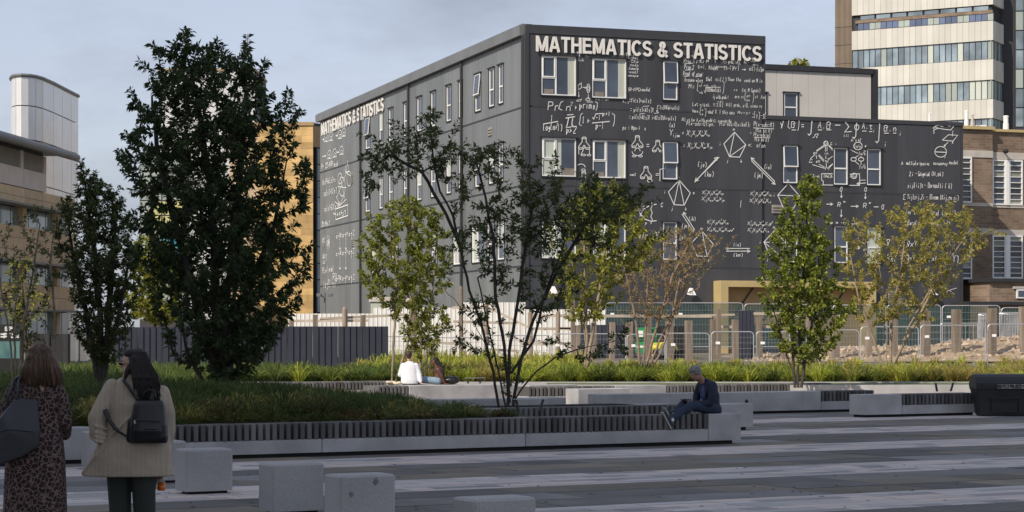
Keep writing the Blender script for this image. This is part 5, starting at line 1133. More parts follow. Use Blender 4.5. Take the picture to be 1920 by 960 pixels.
# ================================================================ left building with drum
XL = -27.0; FLb = Frame((XL, 100.0, 0), Vector((0.09,0.996,0)), (0.996,-0.09,0))
lb = empty('office_building', (XL, 112, 0.9), 'buff stone office building with dark ribbon windows at the left edge', 'building')
def zl(px, py): 
    s = FLb.s_at(px); return zp(py, FLb.o.y + FLb.u.y*s)
s0 = 0.0; s1 = FLb.s_at(140)
zroof = zl(0, 262); zcap = zl(0, 342); 
MB().fbox(FLb, s0, s1, 0.5, zcap-0.05, -14, -0.45).build('core', M['creamtr'], lb)
floors = [(zl(0,378), zcap-0.02), (zl(0,487), zl(0,417)), (zl(0,574)-0.1, zl(0,528)), (0.5, zl(0,626))]
for (z0, z1) in floors:
    n = 7; rows = max(1, round((z1-z0)/0.55))
    for i in range(n):
        for j in range(rows):
            a = s0+(s1-s0)*i/n; b = s0+(s1-s0)*(i+1)/n
            MB().fbox(FLb, a+0.01, b-0.01, z0+(z1-z0)*j/rows, z0+(z1-z0)*(j+1)/rows-0.02, -0.45, random.uniform(-0.004,0.004)).build('stone_panel', M['buff'], lb)
for (z0, z1) in ((zl(0,417)+0.0, zl(0,378)), (zl(0,528), zl(0,487)), (zl(0,626), zl(0,574)-0.1)):
    n = 14
    for i in range(n):
        a = s0+(s1-s0)*i/n; MB().fbox(FLb, a+0.06, a+(s1-s0)/n-0.06, z0+0.02, z1-0.1, -0.44, -0.3).build('window', M['tglass'], lb)
    for i in range(0, n+1, 4):
        a = s0+(s1-s0)*i/n; MB().fbox(FLb, a-0.3, a+0.3, z0+0.003, z1-0.003, -0.44, -0.01).build('pier', M['buff'], lb)
    MB().fbox(FLb, s0, s1+0.3, z1-0.1, z1-0.0, 0.008, 0.9).build('sunshade', M['gutter'], lb)
# upper pale storey with louvres and rounded eave
s2 = FLb.s_at(87)
MB().fbox(FLb, s0, s2, zcap, zl(0,262), -10, -0.2).build('upper_wall', M['creamtr'], lb)
n = 4; zz0, zz1, zz2 = zcap+0.0, zl(0,305), zl(0,278)
for i in range(n):
    a = s0+(s2-s0)*i/n; b = s0+(s2-s0)*(i+1)/n
    MB().fbox(FLb, a+0.01, b-0.01, zz0+0.01, zz1, -0.2, 0.0).build('pale_panel', M['pinkstone'], lb)
    MB().fbox(FLb, b-0.5, b-0.01, zz1+0.01, zz2+0.2, -0.2, 0.001).build('pale_panel', M['pinkstone'], lb)
    mb = MB(); mb.fbox(FLb, a+0.01, b-0.51, zz1+0.02, zz2+0.2, -0.2, -0.12)
    for k in range(9): z = zz1+0.05+(zz2-zz1+0.1)*k/9; mb.fbox(FLb, a+0.03, b-0.55, z, z+0.05, -0.12, -0.04)
    mb.build('louvre', M['louvre'], lb)
e0, e1 = s0-1, FLb.s_at(108)
mb = MB(); mb.tube([FLb.p(e0, zl(0,266), 1.1), FLb.p(e1, zl(0,266), 1.1)], 0.21, 12); mb.fbox(FLb, e0, e1, zl(0,266)+0.1, zl(0,266)+0.26, -8, 1.1); mb.build('eave', M['gutter'], lb, smooth=False)
# curved white drum
Yd = 128.0
def drum_pt(px, dy): return ((px-960)/F*Yd, Yd+dy)
dr = empty('white_drum', ((80-960)/F*Yd, Yd, 1.0), 'curved white metal-panelled drum rising behind the office building at the left', 'tower')
plan = [(-31.25,132.0),(-30.95,129.7),(-30.62,128.6),(-30.25,128.05),(-29.85,127.85),(-29.45,128.05),(-29.15,128.6),(-28.95,129.6),(-28.82,132),(-28.78,134.5),(-28.74,137),(-28.7,139)]
zs = [zp(430,Yd)-6, zp(430,Yd)-2.3, zp(322,Yd)-1.6, zp(254,Yd), zp(198,Yd), zp(146,Yd)]
zs = [2.0, zp(345,Yd), zp(262,Yd), zp(198,Yd), zp(143,Yd)]
for j in range(len(zs)-1):
    for i in range(len(plan)-1):
        a, b = Vector((*plan[i],0)), Vector((*plan[i+1],0)); f_ = Frame(a, b-a); Lp = (b-a).length
        MB().fbox(f_, 0.025, Lp-0.025, zs[j]+0.03, zs[j+1]-0.03, -0.08, 0.0).build('metal_panel', M['drum'], dr)
inner = [(x+(-29.9-x)*0.14, y+(133-y)*0.06+0.05) for x, y in plan]
mb = MB(); n = len(plan); vs = [(x,y,1.0) for x,y in inner]+[(-31.0,139,1.0)]; m_ = len(vs); vs += [(x,y,zs[-1]-0.03) for x,y,_ in vs]
mb.add(vs, [tuple(range(m_,2*m_))]+[(i,(i+1)%m_,m_+(i+1)%m_,m_+i) for i in range(m_)]); mb.build('core', M['creamtr'], dr)
mb = MB(); mb.tube([(x,y,zs[-1]+0.05) for x,y in plan], 0.12, 6); mb.build('rim', M['gutter'], dr)
# tall block behind the camera that shades the plaza
off = empty('campus_tower', (-46, -30, 0), 'tall concrete campus tower behind the photographer, outside the picture', 'building')
mb = MB(); mb.box(-78, -17, -50, -12, 0, 64.8); mb.build('wall', M['conc'], off)
mb = MB()
for j in range(16):
    z = 3+j*3.9; mb.box(-77.5, -17.5, -12.0, -11.95, z, z+1.8)
mb.build('window_band', M['tglass'], off)
# ================================================================ site fences, posts, hoardings
YP = 91.0
def gpost(px, y0, y1, wpx, lab, Y=YP, m='post', lean=0.0, rnd=False):
    b = at(px, y1, Y); b.z = gz(Y)-0.1; z1 = zp(y0, Y); w_ = wpx/F*Y/2; root = empty('timber_post', b, lab, 'post', 'timber posts on the building site')
    mb = MB(); fr = Frame(b, DR, (0.3162,-0.9487,0)); h = z1-b.z
    if rnd: mb.tube([b, b+Vector((lean,0,h-0.12)), b+Vector((lean,0,h))], [w_, w_*0.95, w_*0.4], 10)
    else:
        mb.hexa([fr.p(-w_,0,w_),fr.p(w_,0,w_),fr.p(w_,0,-w_),fr.p(-w_,0,-w_),fr.p(-w_*.96+lean,h,w_),fr.p(w_*.96+lean,h+random.uniform(-.03,.03),w_),fr.p(w_*.96+lean,h,-w_),fr.p(-w_*.96+lean,h,-w_)])
    mb.build('post', M[m], root, smooth=False); root['category'] = 'post'
posts = [(545,600,690,8,'stub timber post at the left end of the rail by the sandstone building'),(592,590,690,8,'short timber post under the sandstone corner'),(647,575,690,10,'pointed round timber post left of the pale cabin'),(680,591,690,8,'short timber post in front of the pale cabin'),
 (776,563,690,11,'timber post behind the yellow-green tree'),(865,536,690,9,'tall round pole rising beside the dark multi-stemmed tree'),(912,566,690,9,'timber post behind the left stem of the dark multi-stemmed tree'),(995,582,690,9,'timber post right of the dark multi-stemmed tree'),
 (1045,581,690,9,'round timber post right of the white hoarding rails'),(1075,563,690,7,'thin timber post in front of the white hoarding'),(1083,610,688,9,'short post beside the forked pale trunk'),(1113,605,688,9,'timber post just right of the forked pale trunk'),(1147,604,688,9,'timber post left of the rusty bare tree'),(1180,604,688,11,'timber post left of the green site sign'),
 (1217,590,688,9,'timber post in front of the green site sign'),(1256,602,688,12,'broad timber post at the yellow machine'),(1292,601,688,12,'broad pale post right of the yellow machine'),(1336,598,688,9,'timber post left of the gold portal'),(1347,579,688,7,'slimmer taller post by the gold portal'),(1379,599,688,10,'timber post left of the tall dark board'),
 (1424,595,688,9,'timber post right of the tall dark board'),(1471,597,688,11,'timber post left of the columnar tree trunk'),(1518,590,688,10,'timber post right of the columnar tree trunk'),(1567,590,688,12,'broad post inside the gold portal opening'),(1629,600,688,10,'timber post right of the gold portal'),(1676,586,688,12,'timber post behind the autumn tree stems'),
 (1735,582,688,15,'wide weathered post right of the autumn tree'),(1793,580,688,14,'wide weathered post in front of the rubble mound'),(1859,578,688,14,'dark weathered post at the barrier stack'),(1918,575,688,10,'timber post cut by the right edge of the picture')]
for q in posts: gpost(*q[:4], q[4], Y=YP+random.uniform(-0.4,0.4), m='post', lean=random.uniform(-.04,.04), rnd=q[2] == 690 and q[3] in (9,10))
def rail(a, b, h, lab, Y=YP+0.6, m='rail'):
    p, q = at(*a, Y), at(*b, Y); hh = h/F*Y/2; mb = MB()
    mb.hexa([(p.x,p.y-.04,p.z-hh),(q.x,q.y-.04,q.z-hh),(q.x,q.y+.04,q.z-hh),(p.x,p.y+.04,p.z-hh),(p.x,p.y-.04,p.z+hh),(q.x,q.y-.04,q.z+hh),(q.x,q.y+.04,q.z+hh),(p.x,p.y+.04,p.z+hh)])
    o = mb.build('timber_rail', M[m]); tag(o, lab, 'rail', 'timber rails on the building site')
rail((540,602),(690,601),5,'lowest-left timber rail under the sandstone building'); rail((600,598),(765,590),5,'sloping timber rail in front of the pale cabin'); rail((848,577),(912,577),5,'top timber rail between round pole and post'); rail((912,575),(1000,618),5,'timber rail slanting down behind the dark multi-stemmed tree')
rail((995,592),(1042,592),5,'top rail between the posts right of the dark multi-stemmed tree'); rail((995,616),(1075,617),5,'middle rail right of the dark multi-stemmed tree'); rail((975,644),(1080,644),5,'low rail right of the dark multi-stemmed tree'); rail((1045,592),(1335,593),5,'long pale top rail behind the rusty bare tree')
rail((1200,594),(1378,590),4,'pale rail in front of the green netting beside the gold portal', YP+1); rail((1350,613),(1372,613),5,'short pale rail by the tall dark board'); rail((1413,588),(1470,588),5,'pale rail right of the tall dark board'); rail((1425,613),(1470,613),5,'second pale rail right of the tall dark board')
rail((850,603),(970,606),5,'middle rail behind the stems of the dark multi-stemmed tree'); rail((905,655),(970,658),5,'low rail behind the stems of the dark multi-stemmed tree'); rail((1044,615),(1080,615),4,'short rail between round post and pale trunk'); rail((760,618),(850,612),5,'rail behind the trunks of the yellow-green tree'); rail((770,640),(862,645),5,'lower rail behind the trunks of the yellow-green tree')
# corrugated hoardings, panel by panel
def corr(name, lab, px0, px1, ytop, Y, m, npan, group=None, amp=0.055, pitch=0.26, zbot=None, parent_cat='hoarding', tilt=0.0):
    a, b = at(px0, ytop, Y), at(px1, ytop, Y); root = empty(name, (a.x, Y, gz(Y)), lab, parent_cat, group)
    z0 = gz(Y) if zbot is None else zbot; W_ = (b.x-a.x)/npan
    for i in range(npan):
        x0 = a.x+i*W_+0.004; x1 = x0+W_-0.008; n = max(1, int(round(W_/pitch))); mb = MB(); prof = []
        for k in range(n):
            u0 = x0+(x1-x0)*k/n; pw = (x1-x0)/n
            prof += [(u0, 0), (u0+pw*.62, 0), (u0+pw*.80, -amp), (u0+pw*.90, -amp), (u0+pw*.96, 0)]
        prof.append((x1, 0)); zt = a.z + (b.z-a.z+tilt)*i/npan; vs = []; m_ = len(prof)
        for dz, off in ((z0,0),(zt,0),(z0,0.02),(zt,0.02)): vs += [(x, Y+dy+off, dz) for x, dy in prof]
        fs = []
        for k in range(m_-1): fs += [(k,k+1,m_+k+1,m_+k),(2*m_+k,3*m_+k,3*m_+k+1,2*m_+k+1),(m_+k,m_+k+1,3*m_+k+1,3*m_+k),(k,2*m_+k,2*m_+k+1,k+1)]
        fs += [(0,m_,3*m_,2*m_),(m_-1,3*m_-1,4*m_-1,2*m_-1)]
        mb.add(vs, fs); mb.build('panel', M[m], root)
    return root
corr('metal_hoarding', 'dark navy corrugated hoarding behind the couple and the large dark tree', 492, 728, 612, 79, 'hoard', 5)
corr('metal_hoarding', 'dark navy corrugated hoarding between the two dark trees at the left', 212, 491, 613.5, 79.3, 'hoard', 6)
corr('metal_hoarding', 'short black board beside the office building at the far left', 62, 132, 626, 77, 'blackp', 2, pitch=0.6)
corr('metal_hoarding', 'pale grey board between the thin trees at the left', 128, 172, 620, 78, 'gutter', 1, pitch=0.4)
for (x0,x1,y,n,lab) in ((540,700,588,5,'white hoarding at the foot of the left facade, lowest section'),(700,862,577,5,'white hoarding behind the yellow-green tree'),(862,986,567,4,'tallest white hoarding behind the dark multi-stemmed tree'),(986,1136,580,5,'white hoarding right of the dark multi-stemmed tree')):
    corr('white_hoarding', lab, x0, x1, y, 95.0+random.uniform(-.1,.1), 'hoardw', n, 'white hoarding sections', 0.03, 0.22)
corr('dark_board', 'low dark boards behind the forked pale trunk', 1086, 1200, 609, 93.5, 'hoard', 4, None, 0.03, 0.3)
corr('dark_board', 'low dark board between the green sign and the broad pale post', 1232, 1288, 612, 93.5, 'blackp', 2, None, 0.02, 0.4)
corr('dark_board', 'tall dark board standing against the green netted fence', 1385, 1414, 582, 91.8, 'hoard', 1, None, 0.03, 0.16)
# round-cornered temporary fence panels
def heras(px0, px1, ytop, ybot, Y, lab, net=False, group='temporary mesh fence panels'):
    a, b = at(px0, ytop, Y), at(px1, ytop, Y); z0 = zp(ybot, Y); z1 = a.z; r = 0.16; t = 0.024
    root = empty('mesh_fence', (a.x, Y, z0), lab, 'fence panel', group)
    def arcp(cx, cz, a0, a1): return [(cx+r*math.cos(R(a0+(a1-a0)*i/4)), Y, cz+r*math.sin(R(a0+(a1-a0)*i/4))) for i in range(5)]
    pts = [(a.x, Y, z0)] + arcp(a.x+r, z1-r, 180, 90) + arcp(b.x-r, z1-r, 90, 0) + [(b.x, Y, z0)]
    mb = MB(); mb.tube(pts, t, 6); mb.bar((a.x,Y,z0+0.12), (b.x,Y,z0+0.12), t*0.8, 5); mb.build('tube_frame', M['steel'], root)
    mb = MB(); n = int((b.x-a.x)/0.13)
    for i in range(1, n): x = a.x+(b.x-a.x)*i/n; mb.box(x-0.003, x+0.003, Y-0.004, Y+0.004, z0+0.12, z1-0.02)
    for k in range(1, 6): z = z0+0.12+(z1-z0-0.12)*k/6; mb.box(a.x+.02, b.x-.02, Y-0.012, Y-0.004, z-0.006, z+0.006)
    tag(mb.build('wire_infill', M['wire'], root), kind='stuff')
    if net: MB().box(a.x+.03, b.x-.03, Y+0.03, Y+0.034, z0+0.1, z1-0.04).build('debris_net', M['net'], root)
    c = at(px0+12, ytop+21, Y-0.03); MB().box(c.x-0.09, c.x+0.09, Y-0.045, Y-0.032, c.z-0.055, c.z+0.055).build('tag', M['white'], root)
near = [(664,795,631,'fence panel standing before the navy hoarding end'),(800,903,633,'fence panel right of the couple'),(908,1030,629,'fence panel behind the stems of the dark multi-stemmed tree'),(1033,1173,626,'fence panel crossed by the forked pale trunk'),(1176,1247,627,'fence panel in front of the green site sign'),(1250,1330,625,'fence panel behind the seated man'),(1334,1413,622,'fence panel before the tall dark board'),
        (1418,1512,622,'fence panel behind the columnar tree'),(1516,1611,619,'fence panel below the gold portal'),(1614,1722,613,'fence panel behind the autumn tree'),(1726,1848,610,'fence panel in front of the rubble mound'),(1852,1990,608,'fence panel at the right edge before the stacked barriers')]
for x0, x1, yt, lab in near: heras(x0, x1, yt, 690, 88.0+random.uniform(-.15,.15), 'round-cornered mesh ' + lab)
far = [(1136,1262,568,'netted fence panel behind the rusty bare tree'),(1264,1393,568,'netted fence panel left of the gold portal'),(1396,1480,570,'netted fence panel at the gold portal left side'),(1482,1560,571,'netted fence panel inside the gold portal'),(1562,1661,572,'netted fence panel right part of the gold portal'),(1663,1764,572,'netted fence panel below the louvred vent'),(1767,1875,573,'netted fence panel at the end of the dark building'),(1878,1990,577,'netted fence panel in front of the brick extension')]
for x0, x1, yt, lab in far: heras(x0, x1, yt, 655, 96.5+random.uniform(-.1,.1), 'green ' + lab, True, 'green netted fence panels')
# low crowd barriers in front of the rubble
def barrier(px0, px1, y0, y1, Y, lab, bars=9, lean=0.0, parent=None):
    a, b = at(px0, y0, Y), at(px1, y0, Y); z0 = zp(y1, Y); root = empty('crowd_barrier', (a.x, Y, z0), lab, 'barrier', 'galvanised crowd barriers')
    mb = MB(); mb.tube([(a.x,Y,z0),(a.x+lean*.9,Y,a.z-.05),(a.x+.06+lean,Y,a.z),(b.x-.06+lean,Y,a.z),(b.x+lean*.9,Y,a.z-.05),(b.x,Y,z0),(a.x,Y,z0)], 0.02, 5); mb.build('frame', M['steel'], root)
    for i in range(bars):
        x = a.x+(b.x-a.x)*(i+1)/(bars+1); MB().bar((x,Y,z0),(x+lean,Y,a.z),0.011,4).build('bar', M['steel'], root)
barrier(1764,1848,606,640,94.0,'low crowd barrier crossing the rubble mound',10)
for k in range(9): barrier(1833+k*1.1, 1850+k*1.1, 588+k*0.3, 636, 95.0+k*0.12, 'one of the crowd barriers stacked upright left of the dark weathered post', 3, 0.05)
for k in range(12): barrier(1874+k*1.5, 1912+k*0.4, 586+k*0.2, 632, 95.2+k*0.11, 'one of the crowd barriers stacked upright at the right edge', 7, 0.03*(k%3))
# fence feet
FEET = ['%s black fence foot left of the autumn tree stems','%s black fence foot right of the autumn tree stems','%s black fence foot by the wide weathered post','%s long black fence foot in front of the rubble mound','%s black fence foot in front of the dark weathered post','%s black fence foot between the two long piles','%s black fence foot right of the columnar tree','%s black fence foot left of the columnar tree','%s black fence foot by the forked pale trunk','%s black fence foot in front of the rusty bare tree']
for i, (px, py, wd, n) in enumerate(((1648,680,34,2),(1690,680,30,3),(1742,672,50,3),(1793,679,60,3),(1862,676,64,3),(1836,686,30,2),(1562,684,40,1),(1440,684,44,1),(1065,683,50,1),(1165,684,60,1))):
    Y = 87.4
    for k in range(n):
        b = at(px, py+10-k*5, Y); w_ = wd/F*Y/2; mb = MB(); fr = Frame((b.x+random.uniform(-.06,.06), Y+random.uniform(-.1,.1), zp(694-k*5.5, Y)), (1,0,0))
        mb.bbox(fr, -w_, w_, 0, 0.11, -0.2, 0.2, 0.03); o = mb.build('fence_foot', M['blackp']); tag(o, FEET[i] % ['lowest','second','topmost'][k if n > 1 else 0], 'fence foot', 'black rubber fence feet')
# green site sign, machine, cabin
b = at(1191, 662, 92.6); e_ = at(1232, 614, 92.6); root = empty('site_sign', (b.x, b.y, b.z), 'green and white site safety sign behind the rusty bare tree', 'sign')
MB().box(b.x, e_.x, b.y, b.y+.03, b.z, e_.z).build('board', mat('sign_green', (0.02,0.28,0.10), 0.5, 0.05), root)
for (x0,x1,y0,y1) in ((1194,1206,620,632),(1194,1229,648,652),(1208,1219,636,645)): p, q = at(x0,y1,92.6), at(x1,y0,92.6); MB().box(p.x,q.x,b.y-.012,b.y-.002,p.z,q.z).build('pictogram', M['white'], root)
c = at(1243, 656, 92.0); root = empty('site_dumper', (c.x, c.y, gz(92)), 'yellow and pale rounded cowl of a small site machine beside the broad post', 'machine')
mb = MB(); 
for k, (x, z, r_) in enumerate([(-.45,-.25,.18),(-.3,.1,.22),(0,.05,.3),(.3,0,.3)]): mb.ell((c.x+x, c.y, c.z+z), (r_*1.3, .4, r_), 12, 8)
mb.remesh('cowl', mat('machine_yellow', (0.62,0.55,0.05), 0.4, 0.05), root, 0.04, 4)
MB().loft([(c.x+.12,c.y-.42,c.z-.22,.34,.12),(c.x+.14,c.y-.42,c.z-.02,.36,.14),(c.x+.2,c.y-.4,c.z+.12,.26,.1)],14,3).build('panel', mat('machine_pale', (0.55,0.68,0.62), 0.4, 0.05), root, smooth=True)
for x in (-.25,.4): MB().tube([(c.x+x,c.y-.35,gz(92)+.25),(c.x+x,c.y-.1,gz(92)+.25)], .25, 14).build('wheel', M['blackp'], root)
Yc = 98.0; FCb = Frame((at(695,0,Yc).x, Yc, 0), (1,0,0), (0,-1,0)); root = empty('site_cabin', (FCb.o.x, Yc, gz(Yc)), 'pale green-grey plant cabin with slightly lighter lid behind the white hoarding', 'cabin')
gcab = mat('cabin_green', (0.44,0.47,0.40), 0.6, 0.05); w1 = FCb.s_at(735); w2 = FCb.s_at(782)
MB().bbox(FCb, 0, w1, gz(Yc), zp(566,Yc), -2, 0.0, .02).build('body', gcab, root); MB().bbox(FCb, w1+.01, w2, gz(Yc), zp(566,Yc), -2, -0.1, .02).build('body', gcab, root)
MB().bbox(FCb, -.08, w1+.06, zp(566,Yc)+.004, zp(557,Yc), -2.1, .08, .02).build('lid', M['band'], root); MB().bbox(FCb, w1+.07, w2+.08, zp(566,Yc)+.004, zp(559,Yc), -2.1, 0, .02).build('lid', M['band'], root)
for a_, b_ in ((.12,.5),(.55,.92)): MB().fbox(FCb, a_, b_, zp(592,Yc), zp(569,Yc), 0.0, .02).build('door', gcab, root)
for a_ in (w1+.12, w1+.62): MB().fbox(FCb, a_, a_+.3, zp(582,Yc), zp(570,Yc), -.1, -.08).build('grille', M['louvre'], root)
# lamp post with two cameras by the left facade
b = at(609, 590, 96); root = empty('camera_pole', (b.x, 96, gz(96)), 'slim pole with two security cameras beside the sandstone building', 'camera pole')
z = zp(548,96); MB().bar((b.x,96,gz(96)), (b.x,96,z), .04, 8).build('pole', M['gutter'], root)
for s_ in (-1,1): mb = MB(); mb.tube([(b.x,96,z-.25*(s_<0)),(b.x+.22*s_,95.9,z-.1)], .025, 6); mb.bbox(Frame((b.x+.25*s_,95.9,z-.2),(1,0,0)), -.1,.1,0,.14,-.2,.2,.02); mb.build('camera', M['gutter'], root)
# rubble mound
rgm = np.random.RandomState(4)
def mound(x, y):
    px = x/y*F+960; 
    h = 0.55*np.interp(px, [1420,1500,1560,1640,1690,1740,1790,1840,1900,1990], [0.0,0.15,0.5,0.75,0.75,0.8,1.25,1.3,1.6,2.0])
    t = (y-89.2)/4.5; return gz(y) + h*max(0, min(1, t))*(1 if y < 96 else max(0,1-(y-96)/3))
xs = np.linspace(9.5, 26, 110); yy = np.linspace(89.2, 99, 46); mb = MB(); vs = []
for y in yy:
    for x in xs: vs.append((x, y, mound(x, y)-0.02+rgm.normal(0,0.03)*(1 if 89.4<y<98.5 else 0)))
mb.add(vs, [(j*110+i, j*110+i+1, (j+1)*110+i+1, (j+1)*110+i) for j in range(45) for i in range(109)])
o = mb.build('rubble_mound', M['dirt'], smooth=True); tag(o, 'sandy mound of dug earth and rubble behind the mesh fence at the right', 'earth mound')
mb = MB()
for _ in range(1500):
    y = rgm.uniform(89.6, 96.5); x = rgm.uniform(10, 25); r_ = abs(rgm.normal(0,0.06))+0.03
    if rgm.rand() < 0.5: y = rgm.uniform(93.0, 96)
    c = np.array([x, y, mound(x, y)]); A = rgm.normal(0,1,(3,3)); Q, _ = np.linalg.qr(A); D_ = [Q[:,i]*r_*rgm.uniform(.6,1.4) for i in range(3)]
    vs = [c+D_[0], c-D_[0], c+D_[1], c-D_[1], c+D_[2], c-D_[2]]
    mb.add([tuple(v) for v in vs], [(0,2,4),(2,1,4),(1,3,4),(3,0,4),(2,0,5),(1,2,5),(3,1,5),(0,3,5)])
o = mb.build('rubble', M['rock']); tag(o, 'loose broken stones scattered over the earth mound', 'rubble', kind='stuff')
# information board at the left
Yi = 52.0; a = at(-14, 690, Yi); FI = Frame((a.x, Yi, 0), (1,0.0,0), (0,-1,0)); root = empty('information_board', (a.x, Yi, 0), 'black information board with a blue-green map at the left edge', 'sign'); w_ = FI.s_at(43)
MB().bbox(FI, 0, w_, 0.0, zp(608,Yi), -.12, 0, .01).build('board', M['blackp'], root)
mapm = mat('map_print', (0.03,0.10,0.13), 0.5, 0.2, 3, c2=(0.16,0.30,0.26)); MB().fbox(FI, .05, w_-.05, zp(672,Yi), zp(640,Yi), 0.001, .008).build('map', mapm, root)
Wb = Writer(FI, root)
class _W(Writer): pass
def board_text(t, px, py, h, px1):
    s0, z0 = FI.sz(px, py); s1, _ = FI.sz(px1, py); H = h/F*Yi; adv = (s1-s0)/len(t)
    for i, ch in enumerate(t):
        for st in gstrokes(ch): mbt.append([(s0+i*adv+p*adv/5.8, z0+(q-2)*H/7) for p, q in st])
mbt = []
board_text('BSP', 10, 620, 7, 24)
for yy_ in (626, 631): board_text('HOP TO KS', 2, yy_+2, 3, 36)
mb = MB()
for j, st in enumerate(mbt):
    Ls, Rs = ribbon(st, 0.022); n = len(st); d = 0.003+0.0003*(j%9); mb.add([FI.p(x,z,d) for x,z in Ls]+[FI.p(x,z,d) for x,z in Rs], [(i,n+i,n+i+1,i+1) for i in range(n-1)])
mb.build('lettering', M['white'], root)
# grit bin
b = gp(1832, 781); b.z = 0; FGb = Frame(b, (1,0.03,0), (0.03,-1,0)); root = empty('grit_bin', b, 'black plastic salt and grit bin with domed lid at the right edge', 'grit bin')
k_ = b.y/F; Wd = 112*k_; 
def ring(z, i, dp=.62): return [FGb.p(i,z,0-i*.5), FGb.p(Wd-i,z,0-i*.5), FGb.p(Wd-i,z,-dp+i*.5), FGb.p(i,z,-dp+i*.5)]
mb = MB(); zs_ = [(0,.13),(.06,.10),(.3,.07),(.58,.0),(.62,-.02),(.66,-.02)]
vs = [v for z, i in zs_ for v in ring(z, i)]; fs = [(3,2,1,0)]
for r_ in range(len(zs_)-1):
    for k in range(4): j = (k+1)%4; fs.append((r_*4+k, r_*4+j, r_*4+4+j, r_*4+4+k))
mb.add(vs, fs + [(20,21,22,23)]); mb.build('body', M['blackp'], root)
mb = MB(); prof = [(.662,.03),(.74,.03),(.80,-.01),(.87,-.08),(.92,-.18),(.945,-.31),(.92,-.44),(.86,-.55),(.74,-.65),(.662,-.65)]; n = len(prof)
vs = []
for s_, inset in ((-.03,0.05),(.0,0),(Wd,0),(Wd+.03,.05)): vs += [FGb.p(s_, z-inset*(z-.66), d*(1-inset)) for z, d in prof]
fs = [tuple(range(n)), tuple(reversed(range(3*n,4*n)))]
for r_ in range(3):
    for k in range(n): j = (k+1)%n; fs.append((r_*n+k, r_*n+n+k, r_*n+n+j, r_*n+j))
mb.add(vs, fs); mb.build('lid', M['blackp'], root)
for s_ in (.1, .55, 1.0):
    if s_ < Wd: MB().fbox(FGb, s_, s_+.03, .67, .742, .03, .045).build('lid_rib', M['blackp'], root)
for a_, b2, c_, d_ in ((.25,.95,.10,.12),(.25,.27,.12,.42),(.93,.95,.12,.42),(.27,.93,.40,.42)): MB().fbox(FGb, a_*.9+.1, b2*.9+.1, c_, d_, -.06, .004 if c_ < .3 else .01).build('front_rib', M['blackp'], root)
s_a, z_a = FGb.sz(1868, 729); s_b, z_b = FGb.sz(1960, 720)
MB().fbox(FGb, s_a, s_b, z_a, z_b, 0.031, .043).build('name_plate', M['dsteel'], root)
lts = []
cm = mat('embossed_cream', (0.5,0.46,0.36), 0.6)
txt = 'SALT-GRIT'; H = 6*k_; adv = 7.6*k_; 
for i, ch in enumerate(txt):
    x0 = s_a+.10+i*adv
    for st in gstrokes(ch if ch != '-' else '-'): lts.append([(x0+p*adv/6.2, z_a+.022+(q-2)*H/7) for p, q in st])
mb = MB()
for j, st in enumerate(lts):
    Ls, Rs = ribbon(st, .012); n = len(st); d = .0445+.0003*(j%9); mb.add([FGb.p(x,z,d) for x,z in Ls]+[FGb.p(x,z,d) for x,z in Rs], [(i,n+i,n+i+1,i+1) for i in range(n-1)])
for q in ((s_a+.01, s_b, z_a+.006, z_a+.011),(s_a+.01, s_b, z_b-.011, z_b-.006)): mb.fbox(FGb, q[0], q[1], q[2], q[3], .043, .046)
mb.build('lettering', cm, root)
# ================================================================ people
M['skin'] = mat('skin_light', (0.50,0.30,0.21), 0.55, 0.05, 5); M['skin2'] = mat('skin_medium', (0.36,0.19,0.12), 0.55, 0.05, 5); M['skin3'] = mat('skin_deep', (0.13,0.06,0.035), 0.5, 0.05, 5)
M['hairb'] = mat('brown_hair', (0.045,0.024,0.015), 0.45, 0.5, 14, 0.8, 60, stretch=(6,6,0.25), c2=(0.24,0.14,0.08)); M['haird'] = mat('dark_hair', (0.014,0.009,0.008), 0.65, 0.4, 20, 0.5, 80, stretch=(6,6,0.4)); M['hairg'] = mat('grey_hair', (0.22,0.21,0.20), 0.7, 0.4, 25, 0.5, 60)
M['trous'] = mat('dark_green_trousers', (0.028,0.034,0.028), 0.85, 0.15, 6, 0.2, 40); M['black'] = mat('black_leather', (0.012,0.012,0.015), 0.38, 0.2, 8, 0.15, 40); M['grey_l'] = mat('charcoal_leather', (0.035,0.037,0.043), 0.5, 0.15, 6, 0.1, 30)
M['navy'] = mat('navy_cloth', (0.018,0.024,0.05), 0.85, 0.2, 6, 0.3, 30); M['denim'] = mat('dark_denim', (0.022,0.032,0.06), 0.85, 0.2, 8, 0.3, 30); M['ldenim'] = mat('light_denim', (0.22,0.30,0.38), 0.85, 0.15, 8, 0.2, 30)
M['wshirt'] = mat('white_shirt', (0.78,0.78,0.82), 0.85, 0.04, 4, 0.5, 9); M['brownl'] = mat('brown_leather', (0.085,0.035,0.022), 0.42, 0.35, 12, 0.4, 25); M['cloth'] = mat('cream_cloth', (0.62,0.54,0.40), 0.9, 0.08, 6, 0.5, 12)
M['shoe'] = mat('dark_shoe', (0.03,0.04,0.06), 0.6); M['sole'] = mat('pale_sole', (0.42,0.41,0.33), 0.7); M['lace'] = mat('yellow_lace', (0.55,0.70,0.04), 0.6); M['sock'] = mat('white_sock', (0.7,0.7,0.7), 0.9)
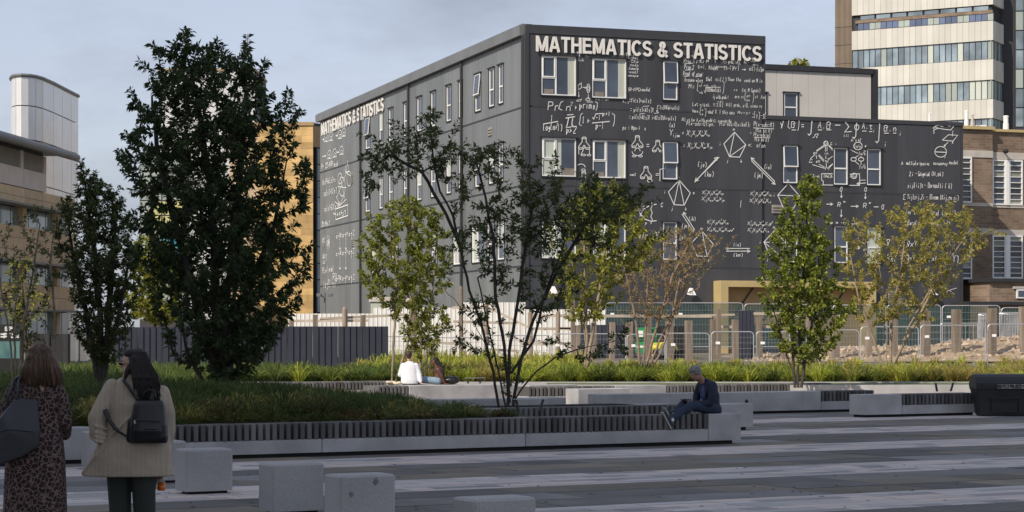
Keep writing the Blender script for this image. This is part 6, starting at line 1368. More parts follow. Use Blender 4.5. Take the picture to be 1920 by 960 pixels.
# pinstripe jacket cloth
m = mat('striped_jacket', (0.40,0.33,0.25), 0.9, 0.10, 5, 1.0, 7); nt_ = m.node_tree; N = nt_.nodes.new; L_ = nt_.links.new
g_ = N('ShaderNodeTexCoord'); sx = N('ShaderNodeSeparateXYZ'); L_(g_.outputs['Object'], sx.inputs[0]); mm_ = N('ShaderNodeMath'); mm_.operation = 'MULTIPLY'; mm_.inputs[1].default_value = 26.0; L_(sx.outputs[0], mm_.inputs[0])
fr_ = N('ShaderNodeMath'); fr_.operation = 'FRACT'; L_(mm_.outputs[0], fr_.inputs[0]); gt = N('ShaderNodeMath'); gt.operation = 'GREATER_THAN'; gt.inputs[1].default_value = 0.9; L_(fr_.outputs[0], gt.inputs[0])
b_ = nt_.nodes['Principled BSDF']; src = b_.inputs['Base Color'].links[0].from_socket; mxr = N('ShaderNodeMixRGB'); mxr.inputs[2].default_value = (0.48,0.40,0.31,1); L_(gt.outputs[0], mxr.inputs[0]); L_(src, mxr.inputs[1]); L_(mxr.outputs[0], b_.inputs['Base Color']); M['jacket'] = m
# leopard print
m = bpy.data.materials.new('leopard_print'); m.use_nodes = True; nt_ = m.node_tree; N = nt_.nodes.new; L_ = nt_.links.new; b_ = nt_.nodes['Principled BSDF']; b_.inputs['Roughness'].default_value = 0.9
g_ = N('ShaderNodeTexCoord'); nz_ = N('ShaderNodeTexNoise'); nz_.inputs['Scale'].default_value = 30; vm_ = N('ShaderNodeMixRGB'); vm_.inputs[0].default_value = 0.045; L_(g_.outputs['Object'], nz_.inputs['Vector']); L_(g_.outputs['Object'], vm_.inputs[1]); L_(nz_.outputs['Color'], vm_.inputs[2])
vo = N('ShaderNodeTexVoronoi'); vo.feature = 'DISTANCE_TO_EDGE'; vo.inputs['Scale'].default_value = 26; L_(vm_.outputs[0], vo.inputs['Vector']); r_ = N('ShaderNodeValToRGB'); L_(vo.outputs[0], r_.inputs[0])
e0_, e1_ = r_.color_ramp.elements; e0_.position = 0.02; e0_.color = (0.20,0.125,0.105,1); e1_.position = 0.13; e1_.color = (0.012,0.008,0.010,1); ee = r_.color_ramp.elements.new(0.30); ee.color = (0.016,0.010,0.012,1); e2 = r_.color_ramp.elements.new(0.42); e2.color = (0.07,0.022,0.025,1)
L_(r_.outputs[0], b_.inputs['Base Color']); M['leopard'] = m
def hand(mb, w, d, side, k=1.0, curl=0.5, up=Vector((0,0,1))):
    """palm, four unequal bent fingers and a thumb; w wrist, d pointing direction, side = thumb side"""
    w = Vector(w); d = Vector(d).normalized(); sd = Vector(side); sd = (sd - d*sd.dot(d)).normalized(); nrm = d.cross(sd)
    for i in (-1, 0, 1): mb.cap(w + sd*i*0.018*k, w + d*0.085*k + sd*i*0.026*k, 0.017*k, 0.014*k, 8)
    for i, ln in enumerate((0.072, 0.08, 0.074, 0.06)):
        b = w + d*0.085*k + sd*(0.030-0.020*i)*k; dd = (d - nrm*curl*0.6).normalized(); m1 = b + dd*ln*0.5*k; d2 = (d*0.6 - nrm*curl*1.2).normalized(); mb.chain([b, m1, m1 + d2*ln*0.5*k], [0.0095*k, 0.009*k, 0.0075*k], 7)
    tb_ = w + d*0.02*k + sd*0.025*k; t1 = tb_ + (d*0.5+sd*0.9).normalized()*0.04*k; mb.chain([tb_, t1, t1 + (d*0.95+sd*0.2-nrm*.2*curl).normalized()*0.035*k], [0.014*k, 0.011*k, 0.009*k], 7)
def head(mb, c, fwd, k=1.0, tiltv=None):
    """skull, face, nose, lips, chin, ears round centre c looking along fwd"""
    c = Vector(c); f = Vector(fwd).normalized(); r = f.cross(Vector((0,0,1))).normalized(); u = r.cross(f)
    rot = Matrix((r, f, u)).transposed()
    mb.ell(c + u*0.025*k - f*0.012*k, (0.075*k, 0.095*k, 0.098*k), 18, 12, rot); mb.ell(c - u*0.045*k + f*0.022*k, (0.060*k, 0.065*k, 0.075*k), 16, 10, rot)
    mb.cap(c + f*0.085*k + u*0.02*k, c + f*0.106*k - u*0.022*k, 0.010*k, 0.015*k, 8); mb.cap(c + f*0.092*k - u*0.022*k - r*0.012*k, c + f*0.092*k - u*0.022*k + r*0.012*k, 0.01*k, 0.01*k, 8)
    mb.cap(c + f*0.082*k - u*0.052*k - r*0.018*k, c + f*0.082*k - u*0.052*k + r*0.018*k, 0.010*k, 0.010*k, 8); mb.ell(c + f*0.07*k - u*0.093*k, (0.025*k, 0.022*k, 0.022*k), 10, 8, rot)
    mb.cap(c + f*0.083*k + u*0.030*k - r*0.035*k, c + f*0.083*k + u*0.030*k + r*0.035*k, 0.012*k, 0.012*k, 8)
    for s_ in (-1, 1): mb.ell(c + r*s_*0.076*k - u*0.005*k - f*0.01*k, (0.010*k, 0.018*k, 0.030*k), 10, 8, rot)
    return r, f, u
def eyes(c, f, r, u, parent, k=1.0):
    for s_ in (-1, 1): mb = MB(); mb.ell(c + f*0.079*k + r*s_*0.031*k + u*0.006*k, (0.0085*k,)*3, 8, 6); mb.build('eye', M['white'], parent, True); mb = MB(); mb.ell(c + f*0.0885*k + r*s_*0.031*k + u*0.006*k, (0.005*k,)*3, 6, 5); mb.build('pupil', M['blackp'], parent, True)
def hexf(q): return Vector(q)
# ---- woman in leopard dress
Yw1 = 17.0; x1 = (66-960)/F*Yw1; P1 = empty('person', (x1, Yw1, 0), 'woman with brown bob walking away in a leopard-print dress, shoulder bag at her left', 'person')
P1r = Vector((x1, Yw1, 0))
def L1(x, y, z): return Vector((x1+x, Yw1+y, z))
mb = MB(); hd = L1(0.055, 0.02, 1.565); r_, f_, u_ = head(mb, hd, (0.15,1,0)); mb.cap(L1(0,0,1.38), L1(0.005,0.015,1.50), .055, .05); mb.ell(L1(0,0,1.2), (.15,.09,.25), 16, 12); mb.ell(L1(0,0,.95), (.17,.11,.18), 14, 10)
for s_ in (-1, 1): mb.chain([L1(.09*s_,0,.9), L1(.085*s_,.03*s_,.5), L1(.08*s_,.0,.10)], [.085,.062,.042]); mb.chain([L1(.08*s_,-.03,.06), L1(.085*s_,.15,.035)], [.04,.03])
mb.chain([L1(-.16,0,1.36), L1(-.24,-.02,1.09), L1(-.20,.16,.96)], [.045,.038,.028]); hand(mb, L1(-.19,.18,.95), (0.3,1,0), (0,0,1)); mb.chain([L1(.16,0,1.36), L1(.225,.0,1.08), L1(.19,.18,.97)], [.045,.038,.028]); hand(mb, L1(.18,.2,.96), (-.3,1,0), (0,0,1))
mb.remesh('body', M['skin'], P1, 0.008, 3); eyes(hd, f_, r_, u_, P1)
mb = MB(); mb.loft([(x1,Yw1,.33,.255,.20),(x1,Yw1,.5,.25,.19),(x1,Yw1,.75,.24,.175),(x1,Yw1,.9,.228,.16),(x1,Yw1,1.03,.205,.14),(x1,Yw1,1.08,.195,.13),(x1,Yw1,1.2,.20,.125),(x1,Yw1,1.32,.205,.11),(x1,Yw1,1.375,.165,.09),(x1,Yw1+.01,1.42,.105,.07),(x1,Yw1+.01,1.445,.062,.058)], 32, 2.3)
mb.chain([L1(-.145,0,1.365), L1(-.215,-.01,1.22), L1(-.25,-.03,1.07), L1(-.20,.13,.975)], [.062,.062,.062,.055]); mb.chain([L1(.165,0,1.36), L1(.225,-.01,1.22), L1(.245,-.01,1.06), L1(.205,.15,.965)], [.06,.062,.06,.056])
mb.remesh('dress', M['leopard'], P1, 0.01, 3)
mb = MB(); mb.tube([L1(.075,-.075,1.385), L1(.075,-.105,1.355), L1(.085,-.118,1.315)], [.010,.020,.008], 8); mb.build('keyhole_opening', M['skin'], P1, True)
mb = MB(); mb.ell(L1(.05,.0,1.60), (.115,.118,.095), 20, 12); mb.loft([(x1+.055,Yw1-.0,1.385,.15,.10),(x1+.052,Yw1-.005,1.43,.162,.11),(x1+.05,Yw1-.005,1.50,.148,.115),(x1+.05,Yw1,1.58,.128,.117),(x1+.05,Yw1,1.62,.11,.112)], 24, 2.2)
for k in range(34):
    th = math.pi + math.pi*(k+.5)/34 + 0; c, q = math.cos(th), math.sin(th); mb.chain([L1(.05+.105*c,.105*q,1.62), L1(.05+.142*c,.118*q,1.52), L1(.055+.160*c,.112*q,1.38-.016*math.sin(k*2.3))], [.010,.013,.008], 6)
mb.remesh('hair', M['hairb'], P1, 0.005, 1)
rh = random.Random(9)
for j in range(3):
    mb = MB()
    for k in range(30):
        th = math.pi + math.pi*rh.random(); c, q = math.cos(th), math.sin(th); e_ = rh.uniform(-.012,.012); zz = rh.uniform(1.345,1.39); mb.tube([L1(.05+.03*c,.04*q,1.694), L1(.05+.092*c,.1*q,1.655), L1(.05+.126*c,.125*q,1.57), L1(.05+.150*c+e_,.13*q,1.48), L1(.055+.168*c+e_,.124*q,zz)], [.004,.006,.006,.006,.002], 4)
    mb.build('hair_strands', M['hairb'], P1, True)
# tote bag
Tb = empty('tote_bag', L1(-.15,-.17,.95), 'charcoal leather shoulder tote carried by the woman in the leopard dress', 'bag')
mb = MB(); FTb = Frame(L1(-.15,-.17,0), (0.96,0.25,0), (0.25,-0.96,0))
def P_(s_, z, d): return FTb.p(s_, z, d)
out = [(-.2,.82),(-.2,.95),(-.07,1.14),(.03,1.265),(.20,1.255),(.222,1.0),(.21,.88),(.09,.80),(-.13,.72)]
n = len(out); vs = [P_(a,z,.075 if 2<=i<=4 and 0 else (.03 if z > 1.2 else .085)) for i,(a,z) in enumerate(out)]+[P_(a,z,-.05 if z < 1.2 else -.02) for a,z in out]; cF = len(vs); vs.append(P_(-.03,1.0,.12)); 
fs = [(cF,i,(i+1)%n) for i in range(n)] + [tuple(reversed(range(n,2*n)))] + [(i,n+i,n+(i+1)%n,(i+1)%n) for i in range(n)]
mb.add(vs, fs); mb.remesh('bag_body', M['grey_l'], Tb, 0.008, 14)
mb = MB(); mb.tube([P_(-.04,1.24,.03), L1(-.15,-.09,1.35)+Vector((.0,.0,.06)), L1(-.13,.0,1.435), L1(-.13,.08,1.39)], .012, 6); mb.build('strap', M['grey_l'], Tb, True)
mb = MB(); mb.tube([P_(.04,1.25,.03), L1(-.11,-.10,1.36)+Vector((0,0,.045)), L1(-.105,.0,1.437), L1(-.105,.08,1.39)], .012, 6); mb.build('strap', M['grey_l'], Tb, True)
MB().tube([P_(-.25,.95,.1), P_(-.03,1.02,.127), P_(.16,1.0,.098)], .004, 5).build('seam', M['black'], Tb)
# ---- woman in striped jacket
Yw2 = 17.4; x2 = (250-960)/F*Yw2; P2 = empty('person', (x2, Yw2, 0), 'dark-haired woman looking left in a cream striped jacket, sunglasses and backpack', 'person')
def L2(x, y, z): return Vector((x2+x, Yw2+y, z))
mb = MB(); hd = L2(-.005, .02, 1.535); fw = Vector((-.99,.12,-.03)); r_, f_, u_ = head(mb, hd, fw); mb.cap(L2(0.02,0.02,1.34), L2(.01,.03,1.47), .058, .052); mb.ell(L2(0.02,.03,1.15), (.17,.10,.26), 16, 12); mb.ell(L2(0.0,.02,.85), (.20,.13,.2), 14, 10)
for s_, yy_ in ((-1,.03),(1,-.02)): mb.chain([L2(.11*s_-.01,0,.82), L2(.11*s_-.01,yy_,.46), L2(.11*s_,0,.1)], [.10,.075,.05]); mb.chain([L2(.11*s_,-.03,.05), L2(.11*s_,.16,.035)], [.042,.032])
mb.chain([L2(-.19,0,1.34), L2(-.30,-.02,1.07), L2(-.22,.18,.93)], [.05,.045,.03]); hand(mb, L2(-.21,.2,.92), (.4,.9,-.2), (0,0,1)); mb.chain([L2(.19,0.03,1.26), L2(.255,.07,1.02), L2(.21,.11,.72)], [.045,.042,.03]); hand(mb, L2(.20,.10,.70), (-.05,.1,-1), (-1,0,0), curl=.9)
mb.remesh('body', M['skin'], P2, 0.008, 3); eyes(hd, f_, r_, u_, P2)
mb = MB(); 
for s_, yy_ in ((-1,.03),(1,-.02)): mb.chain([L2(.105*s_-.01,0,.84), L2(.105*s_-.015,yy_,.48), L2(.10*s_,0,.12)], [.125,.098,.085], 16)
mb.remesh('trousers', M['trous'], P2, 0.01, 3)
for s_ in (-1,1): mb = MB(); mb.chain([L2(.10*s_,-.05,.045), L2(.10*s_,.08,.045), L2(.105*s_,.18,.03)], [.045,.045,.03]); mb.remesh('shoe', M['black'], P2, .01, 2)
mb = MB(); mb.loft([(x2-.045,Yw2+.02,.605,.385,.215),(x2-.03,Yw2+.02,.70,.35,.215),(x2-.005,Yw2+.02,.82,.315,.21),(x2+.02,Yw2+.02,.95,.275,.19),(x2+.03,Yw2+.02,1.08,.255,.17),(x2+.03,Yw2+.02,1.2,.262,.155),(x2+.03,Yw2+.02,1.28,.262,.135),(x2+.01,Yw2+.02,1.35,.215,.11),(x2-.0,Yw2+.02,1.405,.13,.09),(x2-.0,Yw2+.02,1.44,.07,.07)], 40, 2.3)
slv = MB(); slv.chain([L2(-.175,-.01,1.345), L2(-.225,-.05,1.22), L2(-.285,-.09,1.08), L2(-.275,-.10,.98), L2(-.235,-.06,.90)], [.066,.074,.074,.066,.058], 16)
for z, a in ((1.02,.3),(.97,.25),(.935,.2),(.90,.2)): slv.chain([L2(-.345,-.08,z+.03), L2(-.275,-.165,z), L2(-.20,-.13,z-.02)], [.012,.016,.012], 8)
mb.chain([L2(.235,.02,1.29), L2(.27,.05,1.12), L2(.27,.07,.98), L2(.22,.12,.74)], [.066,.07,.068,.062], 16)
for xx, w_ in ((-.20,.02),(-.08,.016),(.02,.014),(.16,.018),(.27,.02),(-.3,.02)): mb.chain([L2(xx*.75,-.12,.95), L2(xx*1.05-.02,-.15 if abs(xx) < .25 else -.08,.62)], [.008, w_], 8)
slv.chain([L2(-.19,-.07,1.30), L2(-.27,-.125,1.15), L2(-.31,-.15,1.05)], [.008,.016,.008], 8); slv.remesh('sleeve', M['jacket'], P2, 0.008, 2)
mb.chain([L2(-.30,-.10,.80), L2(-.12,-.175,.98), L2(.0,-.15,1.1)], [.014,.014,.006], 8); mb.chain([L2(-.40,-.06,.63), L2(-.28,-.13,.78), L2(-.2,-.14,.9)], [.02,.018,.008], 8)
mb.remesh('jacket', M['jacket'], P2, 0.009, 2)
# the hair
mb = MB(); mb.ell(L2(.038,.02,1.575), (.090,.104,.088), 20, 12); mb.ell(L2(-.022,.02,1.617), (.062,.08,.043), 16, 10)
for k in range(34):
    t = k/33; x0 = -.005+.135*t; ph = 1.7*k; mb.chain([L2(x0*.8,-.04-.03*math.sin(math.pi*t),1.575), L2(x0+.02,-.085,1.50), L2(x0*1.3+.025+.012*math.sin(ph),-.115+.02*math.cos(ph),1.42), L2(x0*1.35+.045+.016*math.cos(ph),-.12,1.35-.02*math.sin(ph*2)), L2(x0*1.2+.07+.016*math.sin(ph+1),-.115,1.29+.05*math.cos(ph*1.7))], [.03,.024,.018,.012,.004], 6)
mb.chain([L2(.0,-.06,1.53), L2(-.035,-.075,1.47), L2(-.06,-.085,1.40)], [.03,.026,.01], 8)
mb.remesh('hair', M['haird'], P2, 0.006, 1)
rh = random.Random(8)
for j in range(3):
    mb = MB()
    for k in range(26):
        x0 = rh.uniform(-.02,.15); ph = rh.uniform(0,6.28); zz = rh.uniform(1.20,1.36); mb.tube([L2(x0*.6+.02,-.055,1.63), L2(x0+.02,-.105,1.52), L2(x0*1.15+.04+.012*math.sin(ph),-.135,1.44), L2(x0*1.15+.055+.02*math.sin(ph+1.5),-.14,1.37), L2(x0*1.1+.07+.02*math.sin(ph+3),-.135,zz+.02), L2(x0*1.05+.085+.02*math.sin(ph+4),-.13,zz-.06)], [.006,.007,.007,.006,.005,.002], 4)
    mb.build('hair_strands', M['haird'], P2, True)
Sg = empty('sunglasses', hd + f_*.1, 'sunglasses worn by the woman in the striped jacket', 'sunglasses')
for s_ in (-1,1): mb = MB(); mb.ell(hd + f_*.096 + r_*s_*.033 + u_*.008, (.02,.02,.02), 10, 8); mb.build('lens', M['black'], Sg, True)
for s_ in (-1,1): MB().tube([hd+f_*.1+r_*s_*.055+u_*.014, hd+r_*s_*.084+u_*.012, hd-f_*.04+r_*s_*.082], .0035, 5).build('temple_arm', M['cloth'], Sg)
MB().tube([hd+f_*.112-r_*.02+u_*.01, hd+f_*.115+u_*.012, hd+f_*.112+r_*.02+u_*.01], .003, 5).build('bridge', M['cloth'], Sg)
# backpack
Bp = empty('backpack', L2(.125,-.20,.88), 'small black leather backpack on the woman in the striped jacket', 'backpack')
Fb = Frame(L2(.165,-.12,0), (1,-.03,0), (-.03,-1,0))
mb = MB(); vs = []; prof = [(.885,.145,.10),(.93,.155,.15),(1.03,.150,.155),(1.12,.14,.14),(1.2,.128,.11),(1.235,.11,.08)]
c0 = Fb.p(0,0,.055); mb.loft([(c0.x, c0.y-(d-.1)*.3, z, w_, d*.55) for z, w_, d in prof], 24, 4.0); mb.chain([Fb.p(-.155,.92,.06), Fb.p(-.15,1.06,.06)], [.035,.03], 10)
mb.remesh('pack_body', M['black'], Bp, 0.007, 3)
mb = MB(); mb.loft([(c0.x, c0.y-.075, .92, .115, .04),(c0.x, c0.y-.085, .99, .118, .045),(c0.x, c0.y-.075, 1.055, .112, .035)], 20, 3.5); mb.remesh('front_pocket', M['black'], Bp, .006, 2)
MB().tube([Fb.p(-.11,1.075,.165), Fb.p(0,1.08,.172), Fb.p(.11,1.07,.165)], .005, 6).build('zip', M['dsteel'], Bp); MB().tube([Fb.p(-.02,1.01,.20), Fb.p(.10,1.01,.195)], .005, 6).build('zip', M['dsteel'], Bp)
MB().tube([Fb.p(-.095,1.075,.17), Fb.p(-.10,1.055,.175), Fb.p(-.085,1.05,.175)], .005, 6).build('buckle', M['steel'], Bp)
MB().tube([Fb.p(-.05,1.23,.06), Fb.p(-.045,1.30,.05), Fb.p(0,1.325,.05), Fb.p(.045,1.30,.05), Fb.p(.05,1.23,.06)], .009, 6).build('handle', M['black'], Bp, True)
mb = MB()
def strapm(pts, wv=.02):
    mb = MB(); 
    for a_, b_ in zip(pts, pts[1:]): mb.hexa([a_+Vector((-wv,-.004,0)), a_+Vector((wv,-.004,0)), a_+Vector((wv,.004,0)), a_+Vector((-wv,.004,0)), b_+Vector((-wv,-.004,0)), b_+Vector((wv,-.004,0)), b_+Vector((wv,.004,0)), b_+Vector((-wv,.004,0))])
    mb.remesh('strap', M['black'], Bp, .006, 1)
strapm([L2(.07,-.15,1.235), L2(.0,-.145,1.33), L2(-.06,-.12,1.40), L2(-.09,-.02,1.435)]); strapm([L2(.17,-.15,1.235), L2(.20,-.135,1.34), L2(.185,-.09,1.405), L2(.17,.0,1.43)]); strapm([L2(.0,-.19,.93), L2(-.10,-.20,.99), L2(-.17,-.18,1.08), L2(-.205,-.14,1.15), L2(-.235,-.07,1.20)], .022)
Bo = empty('drink_bottle', L2(.20,.10,.42), 'small bottle of orange drink held low by the woman in the striped jacket', 'bottle'); c = L2(.212,.11,0)
M['orange'] = mat('orange_drink', (0.75,0.16,0.01), 0.2, 0.1, 8); M['clear'] = mat('clear_plastic', (0.5,0.5,0.52), 0.15, 0.1, 8)
MB().loft([(c.x,c.y,.475,.03,.03),(c.x,c.y,.49,.034,.034),(c.x,c.y,.545,.034,.034)],16).build('drink', M['orange'], Bo, True); MB().loft([(c.x,c.y,.546,.034,.034),(c.x,c.y,.58,.03,.03),(c.x,c.y,.60,.014,.014),(c.x,c.y,.615,.014,.014)],16).build('bottle_top', M['clear'], Bo, True); MB().loft([(c.x,c.y,.616,.016,.016),(c.x,c.y,.635,.016,.016)],12).build('cap', M['sole'], Bo)
# ---- seated man with phone
sp = frA.p(-.50, .5, -.22); P3 = empty('person', sp, 'grey-haired man in a navy jacket on the bench end, looking at his phone', 'person')
ux = -BU                                      # facing left along the bench
def L3(f, s_, z): return sp + ux*f + BN*s_ + Vector((0,0,z))       # f forward, s towards viewer, z above seat
mb = MB(); hd = L3(.27,.0,.665); r_, f_, u_ = head(mb, hd, ux*.83+Vector((0,0,-.55))+BN*.12, 1.0); mb.cap(L3(.10,0,.50), L3(.20,0,.62), .058, .056); mb.ell(L3(.0,0,.30), (.12,.12,.25), 14, 10); mb.ell(L3(0,0,.10), (.14,.15,.1), 12, 8)
legs = {1:[L3(0,.10,.09), L3(.44,.12,.135), L3(.88,.19,-.09)], -1:[L3(0,-.10,.09), L3(.44,-.06,.17), L3(.79,.10,-.02)]}
for s_ in (1,-1): mb.chain(legs[s_], [.085,.06,.04])
for s_ in (1,-1):
    el = L3(.10,.20*s_,.17); wr = L3(.36,.07*s_,.17); mb.chain([L3(.05,.17*s_,.47), el, wr], [.045,.038,.026]); hand(mb, wr, ux+Vector((0,0,.12)), Vector((0,0,1)), 1.0, .6 if s_ > 0 else .4)
mb.remesh('body', M['skin2'], P3, .008, 2)
eyes(hd, f_, r_, u_, P3)
mb = MB(); mb.ell(L3(-.03,0,.12), (.165,.165,.12), 14, 10)
mb.chain([L3(-.04,0,.02), L3(-.035,0,.14), L3(-.03,0,.28), L3(.03,0,.42), L3(.08,0,.50)], [.14,.15,.155,.145,.075], 16); mb.ell(L3(.03,0,.38), (.15,.17,.13), 16, 10)
for s_ in (1,-1): mb.ell(L3(.04,.14*s_,.46), (.075,.075,.075), 12, 8); mb.chain([L3(.04,.17*s_,.46), L3(.08,.215*s_,.31), L3(.12,.20*s_,.175), L3(.34,.09*s_,.165)], [.075,.07,.062,.045], 14)
mb.ell(L3(-.13,.02,.05), (.10,.16,.13), 12, 8); mb.chain([L3(.09,-.05,.55), L3(.02,.0,.55), L3(.10,.06,.55)], [.03,.03,.03], 8)
mb.remesh('jacket', M['navy'], P3, .01, 2)
mb = MB(); mb.ell(L3(.13,.03,.33), (.055,.09,.15), 12, 8); mb.remesh('shirt', mat('blue_shirt', (0.06,0.08,0.16), .9, .3, 30), P3, .01, 2)
mb = MB()
for s_ in (1,-1): p = legs[s_]; mb.chain([p[0], p[1], p[1].lerp(p[2], .86)], [.105,.08,.062], 14)
mb.remesh('trousers', M['denim'], P3, .01, 2)
for s_ in (1,-1):
    an = legs[s_][2]; d1 = (legs[s_][2]-legs[s_][1]).normalized(); mb = MB(); mb.cap(legs[s_][1].lerp(an,.8), an + d1*.02, .048, .045, 12); mb.build('sock', M['sock'], P3, True)
    fd = (ux*.55 + Vector((0,0,.85))).normalized(); he = an + d1*.05 - fd*.06; to = he + fd*.235
    mb = MB(); mb.chain([he - d1*.01, he + fd*.10 - d1*.02, to - d1*.0], [.045,.046,.034], 12); mb.remesh('shoe', M['shoe'], P3, .007, 2)
    so_ = MB(); n1 = d1; a_, b_ = he + n1*.04, to + n1*.03; wd = BN*.045
    so_.hexa([a_-wd-fd*.05, a_+wd-fd*.05, b_+wd*.85+fd*.03, b_-wd*.85+fd*.03, a_-wd-fd*.05+n1*.022, a_+wd-fd*.05+n1*.022, b_+wd*.85+fd*.03+n1*.022, b_-wd*.85+fd*.03+n1*.022]); so_.build('sole', M['sole'], P3)
    for k in range(3): q = he + fd*(.07+.035*k) - n1*(.052-.004*k); MB().tube([q - BN*.03, q - n1*.008, q + BN*.03], .006, 5).build('lace', M['lace'], P3)
mb = MB(); mb.ell(hd - f_*.012 + u_*.042, (.092,.094,.092), 16, 10); mb.ell(hd - f_*.05 + u_*.0, (.075,.07,.08), 14, 10)
for k in range(20): a_ = 2*math.pi*k/20; mb.ell(hd + u_*.085 + r_*math.cos(a_)*.06 + f_*(math.sin(a_)*.07-.015) , (.026,.026,.022), 8, 6)
for s_ in (-1,1): mb.ell(hd + r_*s_*.07 - f_*.03 - u_*.01, (.022,.022,.04), 8, 6)
mb.remesh('hair', M['hairg'], P3, .007, 1)
ph = empty('mobile_phone', L3(.47,.05,.20), 'dark phone held in the seated man\'s hands', 'phone'); c = L3(.475,.03,.205); fph = Frame(Vector((c.x,c.y,0)), ux, BN); MB().hexa([c+ux*a_+BN*b_+Vector((0,0,z_+a_*.35)) for z_ in (-.005,.005) for a_, b_ in ((-.03,-.035),(.09,-.035),(.09,.035),(-.03,.035))]).build('phone_body', M['black'], ph)
# ---- couple on the far bench
def couple_man():
    b = at(768, 719, 55.6); b.z = .5; P = empty('person', b, 'dark-haired man in a white shirt seated with his back to the camera', 'person')
    def q(x, y, z): return b + Vector((x, y, z))
    mb = MB(); hd = q(-.02,.02,.78); r_, f_, u_ = head(mb, hd, (0.1,1,-.05), 1.0); mb.cap(q(0,0,.56), q(-.015,.01,.70), .058,.055); mb.ell(q(0,0,.32), (.15,.1,.26), 14, 10); mb.ell(q(0,.02,.1), (.18,.14,.1), 12, 8)
    for s_ in (-1,1): mb.chain([q(.1*s_,.05,.09), q(.16*s_,.45,.10), q(.14*s_,.72,-.2)], [.085,.06,.045])
    mb.chain([q(.18,0,.5), q(.27,-.03,.25), q(.30,-.10,.06)], [.045,.04,.028]); hand(mb, q(.31,-.11,.035), (.9,-.15,-.12), (0,1,0), 1, .1); mb.chain([q(-.18,0,.5), q(-.25,.08,.25), q(-.12,.25,.16)], [.045,.04,.028]); hand(mb, q(-.11,.26,.15), (.6,.8,0), (0,0,1))
    mb.remesh('body', M['skin'], P, .01, 2); eyes(hd, f_, r_, u_, P)
    mb = MB(); mb.loft([(b.x,b.y,.5+.03,.225,.16),(b.x,b.y,.5+.12,.23,.17),(b.x,b.y,.5+.3,.215,.14),(b.x,b.y,.5+.45,.22,.125),(b.x,b.y,.5+.53,.20,.11),(b.x,b.y,.5+.585,.12,.085),(b.x,b.y,.5+.62,.07,.065)], 24, 2.3)
    mb.chain([q(.17,0,.51), q(.255,-.03,.27), q(.29,-.085,.10)], [.075,.07,.055], 12); mb.chain([q(-.17,0,.51), q(-.25,.05,.27), q(-.14,.22,.18)], [.075,.068,.05], 12); mb.chain([q(-.06,-.13,.35), q(.05,-.15,.2), q(.1,-.15,.08)], [.012,.014,.01], 8)
    mb.remesh('shirt', M['wshirt'], P, .012, 2)
    mb = MB()
    for s_ in (-1,1): mb.chain([q(.1*s_,.05,.09), q(.16*s_,.45,.10), q(.14*s_,.70,-.15)], [.10,.075,.06], 12)
    mb.remesh('trousers', M['navy'], P, .012, 2)
    mb = MB(); mb.ell(hd+Vector((0,-.025,.035)), (.088,.092,.09), 16, 10); mb.ell(hd+Vector((0,-.05,-.02)), (.07,.06,.07), 12, 8); mb.remesh('hair', mat('hair_brown_dark', (.045,.025,.018), .6, .3, 30), P, .009, 1)
couple_man()
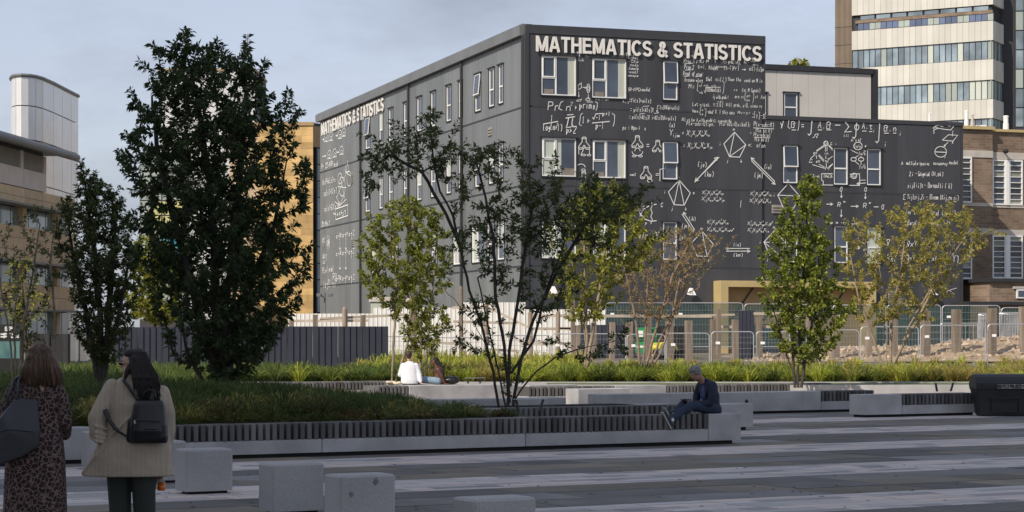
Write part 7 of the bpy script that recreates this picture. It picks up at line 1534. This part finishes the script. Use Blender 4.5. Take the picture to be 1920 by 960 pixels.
def couple_woman():
    b = at(822, 719, 55.9); b.z = .5; P = empty('person', b, 'long-haired woman in sunglasses and brown leather jacket, leaning back on the bench', 'person')
    def q(x, y, z): return b + Vector((x, y, z))
    mb = MB(); hd = q(-.10,0,.63); r_, f_, u_ = head(mb, hd, (-1,.05,.08), .95); mb.cap(q(-.04,0,.44), q(-.08,0,.56), .05,.045); mb.ell(q(0,0,.25), (.11,.14,.23), 14, 10)
    mb.chain([q(-.05,-.08,.09), q(-.48,-.05,.12), q(-.62,.25,-.15)], [.085,.06,.045]); mb.chain([q(-.05,.09,.09), q(-.46,.15,.14), q(-.55,.5,-.1)], [.085,.06,.045])
    mb.chain([q(.02,-.14,.40), q(.10,-.17,.20), q(.17,-.16,.05)], [.042,.036,.026]); hand(mb, q(.175,-.16,.03), (.6,-.5,-.1), (-1,0,0), 1, .1); mb.chain([q(0,.14,.40), q(.05,.2,.2), q(.1,.2,.05)], [.042,.036,.026]); hand(mb, q(.10,.2,.03), (.6,.5,-.1), (-1,0,0), 1, .1)
    mb.remesh('body', M['skin3'], P, .009, 2)
    mb = MB(); mb.chain([q(.04,0,.08), q(.02,0,.22), q(-.0,0,.38), q(-.03,0,.45)], [.13,.13,.135,.075], 14); mb.chain([q(.0,-.13,.40), q(.08,-.165,.22), q(.15,-.155,.075)], [.068,.062,.048], 12); mb.chain([q(.0,.13,.40), q(.05,.19,.2), q(.1,.19,.07)], [.068,.062,.048], 12)
    mb.remesh('jacket', M['brownl'], P, .011, 2)
    mb = MB(); mb.chain([q(.0,-.08,.10), q(-.46,-.05,.12), q(-.60,.22,-.12)], [.105,.078,.06], 12); mb.chain([q(.0,.09,.10), q(-.44,.15,.14), q(-.54,.46,-.08)], [.1,.078,.06], 12); mb.remesh('jeans', M['ldenim'], P, .011, 2)
    mb = MB(); mb.ell(hd+Vector((.022,0,.035)), (.088,.085,.085), 14, 10); mb.chain([hd+Vector((.06,0,.0)), q(.06,0,.45), q(.12,-.01,.32), q(.15,-.02,.20)], [.075,.07,.05,.02], 10); mb.remesh('hair', M['haird'], P, .009, 1)
    Sg = empty('sunglasses', hd+f_*.09, 'dark sunglasses worn by the seated woman in brown leather', 'sunglasses'); mb = MB()
    for s_ in (-1,1): mb = MB(); mb.ell(hd+f_*.09+r_*s_*.032+u_*.01, (.022,.024,.019), 8, 6); mb.build('lens', M['black'], Sg, True)
    for s_ in (-1,1): MB().tube([hd+f_*.09+r_*s_*.055+u_*.014, hd+r_*s_*.08+u_*.012], .006, 5).build('temple_arm', M['black'], Sg)
couple_woman()
b = at(845, 719, 55.9); b.z = .5; root = empty('holdall', b, 'black bag lying on the bench behind the seated woman', 'bag'); mb = MB(); mb.ell(b+Vector((0,.0,.11)), (.24,.15,.11), 16, 10); mb.ell(b+Vector((.1,0,.13)), (.13,.13,.10), 12, 8); mb.remesh('bag_body', M['black'], root, .02, 3); MB().tube([b+Vector((-.12,-.12,.16)), b+Vector((-.05,-.15,.24)), b+Vector((.08,-.15,.24)), b+Vector((.14,-.12,.16))], .012, 6).build('handle', M['black'], root, True)
b = at(740, 719, 55.5); b.z = .5; root = empty('folded_coat', b, 'crumpled cream coat lying on the bench left of the man in white', 'coat'); mb = MB()
for _ in range(14): mb.ell(b+Vector((random.uniform(-.2,.16), random.uniform(-.1,.12), random.uniform(.02,.07))), (random.uniform(.06,.14), .09, random.uniform(.02,.05)), 10, 6, Matrix.Rotation(random.uniform(-.5,.5),3,'Y'))
mb.remesh('cloth', M['cloth'], root, .014, 2)

# fallen leaves scattered on the paving
mb = MB(); rl = random.Random(21)
for _ in range(150):
    p = gp(rl.uniform(0,1920), rl.uniform(790,958)); a_ = rl.uniform(0,6.28); s_ = rl.uniform(.02,.045); c, q = math.cos(a_)*s_, math.sin(a_)*s_
    mb.add([(p.x-c,p.y-q,.004),(p.x-q*.5,p.y+c*.5,.012),(p.x+c,p.y+q,.006),(p.x+q*.5,p.y-c*.5,.010)], [(0,1,2),(0,2,3)])
tag(mb.build('fallen_leaves', mat('dry_leaf', (0.10,0.065,0.03), 0.9, 0.3, 5)), 'small dry leaves scattered over the plaza paving', 'fallen leaves', kind='stuff')
